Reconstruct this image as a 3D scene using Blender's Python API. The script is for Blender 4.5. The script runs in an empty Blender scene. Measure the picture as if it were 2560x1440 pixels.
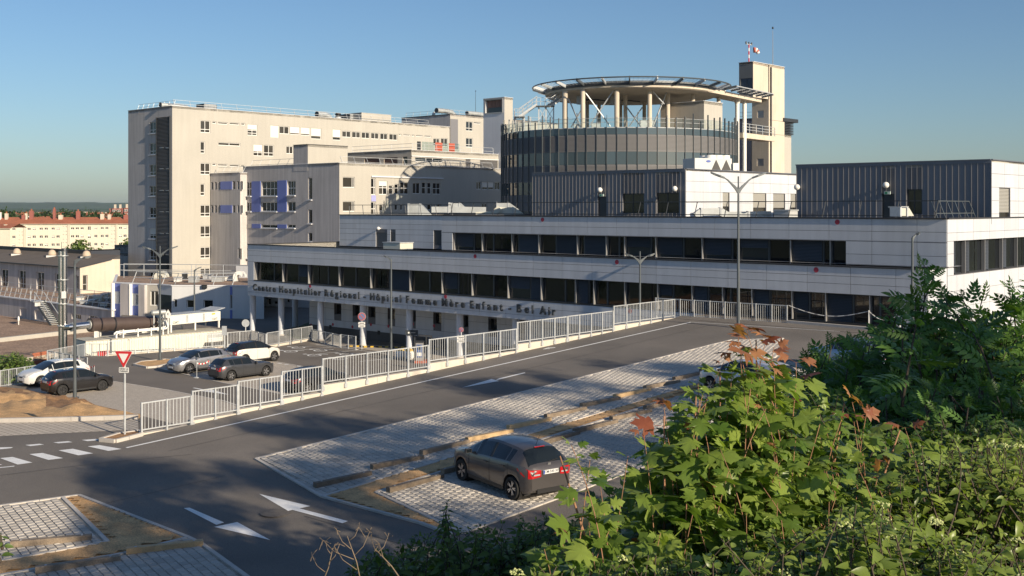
import bpy, math, random
import numpy as np
from mathutils import Vector, Matrix
S = bpy.context.scene
COL = S.collection
RN = random.Random(11)

# ---------------------------------------------------------------- camera, sky, sun, exposure
cam = bpy.data.cameras.new("camera")
camo = bpy.data.objects.new("camera", cam)
COL.objects.link(camo)
camo.location = (0, 0, 0)
camo.rotation_euler = (math.pi / 2, 0, 0)
cam.sensor_width = 36.0
cam.lens = 36.0 * 2800 / 2560
cam.shift_y = -200.0 / 2560
cam.clip_start = 0.3
cam.clip_end = 30000
S.camera = camo

SUN_EL = math.radians(20.5)
SUN_DIR = Vector((0.690, -0.724, 0)).normalized()
w = bpy.data.worlds.new("World")
S.world = w
w.use_nodes = True
nt = w.node_tree
bg = nt.nodes["Background"]
sky = nt.nodes.new("ShaderNodeTexSky")
sky.sky_type = 'NISHITA'
sky.sun_disc = False
sky.sun_elevation = SUN_EL
sky.sun_rotation = math.atan2(SUN_DIR.x, SUN_DIR.y)
sky.air_density = 1.0
sky.dust_density = 0.7
sky.ozone_density = 4.8
nt.links.new(sky.outputs[0], bg.inputs[0])
bg.inputs[1].default_value = 0.070

sun = bpy.data.lights.new("sun", 'SUN')
sun.energy = 4.5
sun.angle = math.radians(0.53)
sun.color = (1.0, 0.85, 0.65)
suno = bpy.data.objects.new("sun", sun)
COL.objects.link(suno)
suno.rotation_euler = (-(SUN_DIR * math.cos(SUN_EL) + Vector((0, 0, math.sin(SUN_EL))))).to_track_quat('-Z', 'Y').to_euler()

S.view_settings.view_transform = 'Standard'
S.view_settings.look = 'None'
S.view_settings.exposure = 0.6
S.view_settings.gamma = 1.0
S.view_settings.use_curve_mapping = False
S.cycles.max_bounces = 6
S.cycles.diffuse_bounces = 3
S.cycles.glossy_bounces = 3
S.cycles.transparent_max_bounces = 8
S.cycles.volume_bounces = 0
S.cycles.use_denoising = True

# ---------------------------------------------------------------- where things stand
# The photograph was measured: focal length 2800 px, horizon at row 520, the buildings lie on a
# grid turned 42 degrees; u runs along the long fronts, v goes into the depth.
F, CX, HY = 2800.0, 1280.0, 520.0
U = Vector((0.743, -0.669, 0)).normalized()
V = Vector((0.669, 0.743, 0)).normalized()
P0 = Vector((-23.57, 100, 0))
FR = Matrix(((U.x, V.x, 0, P0.x), (U.y, V.y, 0, P0.y), (0, 0, 1, 0), (0, 0, 0, 1)))
LOT = -11.1
def ray(px, py): return Vector(((px - CX) / F, 1.0, (HY - py) / F))
def at(px, py, d): return ray(px, py) * d
def on_z(px, py, z): r = ray(px, py); return r * (z / r.z)
def lot(px, py, dz=0.0):
    p = on_z(px, py, LOT); p.z += dz; return p
def road(px, py, dz=0.0):
    r = ray(px, py); p = r * (-9.0716 / (r.z - 0.047 * r.dot(V))); p.z += dz; return p
def zroad(x, y): return -9.0716 + 0.047 * (x * V.x + y * V.y)
def uv(p): q = Vector(p) - P0; return q.dot(U), q.dot(V)
class Face:
    """an upright building face: axis 'u' lies on v=plane and looks to -v, axis 'v' lies on u=plane and looks to +u"""
    def __init__(s, axis, plane): s.axis, s.plane = axis, plane
    def hit(s, px, py=520.0):
        r = ray(px, py); n = V if s.axis == 'u' else U
        d = (s.plane + P0.dot(n)) / r.dot(n)
        p = r * d; q = p - P0
        return (q.dot(U) if s.axis == 'u' else q.dot(V)), p.z
    def a(s, px): return s.hit(px)[0]
    def z(s, px, py): return s.hit(px, py)[1]
    def P(s, a, o, z): return Vector((a, s.plane - o, z)) if s.axis == 'u' else Vector((s.plane + o, a, z))

class WFace:
    """an upright face between two ground points, seen from its right-hand side"""
    axis = 'w'
    def __init__(s, p0, p1):
        s.p0 = Vector((p0[0], p0[1], 0)); d = Vector((p1[0] - p0[0], p1[1] - p0[1], 0)); s.L = d.length; s.d = d.normalized(); s.n = Vector((s.d.y, -s.d.x, 0))
    def hit(s, px, py=520.0):
        r = ray(px, py); p = r * (s.p0.dot(s.n) / r.dot(s.n)); return (p - s.p0).dot(s.d), p.z
    def a(s, px): return s.hit(px)[0]
    def z(s, px, py): return s.hit(px, py)[1]
    def P(s, a, o, z): q = s.p0 + s.d * a + s.n * o; return Vector((q.x, q.y, z))

# ---------------------------------------------------------------- objects
BASE = {}
def tag(o, label=None, cat=None, group=None, kind=None):
    if label: o["label"] = label
    if cat: o["category"] = cat
    if group: o["group"] = group
    if kind: o["kind"] = kind
    return o
def thing(name, label, cat, M=None, group=None, parent=None):
    o = bpy.data.objects.new(name, None)
    COL.objects.link(o)
    o.empty_display_size = 0.5
    if M is not None: o.matrix_basis = M
    BASE[o.name] = Vector((0, 0, 0))
    return tag(o, label, cat, group)
def thingF(name, label, cat, u, v, z, group=None):
    """a thing whose parts are given in (u, v, z)"""
    o = thing(name, label, cat, FR @ Matrix.Translation((u, v, z)), group)
    BASE[o.name] = Vector((u, v, z))
    return o
def thingW(name, label, cat, p, group=None):
    """a thing whose parts are given in world metres"""
    o = thing(name, label, cat, Matrix.Translation(p), group)
    BASE[o.name] = Vector(p)
    return o
def link(name, me, parent=None, M=None):
    o = bpy.data.objects.new(name, me)
    COL.objects.link(o)
    BASE[o.name] = Vector((0, 0, 0))
    if parent is not None:
        o.parent = parent
        if M is None: o.location = -BASE[parent.name]
    if M is not None: o.matrix_basis = M
    return o
class MB:
    def __init__(s): s.v, s.f, s.m = [], [], []
    def add(s, vs, fs, mi=0):
        b = len(s.v); s.v += [tuple(v) for v in vs]
        s.f += [tuple(i + b for i in f) for f in fs]; s.m += [mi] * len(fs); return s
    def poly(s, pts, mi=0): return s.add(pts, [tuple(range(len(pts)))], mi)
    def hexa(s, p, mi=0):
        return s.add(p, [(0, 3, 2, 1), (4, 5, 6, 7), (0, 1, 5, 4), (1, 2, 6, 5), (2, 3, 7, 6), (3, 0, 4, 7)], mi)
    def box(s, a, b, mi=0):
        (x0, y0, z0), (x1, y1, z1) = a, b
        x0, x1 = min(x0, x1), max(x0, x1); y0, y1 = min(y0, y1), max(y0, y1); z0, z1 = min(z0, z1), max(z0, z1)
        return s.hexa([(x0, y0, z0), (x1, y0, z0), (x1, y1, z0), (x0, y1, z0), (x0, y0, z1), (x1, y0, z1), (x1, y1, z1), (x0, y1, z1)], mi)
    def fbox(s, fc, a0, a1, o0, o1, z0, z1, mi=0):
        if fc.axis == 'w': return s.hexa([fc.P(a0, o1, z0), fc.P(a1, o1, z0), fc.P(a1, o0, z0), fc.P(a0, o0, z0), fc.P(a0, o1, z1), fc.P(a1, o1, z1), fc.P(a1, o0, z1), fc.P(a0, o0, z1)], mi)
        return s.box(fc.P(a0, o0, z0), fc.P(a1, o1, z1), mi)
    def bar(s, a, b, wd, ht=None, mi=0, up=(0, 0, 1)):
        a, b = Vector(a), Vector(b); d = (b - a)
        if d.length < 1e-6: return s
        d.normalize(); ht = ht or wd; upv = Vector(up)
        if abs(d.dot(upv)) > 0.99: upv = Vector((1, 0, 0))
        x = d.cross(upv).normalized() * wd / 2; y = x.cross(d).normalized() * ht / 2
        return s.hexa([a - x - y, a + x - y, a + x + y, a - x + y, b - x - y, b + x - y, b + x + y, b - x + y], mi)
    def tube(s, pts, r, n=8, mi=0, cap=True):
        pts = [Vector(p) for p in pts]; rs = r if isinstance(r, (list, tuple)) else [r] * len(pts)
        rings = []; prev = None
        for i, p in enumerate(pts):
            d = (pts[min(i + 1, len(pts) - 1)] - pts[max(i - 1, 0)])
            d = d.normalized() if d.length > 1e-9 else Vector((0, 0, 1))
            x = prev - d * prev.dot(d) if prev is not None else d.cross(Vector((0, 0, 1)))
            if x.length < 1e-4: x = d.cross(Vector((1, 0, 0)))
            x.normalize(); prev = x; y = d.cross(x)
            rings.append([p + (x * math.cos(2 * math.pi * k / n) + y * math.sin(2 * math.pi * k / n)) * rs[i] for k in range(n)])
        fs = []
        for i in range(len(pts) - 1):
            for k in range(n):
                fs.append((i * n + k, i * n + (k + 1) % n, (i + 1) * n + (k + 1) % n, (i + 1) * n + k))
        if cap: fs += [tuple(reversed(range(n))), tuple(range((len(pts) - 1) * n, len(pts) * n))]
        return s.add([v for rr in rings for v in rr], fs, mi)
    def lathe(s, prof, c, n=16, mi=0, ax=None, cap=True):
        """prof: (radius, height) pairs turned about the upright through c"""
        c = Vector(c); vs = []; fs = []
        for r, h in prof:
            for k in range(n):
                t = 2 * math.pi * k / n
                q = Vector((r * math.cos(t), r * math.sin(t), h))
                vs.append(c + (ax @ q if ax is not None else q))
        for i in range(len(prof) - 1):
            for k in range(n):
                fs.append((i * n + k, i * n + (k + 1) % n, (i + 1) * n + (k + 1) % n, (i + 1) * n + k))
        if cap: fs += [tuple(reversed(range(n))), tuple(range((len(prof) - 1) * n, len(prof) * n))]
        return s.add(vs, fs, mi)
    def prism(s, poly, z0, z1, mi=0):
        n = len(poly)
        vs = [(p[0], p[1], z0) for p in poly] + [(p[0], p[1], z1) for p in poly]
        return s.add(vs, [tuple(reversed(range(n))), tuple(range(n, 2 * n))] + [(i, (i + 1) % n, n + (i + 1) % n, n + i) for i in range(n)], mi)
    def extr(s, pts, d, mi=0):
        """closed outline in space pushed along d"""
        n = len(pts); d = Vector(d); vs = [Vector(p) for p in pts] + [Vector(p) + d for p in pts]
        return s.add(vs, [tuple(range(n)), tuple(reversed(range(n, 2 * n)))] + [((i + 1) % n, i, n + i, n + (i + 1) % n) for i in range(n)], mi)
def mesh(name, mb, mats, smooth=False):
    me = bpy.data.meshes.new(name)
    me.from_pydata([tuple(v) for v in mb.v], [], mb.f)
    mats = mats if isinstance(mats, (list, tuple)) else [mats]
    for m in mats: me.materials.append(m)
    if len(mats) > 1: me.polygons.foreach_set("material_index", mb.m)
    if smooth: me.polygons.foreach_set("use_smooth", [True] * len(me.polygons))
    if smooth is not True and smooth: me.set_sharp_from_angle(angle=math.radians(smooth))
    me.update()
    return me
def part(name, mb, mats, parent=None, smooth=False, label=None):
    o = link(name, mesh(name, mb, mats, smooth), parent)
    if label: o["label"] = label
    return o
_UB = {}
def bpart(name, m, parent, a, b, M=None):
    """a box part; all boxes of one material share one mesh"""
    if m.name not in _UB:
        _UB[m.name] = mesh("box_" + m.name, MB().box((-.5, -.5, -.5), (.5, .5, .5)), m)
    a, b = Vector(a), Vector(b)
    sc = Vector((abs(b.x - a.x), abs(b.y - a.y), abs(b.z - a.z)))
    base = BASE[parent.name] if parent is not None else Vector((0, 0, 0))
    return link(name, _UB[m.name], parent, Matrix.Translation((a + b) / 2 - base) @ Matrix.Diagonal((sc.x, sc.y, sc.z, 1)))
def fpart(name, m, parent, fc, a0, a1, o0, o1, z0, z1):
    if fc.axis == 'w': return part(name, MB().fbox(fc, a0, a1, o0, o1, z0, z1), m, parent)
    return bpart(name, m, parent, fc.P(a0, o0, z0), fc.P(a1, o1, z1))
def structure(name, mb, mats, smooth=False, label=None):
    o = part(name, mb, mats, None, smooth)
    return tag(o, label, None, None, "structure")
def stuff(o): o["kind"] = "stuff"; return o
def clone(o, parent=None, M=None):
    c = o.copy(); COL.objects.link(c)
    BASE[c.name] = BASE.get(o.name, Vector((0, 0, 0)))
    if parent is not None: c.parent = parent
    if M is not None: c.matrix_basis = M
    return c
def clone_tree(root, M, label=None, group=None):
    r = clone(root, None, M)
    if label: r["label"] = label
    if group: r["group"] = group
    for ch in list(root.children):
        c = clone(ch, r)
        for g in list(ch.children): clone(g, c)
    return r

# ---------------------------------------------------------------- materials
MATS = {}
def mat(name, col, rough=0.6, metal=0.0, var=0.0, vs=1.5, rnd=0.0, bump=0.0, bs=30.0, streak=0.0, spec=0.5, coat=0.0, fine=0.0, fs=60.0, dirt=None):
    """principled colour, with grain: var (large blotches), fine (small grain), streak (rain runs), rnd (differs per object)"""
    m = bpy.data.materials.new(name); MATS[name] = m
    m.use_nodes = True
    n = m.node_tree.nodes; l = m.node_tree.links; b = n["Principled BSDF"]
    b.inputs["Base Color"].default_value = (*col, 1); b.inputs["Roughness"].default_value = rough
    b.inputs["Metallic"].default_value = metal; b.inputs["Specular IOR Level"].default_value = spec
    if coat: b.inputs["Coat Weight"].default_value = coat; b.inputs["Coat Roughness"].default_value = 0.03
    geo = n.new("ShaderNodeNewGeometry")
    fac = None
    def noise(scale, amount, stretch=None, detail=5):
        nonlocal fac
        t = n.new("ShaderNodeTexNoise"); t.inputs["Scale"].default_value = scale; t.inputs["Detail"].default_value = detail
        if stretch:
            mp = n.new("ShaderNodeVectorMath"); mp.operation = 'MULTIPLY'; mp.inputs[1].default_value = stretch
            l.new(geo.outputs["Position"], mp.inputs[0]); l.new(mp.outputs[0], t.inputs["Vector"])
        else: l.new(geo.outputs["Position"], t.inputs["Vector"])
        r = n.new("ShaderNodeMapRange"); r.inputs[1].default_value = 0.3; r.inputs[2].default_value = 0.7
        r.inputs[3].default_value = 1 - amount; r.inputs[4].default_value = 1 + amount
        l.new(t.outputs[0], r.inputs[0]); mul(r.outputs[0])
    def mul(sock):
        nonlocal fac
        if fac is None: fac = sock; return
        x = n.new("ShaderNodeMath"); x.operation = 'MULTIPLY'; l.new(fac, x.inputs[0]); l.new(sock, x.inputs[1]); fac = x.outputs[0]
    if var: noise(vs, var)
    if fine: noise(fs, fine, None, 2)
    if streak: noise(2.2, streak, (1, 1, 0.06), 4)
    if rnd:
        oi = n.new("ShaderNodeObjectInfo"); r = n.new("ShaderNodeMapRange")
        r.inputs[3].default_value = 1 - rnd; r.inputs[4].default_value = 1 + rnd
        l.new(oi.outputs["Random"], r.inputs[0]); mul(r.outputs[0])
    csock = None
    if dirt:
        dcol, dscale, dlo, dhi = dirt
        t = n.new("ShaderNodeTexNoise"); t.inputs["Scale"].default_value = dscale; t.inputs["Detail"].default_value = 7
        l.new(geo.outputs["Position"], t.inputs["Vector"])
        r = n.new("ShaderNodeMapRange"); r.inputs[1].default_value = dlo; r.inputs[2].default_value = dhi
        l.new(t.outputs[0], r.inputs[0])
        mx = n.new("ShaderNodeMix"); mx.data_type = 'RGBA'; mx.inputs[6].default_value = (*col, 1); mx.inputs[7].default_value = (*dcol, 1)
        l.new(r.outputs[0], mx.inputs[0]); csock = mx.outputs[2]
    if fac is not None:
        vm = n.new("ShaderNodeVectorMath"); vm.operation = 'SCALE'
        if csock is not None: l.new(csock, vm.inputs[0])
        else: vm.inputs[0].default_value = col
        l.new(fac, vm.inputs["Scale"]); csock = vm.outputs[0]
    if csock is not None: l.new(csock, b.inputs["Base Color"])
    if bump:
        t = n.new("ShaderNodeTexNoise"); t.inputs["Scale"].default_value = bs; t.inputs["Detail"].default_value = 6
        l.new(geo.outputs["Position"], t.inputs["Vector"])
        bp = n.new("ShaderNodeBump"); bp.inputs["Strength"].default_value = bump; bp.inputs["Distance"].default_value = 0.03
        l.new(t.outputs[0], bp.inputs["Height"]); l.new(bp.outputs[0], b.inputs["Normal"])
    return m
def leafmat(name, col, trans=0.35, var=0.35, rough=0.45, col2=None):
    m = bpy.data.materials.new(name); MATS[name] = m
    m.use_nodes = True
    n = m.node_tree.nodes; l = m.node_tree.links; b = n["Principled BSDF"]
    b.inputs["Roughness"].default_value = rough; b.inputs["Specular IOR Level"].default_value = 0.4
    at_ = n.new("ShaderNodeAttribute"); at_.attribute_name = "tint"
    oi = n.new("ShaderNodeObjectInfo")
    ad = n.new("ShaderNodeMath"); ad.operation = 'ADD'; l.new(at_.outputs["Fac"], ad.inputs[0]); l.new(oi.outputs["Random"], ad.inputs[1])
    fr = n.new("ShaderNodeMath"); fr.operation = 'FRACT'; l.new(ad.outputs[0], fr.inputs[0])
    mx = n.new("ShaderNodeMix"); mx.data_type = 'RGBA'
    c2 = col2 or tuple(c * (1 + var) for c in col)
    mx.inputs[6].default_value = (*[c * (1 - var) for c in col], 1); mx.inputs[7].default_value = (*c2, 1)
    l.new(fr.outputs[0], mx.inputs[0]); l.new(mx.outputs[2], b.inputs["Base Color"])
    tr = n.new("ShaderNodeBsdfTranslucent")
    sc = n.new("ShaderNodeMix"); sc.data_type = 'RGBA'; sc.blend_type = 'MULTIPLY'; sc.inputs[0].default_value = 1
    sc.inputs[7].default_value = (1.5, 1.6, 0.6, 1); l.new(mx.outputs[2], sc.inputs[6]); l.new(sc.outputs[2], tr.inputs["Color"])
    ms = n.new("ShaderNodeMixShader"); ms.inputs[0].default_value = trans
    l.new(b.outputs[0], ms.inputs[1]); l.new(tr.outputs[0], ms.inputs[2]); l.new(ms.outputs[0], n["Material Output"].inputs[0])
    return m

asphalt = mat("asphalt", (0.145, 0.130, 0.114), 0.88, var=.14, vs=.35, fine=.28, fs=45, bump=.3, bs=90, dirt=((.195, .172, .148), .16, .42, .72))
asphalt_lot = mat("asphalt_lot", (0.160, 0.140, 0.120), 0.88, var=.12, vs=.3, fine=.15, fs=30)
paint = mat("road_paint", (0.80, 0.80, 0.78), 0.6, var=.07, vs=2, fine=.08, fs=30)
paver_m = mat("paver_concrete", (0.46, 0.425, 0.375), 0.9, var=.10, vs=1.2, rnd=.14, fine=.14, fs=70, bump=.2, bs=120)
paver_joint = mat("paver_joint", (0.37, 0.33, 0.27), 0.95, var=.3, vs=3, fine=.25, fs=50)
kerb_m = mat("kerb_concrete", (0.50, 0.465, 0.42), 0.85, var=.1, vs=2, fine=.1, fs=60, rnd=.06)
soil_m = mat("sandy_soil", (0.56, 0.345, 0.16), 0.95, var=.22, vs=2.2, fine=.3, fs=24, bump=.8, bs=22)
soil_dark = mat("dark_soil", (0.30, 0.165, 0.075), 0.95, var=.35, vs=2.5, fine=.3, fs=22, bump=.9, bs=15)
wood_new = mat("timber_new", (0.55, 0.38, 0.20), 0.75, var=.12, vs=5, fine=.12, fs=40, rnd=.12)
wood_old = mat("timber_old", (0.23, 0.18, 0.13), 0.85, var=.2, vs=5, fine=.2, fs=40, rnd=.25)
concrete_wall = mat("precast_concrete", (0.56, 0.51, 0.43), 0.85, var=.08, vs=1.5, fine=.06, fs=50, streak=.05)
galv = mat("galvanised_steel", (0.50, 0.52, 0.53), 0.5, 0.35, var=.12, vs=4, rnd=.08)
pole_grey = mat("pole_grey", (0.10, 0.115, 0.125), 0.4, 0.3, var=.08, vs=2)
clad_white = mat("cladding_white", (0.55, 0.57, 0.605), 0.5, streak=.06, rnd=.04, var=.03, vs=.6)
clad_base = mat("cladding_joint", (0.16, 0.16, 0.17), 0.8)
clad_grey = mat("zinc_cladding", (0.165, 0.178, 0.21), 0.45, 0.25, rnd=.05, streak=.03)
seam_m = mat("zinc_seam", (0.30, 0.29, 0.29), 0.4, 0.4)
cap_dark = mat("parapet_cap", (0.045, 0.045, 0.05), 0.5)
roof_grey = mat("roof_felt", (0.10, 0.098, 0.095), 0.9, var=.2, vs=.4, fine=.15, fs=20)
roof_grit = mat("roof_gravel", (0.30, 0.205, 0.145), 0.95, var=.2, vs=.8, fine=.45, fs=5, bump=.8, bs=8)
render_cream = mat("render_cream", (0.42, 0.40, 0.355), 0.9, var=.04, vs=.2, fine=.03, fs=15, streak=.035)
render_pale = mat("render_pale", (0.66, 0.60, 0.49), 0.9, var=.04, vs=.1, streak=.04)
render_grey = mat("render_grey", (0.50, 0.47, 0.45), 0.95, var=.05, vs=.3, streak=.13, fine=.05, fs=8)
render_white = mat("render_white", (0.66, 0.67, 0.69), 0.9, var=.04, vs=.3, streak=.03)
board_grey = mat("stained_boards", (0.46, 0.43, 0.415), 0.9, var=.08, vs=.6, streak=.2)
blue_m = mat("blue_panel", (0.14, 0.19, 0.50), 0.6, var=.04, vs=.6)
concrete_fair = mat("fairfaced_concrete", (0.56, 0.49, 0.395), 0.85, var=.08, vs=.35, streak=.07, fine=.04, fs=12)
white_frame = mat("window_frame_white", (0.74, 0.73, 0.70), 0.45)
alu = mat("aluminium", (0.42, 0.41, 0.40), 0.4, 0.5)
dark_frame = mat("window_frame_dark", (0.03, 0.033, 0.038), 0.4)
shutter_m = mat("roller_shutter", (0.72, 0.69, 0.63), 0.6, rnd=.05)
blind_m = mat("blind_slats", (0.060, 0.066, 0.076), 0.45, 0.2, rnd=.3)
blind_lit = mat("blind_slats_lit", (0.42, 0.41, 0.37), 0.5, 0.2, rnd=.1)  # slats on the sunlit ends: sunlight put into a paler colour
louvre_m = mat("louvre_brown", (0.140, 0.138, 0.140), 0.6, .1, rnd=.08)
dark_metal = mat("dark_metal", (0.05, 0.055, 0.062), 0.45, 0.4)
black_m = mat("black_plastic", (0.012, 0.012, 0.014), 0.5)
white_m = mat("white_paint", (0.74, 0.73, 0.69), 0.5, var=.04, vs=2)
red_m = mat("sign_red", (0.55, 0.03, 0.035), 0.4)
blue_s = mat("sign_blue", (0.03, 0.08, 0.35), 0.4)
letter_m = mat("letter_dark", (0.032, 0.04, 0.05), 0.5)
red_dot = mat("red_disc", (0.42, 0.03, 0.06), 0.5)
steel = mat("polished_steel", (0.72, 0.71, 0.69), 0.24, 1.0)
steel_dull = mat("zinc_duct", (0.52, 0.54, 0.53), 0.5, 0.55, var=.12, vs=1.5, rnd=.1)
brown_m = mat("silencer_brown", (0.085, 0.062, 0.055), 0.45, 0.2, var=.08, vs=2)
yellow_m = mat("yellow_paint", (0.60, 0.38, 0.03), 0.6)
red_tile = mat("roof_tiles_red", (0.33, 0.115, 0.06), 0.9, var=.16, vs=.25, fine=.15, fs=3)
brick_far = mat("brick_red", (0.27, 0.095, 0.075), 0.9, var=.08, vs=.3)
brick_near = mat("brick_orange", (0.40, 0.135, 0.075), 0.9, var=.1, vs=3)
bark = mat("bark", (0.075, 0.058, 0.042), 0.95, var=.3, vs=6)
twig = mat("twig_red", (0.30, 0.155, 0.085), 0.8, var=.2, vs=8)
dry_stalk = mat("dry_stalk", (0.20, 0.15, 0.10), 0.9, var=.2, vs=8)
def glassmat(name, col, rough=.03, spec=.5):
    return mat(name, col, rough, 0, spec=spec, rnd=.35)
glass = glassmat("glass_dark", (0.010, 0.012, 0.014))
glass_g = glassmat("glass_grey", (0.045, 0.042, 0.036), .08)
glass_b = glassmat("glass_blue", (0.022, 0.030, 0.036), .04)
glass_drum = glassmat("glass_drum", (0.040, 0.060, 0.075), .02, .9)
def clear(name, col, alpha):
    m = bpy.data.materials.new(name); m.use_nodes = True
    n = m.node_tree.nodes; l = m.node_tree.links
    g = n.new("ShaderNodeBsdfGlossy"); g.inputs["Roughness"].default_value = .03
    t = n.new("ShaderNodeBsdfTransparent"); t.inputs[0].default_value = (*col, 1)
    fz = n.new("ShaderNodeFresnel"); fz.inputs[0].default_value = 1.5
    mx = n.new("ShaderNodeMath"); mx.operation = 'ADD'; mx.inputs[1].default_value = alpha; ge = n.new("ShaderNodeNewGeometry"); sb = n.new("ShaderNodeMath"); sb.operation = 'SUBTRACT'; sb.inputs[0].default_value = 1; l.new(ge.outputs["Backfacing"], sb.inputs[1])
    ml = n.new("ShaderNodeMath"); ml.operation = 'MULTIPLY'; l.new(fz.outputs[0], ml.inputs[0]); l.new(sb.outputs[0], ml.inputs[1]); l.new(ml.outputs[0], mx.inputs[0])
    ms = n.new("ShaderNodeMixShader"); l.new(mx.outputs[0], ms.inputs[0]); l.new(t.outputs[0], ms.inputs[1]); l.new(g.outputs[0], ms.inputs[2])
    l.new(ms.outputs[0], n["Material Output"].inputs[0]); return m
clear_glass = clear("clear_glass", (.80, .88, .88), .03)
grass_m = mat("rough_grass", (0.05, 0.07, 0.02), 0.9, var=.35, vs=1.2, fine=.3, fs=20)
field_m = mat("land", (0.07, 0.085, 0.035), 0.95, var=.4, vs=.01, fine=.2, fs=.2)
forest_m = mat("forest", (0.030, 0.068, 0.030), 0.95, var=.35, vs=.012, fine=.35, fs=.06)
def paved(name):
    """setts too far off to tell apart: joints as colour only"""
    m = bpy.data.materials.new(name); m.use_nodes = True
    n = m.node_tree.nodes; l = m.node_tree.links; b = n["Principled BSDF"]; b.inputs["Roughness"].default_value = .9
    g = n.new("ShaderNodeNewGeometry"); mp = n.new("ShaderNodeMapping"); mp.inputs["Rotation"].default_value = (0, 0, math.radians(42))
    l.new(g.outputs["Position"], mp.inputs[0])
    t = n.new("ShaderNodeTexBrick"); l.new(mp.outputs[0], t.inputs[0])
    t.inputs["Color1"].default_value = (.51, .455, .385, 1); t.inputs["Color2"].default_value = (.45, .40, .34, 1); t.inputs["Mortar"].default_value = (.28, .245, .20, 1)
    t.inputs["Scale"].default_value = 1; t.inputs["Brick Width"].default_value = .28; t.inputs["Row Height"].default_value = .22; t.inputs["Mortar Size"].default_value = .02
    l.new(t.outputs[0], b.inputs["Base Color"]); return m
paver_far = paved("paver_far")
# ---------------------------------------------------------------- ground, roads, markings
def hash2(x, y):
    return math.sin(x * 12.9898 + y * 78.233) * 43758.5453 % 1.0
def vnoise(x, y):
    xi, yi = math.floor(x), math.floor(y); fx, fy = x - xi, y - yi
    fx = fx * fx * (3 - 2 * fx); fy = fy * fy * (3 - 2 * fy)
    a, b, c, d = hash2(xi, yi), hash2(xi + 1, yi), hash2(xi, yi + 1), hash2(xi + 1, yi + 1)
    return a + (b - a) * fx + (c - a) * fy + (a - b - c + d) * fx * fy
def sstep(a, b, t):
    t = max(0.0, min(1.0, (t - a) / (b - a))); return t * t * (3 - 2 * t)
def zland(x, y):
    r = math.hypot(x, y)
    return -16 - 16 * sstep(190, 400, r) + 21 * sstep(470, 760, r) + 3 * sstep(800, 2000, r)
mb = MB(); radii = [0, 30, 60, 90, 120, 160, 200, 260, 340, 440, 600, 900, 1400, 2200, 3500, 5500, 9000]; NS = 48
for r in radii:
    for k in range(NS):
        t = 2 * math.pi * k / NS; x, y = r * math.cos(t), r * math.sin(t); mb.v.append((x, y, zland(x, y)))
for i in range(len(radii) - 1):
    for k in range(NS):
        q = (i * NS + k, i * NS + (k + 1) % NS, (i + 1) * NS + (k + 1) % NS, (i + 1) * NS + k)
        mb.f.append(q if i else (0, q[2], q[3])); mb.m.append(0)
structure("ground", mb, field_m, True)

# far hills in three ranges, wooded
def hill(name, d, xs, zs, depth, m):
    mb = MB(); n = 260; rows = 9
    x0, x1 = xs[0], xs[-1]
    for j in range(rows):
        f = j / (rows - 1)
        for i in range(n):
            x = x0 + (x1 - x0) * i / (n - 1)
            h = np.interp(x, xs, zs)
            z = -48 + (h + 48) * math.sin(f * math.pi / 2) + (vnoise(x / 60, j * 3.1 + d) - .5) * 7 * (0.3 + f)
            mb.v.append((x, d + depth * f + (vnoise(x / 300, d) - .5) * 200, z))
    for j in range(rows - 1):
        for i in range(n - 1): mb.f.append((j * n + i, j * n + i + 1, (j + 1) * n + i + 1, (j + 1) * n + i)); mb.m.append(0)
    return structure(name, mb, m, True)
hill("hills", 2600, [-2600, -1600, -1000, -500, 300, 1500, 3000], [-10, -4, -5, -10, -8, 0, -10], 900, forest_m)
hill("hills", 5200, [-5000, -2500, -2150, -1800, -1700, -1000, 0, 4000], [20, 34, 30, 20, 26, 34, 30, 20], 1500, forest_m)

# forecourt at the foot of the hospital
lotpts = [lot(-260, 1010), lot(0, 968), lot(98, 952), lot(219, 926), lot(118, 906), lot(211, 889), lot(268, 890), lot(559, 868.5)]
lotpts += [at(300, 801.5, 111), Vector((-75, 230, LOT)), Vector((150, 260, LOT)), Vector((150, 20, LOT)), Vector((-8, 26, LOT)), Vector((-30, 40, LOT))]
for p in lotpts: p.z = LOT
mb = MB().poly(lotpts)
n = len(lotpts)
mb.add([p for p in lotpts] + [p - Vector((0, 0, 6)) for p in lotpts], [((i + 1) % n, i, n + i, n + (i + 1) % n) for i in range(n)])
structure("car_park_asphalt", mb, asphalt_lot)
def lotpoly(name, px, m, dz): return structure(name, MB().poly([lot(x, y, dz) for x, y in px]), m)
lotpoly("paved_parking_bays", [(60, 976), (205, 957), (266, 951.5), (420, 976), (560, 1003), (640, 1030), (560, 1090), (345, 1038)], paver_far, .006)
lotpoly("paved_parking_bays", [(388, 918), (440, 905), (520, 880), (690, 905), (860, 935), (1000, 972), (900, 1010), (800, 1000), (700, 985), (560, 958), (470, 938)], paver_far, .006)
lotpoly("footpath", [(770, 859), (900, 872), (1100, 900), (1500, 1010), (1500, 960), (1290, 890), (1010, 866), (915, 862)], paver_far, .006)
def kerbline(name, pts, wd=.14, ht=.12, m=None, parent=None, seg=1.0):
    """a row of kerb stones laid along pts"""
    mb = MB()
    for a, b in zip(pts[:-1], pts[1:]):
        L = (b - a).length; k = max(1, int(L / seg)); d = (b - a) / k
        for i in range(k):
            p = a + d * i; q = a + d * (i + 1) - d.normalized() * .012
            mb.bar(p + Vector((0, 0, ht / 2 - .05)), q + Vector((0, 0, ht / 2 - .05)), wd, ht + .1)
    return structure(name, mb, m or kerb_m)
isl = [(335, 914), (352, 907), (415, 901), (437, 903), (425, 911), (392, 919), (368, 921)]
mb = MB().poly([lot(x, y, .10) for x, y in isl]); structure("soil_island", mb, soil_m)
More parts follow.
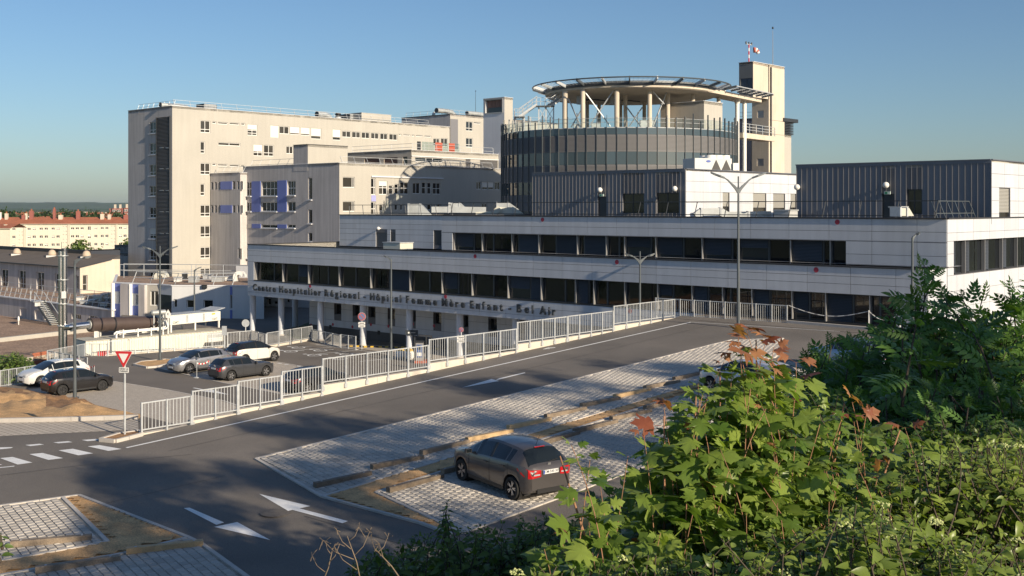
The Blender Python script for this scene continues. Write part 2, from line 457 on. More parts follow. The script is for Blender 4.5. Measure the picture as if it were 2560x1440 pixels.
kerbline("kerb", [lot(x, y) for x, y in isl + isl[:1]], .14, .13)
lotedge = lambda pts: kerbline("kerb", [lot(x, y) for x, y in pts], .12, .03)
lotedge([(266, 951.5), (420, 976), (560, 1003), (640, 1030)])
lotedge([(388, 918), (470, 938), (560, 958), (700, 985), (800, 1000)])
lotedge([(60, 976), (345, 1038)])
lotedge([(690, 905), (860, 935)])

# markings in the forecourt
def marks(name, polys, fn, dz=.010):
    mb = MB()
    for pl in polys: mb.poly([fn(x, y, dz) for x, y in pl])
    return structure(name, mb, paint)
def stroke(a, b, wd, fn, dz):
    a, b = fn(*a, dz), fn(*b, dz); d = (b - a).normalized(); s_ = Vector((-d.y, d.x, 0)) * wd / 2
    return [a - s_, b - s_, b + s_, a + s_]
mb = MB()
for a, b in (((724, 877.5), (831, 868.2)), ((788, 886), (895, 875.5)), ((790, 862), (1000, 889)), ((900, 904), (1010, 893)), ((660, 873), (686, 872))):
    mb.poly(stroke(a, b, .10, lot, .012))
for a, b in (((694, 908.5), (704, 909.5)), ((711, 911), (721, 912)), ((742, 915.5), (753, 917)), ((760, 918), (769, 919.5))):
    mb.poly(stroke(a, b, .2, lot, .012))
structure("painted_line", mb, paint)
def wheelchair(cx, cy):
    """painted wheelchair sign on a bay"""
    c = lot(cx, cy, .012); ax = (lot(cx + 30, cy - 4, .012) - c).normalized(); ay = Vector((-ax.y, ax.x, 0))
    P = lambda x, y: c + ax * x + ay * y
    mb = MB(); n = 14
    ring = [(math.cos(t), math.sin(t)) for t in [math.radians(a) for a in np.linspace(100, 390, n)]]
    for i in range(n - 1):
        (a, b), (e, f) = ring[i], ring[i + 1]
        mb.poly([P(a * .55, b * .55), P(e * .55, f * .55), P(e * .42, f * .42), P(a * .42, b * .42)])
    mb.poly([P(-.06, 0), P(.06, 0), P(.06, .95), P(-.06, .95)]); mb.poly([P(-.05, .1), P(.7, .1), P(.7, .22), P(-.05, .22)])
    mb.poly([P(.6, .15), P(.72, .15), P(1.0, -.45), P(.88, -.5)]); mb.poly([P(.0, .55), P(.5, .55), P(.5, .66), P(0, .66)])
    mb.poly([P(.16 * math.cos(t), 1.1 + .16 * math.sin(t)) for t in np.linspace(0, 2 * math.pi, 9)[:-1]])
    structure("painted_wheelchair_sign", mb, paint)
for c in ((746, 869.5), (801, 876.5), (866, 886), (727, 879), (786, 888.5), (850, 897)): wheelchair(*c)
def arrow_on(fn, tail, tip, wd, hl, hw, dz=.012):
    a, b = fn(*tail, dz), fn(*tip, dz); d = (b - a); L = d.length; d.normalize(); s_ = Vector((-d.y, d.x, d.z * 0))
    P = lambda x, y: a + d * x + s_ * y
    mb = MB(); mb.poly([P(0, -wd / 2), P(L - hl, -wd / 2), P(L - hl, wd / 2), P(0, wd / 2)])
    mb.poly([P(L - hl - hl * .12, -hw / 2), P(L, 0), P(L - hl, wd / 2), P(L - hl, -wd / 2)])
    mb.poly([P(L - hl - hl * .12, hw / 2), P(L - hl, wd / 2), P(L, 0)])
    return structure("painted_arrow", mb, paint)
arrow_on(lot, (484, 970), (572, 987), .16, 2.2, .8)
arrow_on(lot, (500, 895), (360, 902), .16, 2.0, .7)

# upper road: one tilted sheet
FL0, FL1 = road(352, 1089), road(1688, 794.6)
rp = [road(-1500, 1110), road(-400, 1058), road(0, 1055.5), road(350, 1047.5), FL0, FL1, road(1701, 789.5), road(1970, 806.5), road(2240, 829.5), road(2800, 876)]
rp += [Vector((70, 10, 0)), Vector((30, -30, 0)), Vector((-60, -30, 0))]
for p in rp: p.z = zroad(p.x, p.y)
structure("road", MB().poly(rp), asphalt)
def rstroke(pts, wd, dz=.010):
    mb = MB()
    for a, b in zip(pts[:-1], pts[1:]): mb.poly(stroke(a, b, wd, road, dz))
    return structure("painted_line", mb, paint)
rstroke([(316, 1120), (1010, 965.5), (1726, 806)], .13)
rstroke([(1724, 805.5), (2100, 829)], .11, .012)
rstroke([(-120, 1182), (36, 1166)], .12)
marks("painted_give_way_dashes", [[(-72, 1154), (6, 1162), (-40, 1171), (-120, 1162)], [(0, 1146), (32, 1143), (81, 1157), (44, 1162)], [(73, 1136), (106, 1133), (158, 1146), (121, 1150.5)], [(146, 1126.5), (182, 1122.5), (233, 1134), (196, 1139)], [(219, 1116.5), (249, 1113.5), (304, 1123), (271, 1128)]], road)
marks("painted_dashes", [[(-60, 1125), (-30, 1121), (-20, 1123.5), (-50, 1127)], [(0, 1119), (33, 1118.5), (28, 1121), (0, 1124)], [(63, 1113), (99, 1110), (110, 1112), (76, 1116)], [(133, 1106.5), (170, 1103.5), (181, 1106), (146, 1109)], [(204, 1100.5), (240, 1098), (252, 1101), (219, 1103.5)]], road)
marks("painted_arrow", [[(459, 1271), (474, 1270), (560, 1307), (541, 1313)], [(535, 1318), (593, 1306), (676, 1351)]], road)
marks("painted_arrow", [[(648, 1235.5), (776, 1266), (720, 1278)], [(745, 1271), (870, 1303.5), (856, 1309), (731, 1275.5)]], road)
marks("painted_arrow", [[(1155, 969.5), (1229, 948), (1248, 953)], [(1247, 946.5), (1311, 931.5), (1314, 933), (1238, 951.5)]], road)
marks("painted_arrow", [[(1356, 874), (1372, 868.5), (1374, 872.5)], [(1367, 870), (1388, 868.5), (1388, 870), (1368, 871.8)]], road)
# tar seams between the asphalt strips
tar = mat("tar_seam", (.045, .042, .040), .6)
def seam(pts, wd=.035):
    mb = MB()
    for a, b in zip(pts[:-1], pts[1:]): mb.poly(stroke(a, b, wd, road, .006))
    structure("tar_seam", mb, tar)
seam([(420, 1128), (900, 1018), (1400, 903), (1780, 812)]); seam([(-60, 1196), (250, 1158), (480, 1136)]); seam([(560, 1190), (250, 1262)], .03); seam([(760, 1290), (1000, 1360)], .03)
# round cover in the lane
c = road(690, 1283, .012)
o = tag(part("manhole_cover", MB().lathe([(.42, 0), (.42, .004), (.36, .006), (.05, .007)], c, 20), mat("worn_iron", (.13, .115, .10), .8, .2, var=.2, vs=9, bump=.4, bs=40)), "round iron manhole cover beside the painted arrow in the lane", "manhole cover")

# strip of setts, kerb and the slope of raw soil on the left
structure("paved_strip", MB().poly([road(x, y, .005) for x, y in ((-700, 1066), (0, 1058), (345, 1049), (346, 1074), (0, 1090.5), (-700, 1125))]), paver_far)
kerbline("kerb", [road(-700, 1053), road(-250, 1056), road(0, 1056), road(180, 1052.5), road(345, 1047)], .16, .16)
mb = MB(); n, rows = 90, 26
for j in range(rows):
    f = j / (rows - 1)
    for i in range(n):
        g = i / (n - 1); px = -500 + 855 * g
        a = road(px, 1055.5 - 8 * max(0, px) / 345, .02); b = lot(min(px * 1.0, 348), 973 + (px - 60) * .2245 if px > 60 else 973 + (px - 60) * .1, .02)
        p = a.lerp(b, f); e = math.sin(f * math.pi)
        p.z += e * ((vnoise(p.x * .55, p.y * .55) - .5) * .9 + (vnoise(p.x * 2.1, p.y * 2.1) - .5) * .35 + .25 * math.sin(f * 5)) * min(1, (1 - g) * 4 + .25)
        mb.v.append(tuple(p))
for j in range(rows - 1):
    for i in range(n - 1):
        mb.f.append((j * n + i, j * n + i + 1, (j + 1) * n + i + 1, (j + 1) * n + i))
        mb.m.append(0 if vnoise(i * .12 + 3, j * .3) + j / rows * .9 < 1.0 else 1)
structure("soil_slope", mb, [soil_m, soil_dark], True)
isl = [(250, 1103.5), (297, 1089.5), (350, 1082), (354, 1090), (320, 1099), (288, 1107)]
structure("traffic_island", MB().poly([road(x, y, .09) for x, y in isl]), soil_dark)
kerbline("kerb", [road(x, y) for x, y in isl + isl[:1]], .13, .12)
kerbline("kerb", [road(1968, 807), road(2240, 830), road(2600, 861)], .16, .14)
# ground strip at the building, and the retaining side of it
a0 = Face('u', -3.2).a(1690)
mb = MB().box((a0, -3.4, LOT - .2), (61.0, -.02, -6.46)); structure("footpath", MB().add([FR @ Vector(v) for v in mb.v], mb.f), asphalt_lot)

# ---------------------------------------------------------------- setts, each with its own edges
BAY = Vector((-0.565, 0.825, 0)).normalized()
def inside(poly, x, y):
    c = False; j = len(poly) - 1
    for i in range(len(poly)):
        (xi, yi), (xj, yj) = poly[i], poly[j]
        if (yi > y) != (yj > y) and x < (xj - xi) * (y - yi) / (yj - yi) + xi: c = not c
        j = i
    return c
PAVER = mesh("paver", MB().add([(-.12, -.095, -.04), (.12, -.095, -.04), (.12, .095, -.04), (-.12, .095, -.04), (-.092, -.087, .0), (.112, -.087, .0), (.112, .087, 0), (-.092, .087, 0)],
             [(4, 5, 6, 7), (0, 1, 5, 4), (1, 2, 6, 5), (2, 3, 7, 6), (3, 0, 4, 7)]), paver_m)
SLOPE = Matrix.Rotation(math.atan(0.047), 4, Vector((V.y, -V.x, 0)))
if (SLOPE @ V).z < 0: SLOPE = SLOPE.inverted()
def paved_area(px, border):
    pts = [road(x, y) for x, y in px]; poly = [(p.x, p.y) for p in pts]
    bed = structure("paved_parking_bays", MB().poly([p + Vector((0, 0, .006)) for p in pts]), paver_joint)
    ax = BAY; ay = Vector((ax.y, -ax.x, 0)); ctr = pts[0]
    R = max((p - ctr).length for p in pts); spots = []
    lx, ly = .254, .204
    Nn = int(R / ly) + 2
    for i in range(-Nn, Nn):
        for k in range(-int(R / lx) - 2, int(R / lx) + 2):
            q = ctr + ay * (i * ly) + ax * (k * lx + (.127 if i % 2 else 0))
            if all(inside(poly, *(q + ax * e * .10 + ay * f * .08).xy) for e in (-1, 1) for f in (-1, 1)): spots.append(q)
    spots.sort(key=lambda q: q.x * q.x + q.y * q.y)
    rot = Matrix.Rotation(math.atan2(ax.y, ax.x), 4, 'Z')
    vis = [q for q in spots if abs(q.x / q.y) < .46 and (HY - F * zroad(q.x, q.y) / q.y) < 1440]
    near = set(id(q) for q in vis[:300])
    mb = MB()
    for q in spots:
        z = zroad(q.x, q.y) + .034 + RN.uniform(-.004, .004)
        jit = Matrix.Rotation(RN.gauss(0, .012), 4, 'Z') @ Matrix.Rotation(RN.gauss(0, .006), 4, 'X')
        M = Matrix.Translation((q.x, q.y, z)) @ SLOPE @ rot @ jit
        if id(q) in near: link("paver", PAVER, bed, M)
        else: mb.add([M @ v.co for v in PAVER.vertices], [tuple(f.vertices) for f in PAVER.polygons])
    if mb.v: stuff(part("pavers", mb, paver_m, bed))
    mbk = MB()
    for a, b in border:
        a, b = road(*a), road(*b); L = (b - a).length; k = max(1, round(L / 1.0)); d = (b - a) / k
        for i in range(k): mbk.bar(a + d * i + Vector((0, 0, -.01)), a + d * (i + 1) - d.normalized() * .012 + Vector((0, 0, -.01)), .11, .10)
    part("edging", mbk, kerb_m, bed)
    return bed
A1 = [(640, 1148), (1235, 998.5), (1830, 850), (1960, 845), (1960, 888), (1740, 960), (1342, 1080), (1137, 1145), (1000, 1183), (806, 1243)]
paved_area(A1, [((640, 1148), (1830, 850)), ((640, 1148), (806, 1243)), ((806, 1243), (1000, 1183)), ((1000, 1183), (1342, 1080)), ((1342, 1080), (1740, 960))])
A2 = [(940, 1232), (1136, 1170), (1362, 1098), (1664, 1000), (1960, 905), (2300, 905), (2050, 1010), (1580, 1178), (1318, 1279), (1157, 1334)]
paved_area(A2, [((940, 1232), (1136, 1170)), ((1136, 1170), (1664, 1000)), ((940, 1232), (1157, 1334)), ((1157, 1334), (1580, 1178)), ((1580, 1178), (2050, 1010))])
A3a = [(-300, 1310), (0, 1266), (157, 1245), (269, 1356), (0, 1404), (-300, 1460)]
paved_area(A3a, [((-300, 1310), (0, 1266)), ((0, 1266), (197, 1239)), ((157, 1245), (269, 1356)), ((269, 1356), (0, 1404))])
A3b = [(-100, 1462), (0, 1440), (310, 1385), (471, 1345), (505, 1362), (640, 1460), (700, 1520), (-100, 1600)]
paved_area(A3b, [((0, 1440), (310, 1385)), ((310, 1385), (471, 1345)), ((197, 1239), (471, 1345)), ((471, 1345), (505, 1362)), ((505, 1362), (640, 1460))])
def soil_bed(px, name="soil_bed"):
    pts = [road(x, y, .03) for x, y in px]
    # grid over the outline for a lumpy surface
    x0, x1 = min(p.x for p in pts), max(p.x for p in pts); y0, y1 = min(p.y for p in pts), max(p.y for p in pts)
    poly = [(p.x, p.y) for p in pts]; mb = MB().poly([p - Vector((0, 0, .02)) for p in pts]); st = .22; idx = {}
    nx, ny = int((x1 - x0) / st) + 2, int((y1 - y0) / st) + 2
    for j in range(ny):
        for i in range(nx):
            x, y = x0 + i * st, y0 + j * st
            if inside(poly, x, y):
                idx[i, j] = len(mb.v); mb.v.append((x, y, zroad(x, y) + .012 + .03 * vnoise(x * 2, y * 2) + .02 * vnoise(x * 7, y * 7)))
    for (i, j), a in list(idx.items()):
        if (i + 1, j) in idx and (i, j + 1) in idx and (i + 1, j + 1) in idx:
            mb.f.append((a, idx[i + 1, j], idx[i + 1, j + 1], idx[i, j + 1])); mb.m.append(0)
    return structure(name, mb, soil_m, True)
soil_bed([(806, 1243), (1000, 1183), (1342, 1080), (1740, 960), (1960, 895), (1960, 902), (1664, 1000), (1362, 1098), (1136, 1170), (940, 1232), (1157, 1334), (1050, 1309)])
soil_bed([(157, 1245), (197, 1239), (471, 1345), (310, 1384), (0, 1440), (-200, 1476), (-200, 1440), (0, 1404), (269, 1356)])
mbk = MB()
for a, b in (((806, 1243), (1050, 1309)), ((1050, 1309), (1130, 1338))):
    a, b = road(*a), road(*b); k = max(1, round((b - a).length)); d = (b - a) / k
    for i in range(k): mbk.bar(a + d * i, a + d * (i + 1) - d.normalized() * .012, .11, .1)
structure("kerb", mbk, kerb_m)

# timber wheel stops
stops = [((787, 1222), (926, 1189), 0), ((929, 1176), (1057, 1148), 0), ((1053, 1140), (1170, 1109), 0), ((1167, 1107), (1280, 1082), 1), ((1270, 1076), (1375, 1053), 1), ((1364, 1048), (1464, 1025), 0), ((1453, 1020), (1548, 1000), 0), ((1536, 998), (1624, 977.5), 1), ((1612, 975), (1697, 957), 0), ((1685, 953.5), (1760, 935), 0), ((1752, 934), (1812, 920), 0),
         ((970, 1234), (1106, 1196), 0), ((1106, 1188), (1165, 1172), 0), ((1345, 1118), (1446, 1086), 0), ((1436, 1085), (1541, 1058), 0), ((1528, 1054), (1626, 1031), 0), ((1612, 1026), (1660, 1013), 0),
         ((27, 1371), (229, 1350), 0), ((316, 1388), (508, 1364), 1), ((88, 1436), (301, 1402), 0)]
lab = ["weathered timber wheel stop nearest the road on the upper paved bays", "second weathered timber wheel stop up the row of upper bays", "third timber wheel stop of the upper row, half in shade", "pale timber wheel stop just behind the grey hatchback's roof", "pale new timber wheel stop right of the hatchback's roof", "grey timber wheel stop above the long soil strip, sixth of the upper row", "grey timber wheel stop above the long soil strip, seventh of the upper row", "pale new timber wheel stop, eighth of the upper row", "dark timber wheel stop, ninth of the upper row", "dark timber wheel stop beside the white car behind the maple", "last dark timber wheel stop of the upper row, at the maple",
       "timber wheel stop at the tip of the lower bays, left of the hatchback", "dark timber wheel stop at the hatchback's front bumper", "timber wheel stop of the lower row just right of the hatchback", "second timber wheel stop of the lower row right of the hatchback", "third timber wheel stop of the lower row right of the hatchback", "last timber wheel stop of the lower row, by the red maple leaves",
       "weathered timber wheel stop on the bay left of the sandy triangle", "pale timber wheel stop at the sandy triangle's lower corner", "weathered timber wheel stop nearest the bottom edge of the paving"]
for (a, b, new), lb in zip(stops, lab):
    a, b = road(*a), road(*b); d = (b - a); L = d.length; d.normalize(); up = Vector((0, 0, 1)); s_ = d.cross(up).normalized()
    M = Matrix((( d.x, s_.x, 0, a.x), (d.y, s_.y, 0, a.y), (d.z, 0, 1, a.z + .03), (0, 0, 0, 1)))
    r = thing("timber_wheel_stop", lb, "wheel stop", M, "timber wheel stops on the paved bays")
    c_ = .015; prof = [(-.09, 0), (-.09 + c_, 0), (.09 - c_, 0), (.09, c_), (.09, .155 - c_), (.09 - c_, .155), (-.09 + c_, .155), (-.09, .155 - c_)]
    mb = MB().extr([(0, x, z) for x, z in prof], (L, 0, 0)); part("beam", mb, wood_new if new else wood_old, r)
    for t in (.12, .88): part("bolt", MB().lathe([(.03, .155), (.03, .161), (.018, .164)], (L * t, 0, 0), 8), galv, r)
# ---------------------------------------------------------------- building helpers
def wall_mb(fc, a0, a1, z0, z1, holes=(), depth=.22, mb=None):
    """front sheet with openings and their reveals"""
    mb = mb or MB()
    A = sorted({a0, a1, *[min(max(h[0], a0), a1) for h in holes], *[min(max(h[1], a0), a1) for h in holes]})
    Z = sorted({z0, z1, *[min(max(h[2], z0), z1) for h in holes], *[min(max(h[3], z0), z1) for h in holes]})
    for i in range(len(A) - 1):
        for k in range(len(Z) - 1):
            ca, cz = (A[i] + A[i + 1]) / 2, (Z[k] + Z[k + 1]) / 2
            if any(h[0] < ca < h[1] and h[2] < cz < h[3] for h in holes): continue
            mb.poly([fc.P(A[i], 0, Z[k]), fc.P(A[i + 1], 0, Z[k]), fc.P(A[i + 1], 0, Z[k + 1]), fc.P(A[i], 0, Z[k + 1])])
    for h in holes:
        b0, b1, c0, c1 = h[:4]; d = -(h[4] if len(h) > 4 else depth)
        mb.poly([fc.P(b0, 0, c0), fc.P(b1, 0, c0), fc.P(b1, d, c0), fc.P(b0, d, c0)])
        mb.poly([fc.P(b0, d, c1), fc.P(b1, d, c1), fc.P(b1, 0, c1), fc.P(b0, 0, c1)])
        mb.poly([fc.P(b0, 0, c0), fc.P(b0, d, c0), fc.P(b0, d, c1), fc.P(b0, 0, c1)])
        mb.poly([fc.P(b1, d, c0), fc.P(b1, 0, c0), fc.P(b1, 0, c1), fc.P(b1, d, c1)])
    return mb
def body(name, par, u0, u1, v0, v1, z0, z1, wall_m, fronts=(), roof_m=None, cap=.35, cap_m=None, zv0=None, caps=(0, 1, 2, 3)):
    """closed block: the two seen faces may carry holes; fronts = [(face, holes, material, depth)]"""
    done = set()
    for fc, holes, m, dp in fronts:
        a0, a1 = (u0, u1) if fc.axis == 'u' else (v0, v1)
        part("wall", wall_mb(fc, a0, a1, zv0 if zv0 is not None and fc.axis == 'v' else z0, z1, holes, dp), m, par); done.add(fc.axis)
    mb = MB()
    q = [(u0, v0), (u1, v0), (u1, v1), (u0, v1)]
    sides = [(0, 1, 'u'), (1, 2, 'v'), (2, 3, ''), (3, 0, '')]
    for i, k, ax in sides:
        if ax in done: continue
        mb.poly([(*q[i], z0), (*q[k], z0), (*q[k], z1), (*q[i], z1)])
    part("wall", mb, wall_m, par)
    rz = z1 - cap
    mb = MB().poly([(*p, rz) for p in q]); part("roof", mb, roof_m or roof_grey, par); mb = MB()
    for i, k, ax in sides: mb.poly([(*q[k], rz), (*q[i], rz), (*q[i], z1), (*q[k], z1)])
    part("parapet", mb, wall_m, par)
    t = .18; cm = cap_m or cap_dark; mb = MB()
    for ci, ((x0, y0), (x1, y1)) in enumerate(((q[0], q[1]), (q[1], q[2]), (q[2], q[3]), (q[3], q[0]))):
        if ci in caps: mb.bar((x0, y0, z1 + .03), (x1, y1, z1 + .03), t * 2 * .6, .06)
    part("parapet_cap", mb, cm, par)
def window(par, fc, a0, a1, z0, z1, cols=(0, .5, 1), rows=(0, .28, 1), fm=None, gm=None, dp=.16, fw=.07, shut=0, label=None, sill=False):
    """a framed window set back in its opening; panes (and a lowered shutter) are pieces of it"""
    fm = fm or white_frame; gm = gm or glass_g
    mb = MB(); o0, o1 = -dp - .06, -dp
    W, H = a1 - a0, z1 - z0
    for c in cols:
        x = a0 + W * c; x0 = max(a0, min(x - fw / 2, a1 - fw)); mb.fbox(fc, x0, x0 + fw, o0, o1, z0, z1)
    for r in rows:
        z = z0 + H * r; y0 = max(z0, min(z - fw / 2, z1 - fw)); mb.fbox(fc, a0, a1, o0 + .002, o1 - .002, y0, y0 + fw)
    if sill: mb.fbox(fc, a0 - .06, a1 + .06, -dp - .04, .22, z0 - .07, z0 - .01)
    w_ = part("window", mb, fm, par, label=label)
    for i in range(len(cols) - 1):
        for k in range(len(rows) - 1):
            g = gm[(i + k) % len(gm)] if isinstance(gm, list) else gm
            fpart("pane", g, w_, fc, a0 + W * cols[i], a0 + W * cols[i + 1], o0 + .01, o0 + .03, z0 + H * rows[k], z0 + H * rows[k + 1])
    if shut > 0: fpart("roller_shutter", shutter_m, w_, fc, a0 + .02, a1 - .02, o1 + .004, o1 + .04, z1 - H * shut, z1)
    return w_
def pxwin(fc, x0, x1, yt, yb):
    """opening given by its outline in the photograph (left, right, top and bottom at the left edge)"""
    a0, z1 = fc.hit(x0, yt); _, z0 = fc.hit(x0, yb); return (a0, fc.a(x1), z0, z1)
def railing(par_or_none, name, label, pts, h=1.0, lean=.35, post=1.6, rails=(1.0, .55), m=None, group=None, away=Vector((0, 0, 0))):
    """roof guard rail: leaning posts, two rails; pts in (u, v, z)"""
    r = thingF(name, label, "railing", *pts[0], group)
    mbp = []; offs = Vector(away) * lean
    for a, b in zip(pts[:-1], pts[1:]):
        a, b = Vector(a), Vector(b); L = (b - a).length; n = max(1, round(L / post))
        for i in range(n + 1):
            if i == n and (b - Vector(pts[-1])).length > 1e-6: continue
            p = a + (b - a) * (i / n); part("post", MB().bar(p, p + offs + Vector((0, 0, h)), .05, .05), m or galv, r)
    for hh in rails:
        mb = MB()
        for a, b in zip(pts[:-1], pts[1:]): mb.bar(Vector(a) + offs * hh / h + Vector((0, 0, hh)), Vector(b) + offs * hh / h + Vector((0, 0, hh)), .05, .05)
        part("rail", mb, m or galv, r)
    return r
def cladding(par, fc, acuts, zrows, holes, m, o=.03, gap=.022, name="cladding_panel", skip=None):
    """sheets hung on a wall, open joints between; sheets are cut round the openings"""
    for i in range(len(acuts) - 1):
        for z0, z1 in zrows:
            b0, b1 = acuts[i] + gap / 2, acuts[i + 1] - gap / 2; c0, c1 = z0 + gap / 2, z1 - gap / 2
            segs = [(b0, b1)]
            for h in holes:
                if h[2] < c1 - .05 and h[3] > c0 + .05:
                    nx = []
                    for s0, s1 in segs:
                        if h[1] <= s0 or h[0] >= s1: nx.append((s0, s1))
                        else:
                            if h[0] > s0 + .05: nx.append((s0, h[0]))
                            if h[1] < s1 - .05: nx.append((h[1], s1))
                    segs = nx
            for s0, s1 in segs: fpart(name, m, par, fc, s0, s1, 0.002, o, c0, c1)

# ---------------------------------------------------------------- the new wing: lower storey band with the lettering
f1 = Face('u', 0.0); f2 = Face('u', 2.67); f2b = Face('u', 10.0); fe = Face('v', 61.2)
Z1 = dict(top=-3.26, j1=-3.79, j2=-4.22, wt=-4.77, wb=-6.39, bot=-7.79)
T1 = thingF("hospital_wing", "long low hospital wing in pale cladding with two dark window bands and dark lettering", "building", 0, 0, -7.8)
bx1 = [635.9, 678.7, 703.9, 740.4, 768.3, 814, 845, 883, 923.7, 967.5, 1021.7, 1067.5, 1102, 1139.5, 1177, 1227.5, 1267, 1320.5, 1350, 1406.7, 1436, 1466, 1481.7, 1512, 1559.3, 1593, 1641.7, 1676.7, 1727.7, 1764.3, 1804, 1820.7, 1877.3, 1919, 1977.7, 2018.3, 2062, 2127.4, 2172.6, 2195, 2240]
ty1 = "gggbgggggBggbgggsBggkgggggsgkgggBgbgkggdgd"
bands = []
def band(par, fc, xs, types, z0, z1, dp=.32):
    """ribbon window: slim upright fins, panes and blinds between"""
    us = [fc.a(x) for x in xs]
    for i, u in enumerate(us):
        big = i % 2 == 0
        part("mullion", MB().fbox(fc, u - (.028 if big else .02), u + (.028 if big else .02), -dp - .04, -.08 if big else -dp + .04, z0, z1), alu if big else pole_grey, par)
    for i in range(len(us) - 1):
        a0, a1 = us[i] + .035, us[i + 1] - .035; t = types[i % len(types)]
        g = {'g': glass, 'b': glass_b, 'B': glass_b, 's': glass_b, 'k': glass_b, 'd': glass}[t]
        wn = part("window", MB().fbox(fc, a0, a1, -dp - .05, -dp + .01, z1 - .06, z1).fbox(fc, a0, a1, -dp - .05, -dp + .01, z0, z0 + .06).fbox(fc, a0, a0 + .05, -dp - .05, -dp + .01, z0, z1).fbox(fc, a1 - .05, a1, -dp - .05, -dp + .01, z0, z1), dark_frame, par)
        mid = (a0 + a1) / 2
        if a1 - a0 > 2.0 and t == 'g':
            fpart("pane", g, wn, fc, a0, mid - .04, -dp - .03, -dp - .02, z0, z1); fpart("pane", g, wn, fc, mid + .04, a1, -dp - .03, -dp - .02, z0, z1)
        else: fpart("pane", g, wn, fc, a0, a1, -dp - .03, -dp - .02, z0, z1)
        if t in "bBsk":
            low = z0 + .04 if t in 'Bk' else z0 + (z1 - z0) * RN.uniform(.1, .75)
            mb = MB(); n = int((z1 - low) / .085)
            for k in range(n):
                z = z1 - .05 - k * .085
                mb.add([fc.P(a0 + .03, -dp + .05, z), fc.P(a1 - .03, -dp + .05, z), fc.P(a1 - .03, -dp + .09, z - .07), fc.P(a0 + .03, -dp + .09, z - .07)], [(0, 1, 2, 3)])
            stuff(part("blind", mb, blind_m, wn))
ws = f1.a(635.4), f1.a(2240)
hole1 = (ws[0], ws[1], Z1['wb'], Z1['wt'], .40)
DEP = 27.0
part("end_wall", MB().box((60.72, .03, -7.7), (61.18, 2.62, -3.28)), render_cream, T1)
body("t1", T1, 0, 60.7, 0, DEP, Z1['bot'], Z1['top'], render_cream, [(f1, [hole1], clad_base, .4)], caps=(0, 3), cap=.9)
part("parapet_cap", MB().bar((61.2, 0, -3.23), (61.2, 2.66, -3.23), .2, .06), cap_dark, T1)
part("soffit", MB().poly([(0, 0, Z1['bot'] - .0), (0, DEP, Z1['bot']), (61.2, DEP, Z1['bot']), (61.2, 0, Z1['bot'])]), clad_white, T1)
band(T1, f1, bx1, ty1, Z1['wb'], Z1['wt'])
fpart("sill", dark_frame, T1, f1, ws[0], ws[1], -.3, .05, Z1['wb'] - .05, Z1['wb'] + .02)
cut1 = sorted([f1.a(x) for x in (620, 677, 720.5, 765.6, 812, 862, 912, 964, 1018.7, 1078, 1137.6, 1200, 1265.5, 1334, 1406, 1480.5, 1558, 1641, 1727.7, 1820.7, 1917.5, 2018.5, 2127)] + [f1.a(2240.2), f1.a(2302), 61.2])
cladding(T1, f1, cut1, [(Z1['top'] - .53, Z1['top'] - .02), (Z1['j2'], Z1['j1']), (Z1['wt'], Z1['j2']), (Z1['wb'] - .06, Z1['wt']), (-6.93, Z1['wb'] - .06), (Z1['bot'] + .33, -6.93), (Z1['bot'], Z1['bot'] + .33)], [hole1], clad_white)
band_end = (61.2, DEP)
vc = [0, 2.67] + [fe.a(x) for x in (2391, 2432.5, 2472.5, 2510, 2545, 2580, 2620)]
cladding(T1, fe, [0, 2.6], [(Z1['top'] - 1.0, Z1['top'] - .02), (Z1['top'] - 2.2, Z1['top'] - 1.0), (Z1['bot'], Z1['top'] - 2.2)], [], clad_white)
# upper storey, set back
z2t, z2w, z2wb = -.60, f2.z(1135, 582), f2.z(1135, 630)
u2 = f2.a(1105)
xs2 = [1132.9, 1178.7, 1202.6, 1227.5, 1277.3, 1290.6, 1344.4, 1384.2, 1440.7, 1455, 1513, 1542, 1559, 1621.7, 1637, 1703, 1753, 1825, 1842.7, 1916.7, 1974, 2052.8, 2073.6, 2115]
ty2 = "bggggkgkgkggbgbgbgbgbgg"
hole2 = (f2.a(1131.5), f2.a(2115.5), z2wb, z2w, .40)
T2 = thingF("hospital_storey", "set back upper storey of the pale hospital wing with one dark ribbon of windows", "building", u2, 2.67, -3.3)
fe_holes = []
fx = [2383, 2398.6, 2417, 2433, 2466, 2481, 2510, 2525, 2547, 2553, 2580]
e_z1, e_z0 = fe.z(2390, 601), fe.z(2390, 687)
fe_h = (fe.a(2383), fe.a(2600), e_z0, e_z1, .35)
body("t2", T2, u2, 61.2, 2.67, DEP + 3, -3.25, z2t, render_cream, [(f2, [hole2], clad_base, .4), (fe, [fe_h], clad_base, .35)], zv0=-7.75)
part("soffit", MB().poly([(u2, 2.67, -3.24), (u2, 5, -3.24), (61.2, 5, -3.24), (61.2, 2.67, -3.24)]), clad_white, T2)
band(T2, f2, xs2, ty2, z2wb, z2w)
fpart("sill", dark_frame, T2, f2, hole2[0], hole2[1], -.3, .05, z2wb - .05, z2wb + .02)
cut2 = sorted([f2.a(x) for x in (1105, 1142, 1203.5, 1265, 1330, 1397.5, 1468.7, 1542.3, 1621, 1703, 1787.5, 1877, 1973, 2073, 2180, 2293)] + [61.2])
jz = [z2t - .02, f2.z(1500, 568), f2.z(1500, 590), z2w, f2.z(2180, 631), z2wb + .25, z2wb - .06, -3.25]
jz = sorted({-.60 - .02, -1.33, -1.33 - (z2t - .62 - z2w) * 0 - .55, z2w, (z2w + z2wb) / 2, z2wb + .12, -3.24})
cladding(T2, f2, cut2, list(zip(jz[:-1], jz[1:])), [hole2], clad_white)
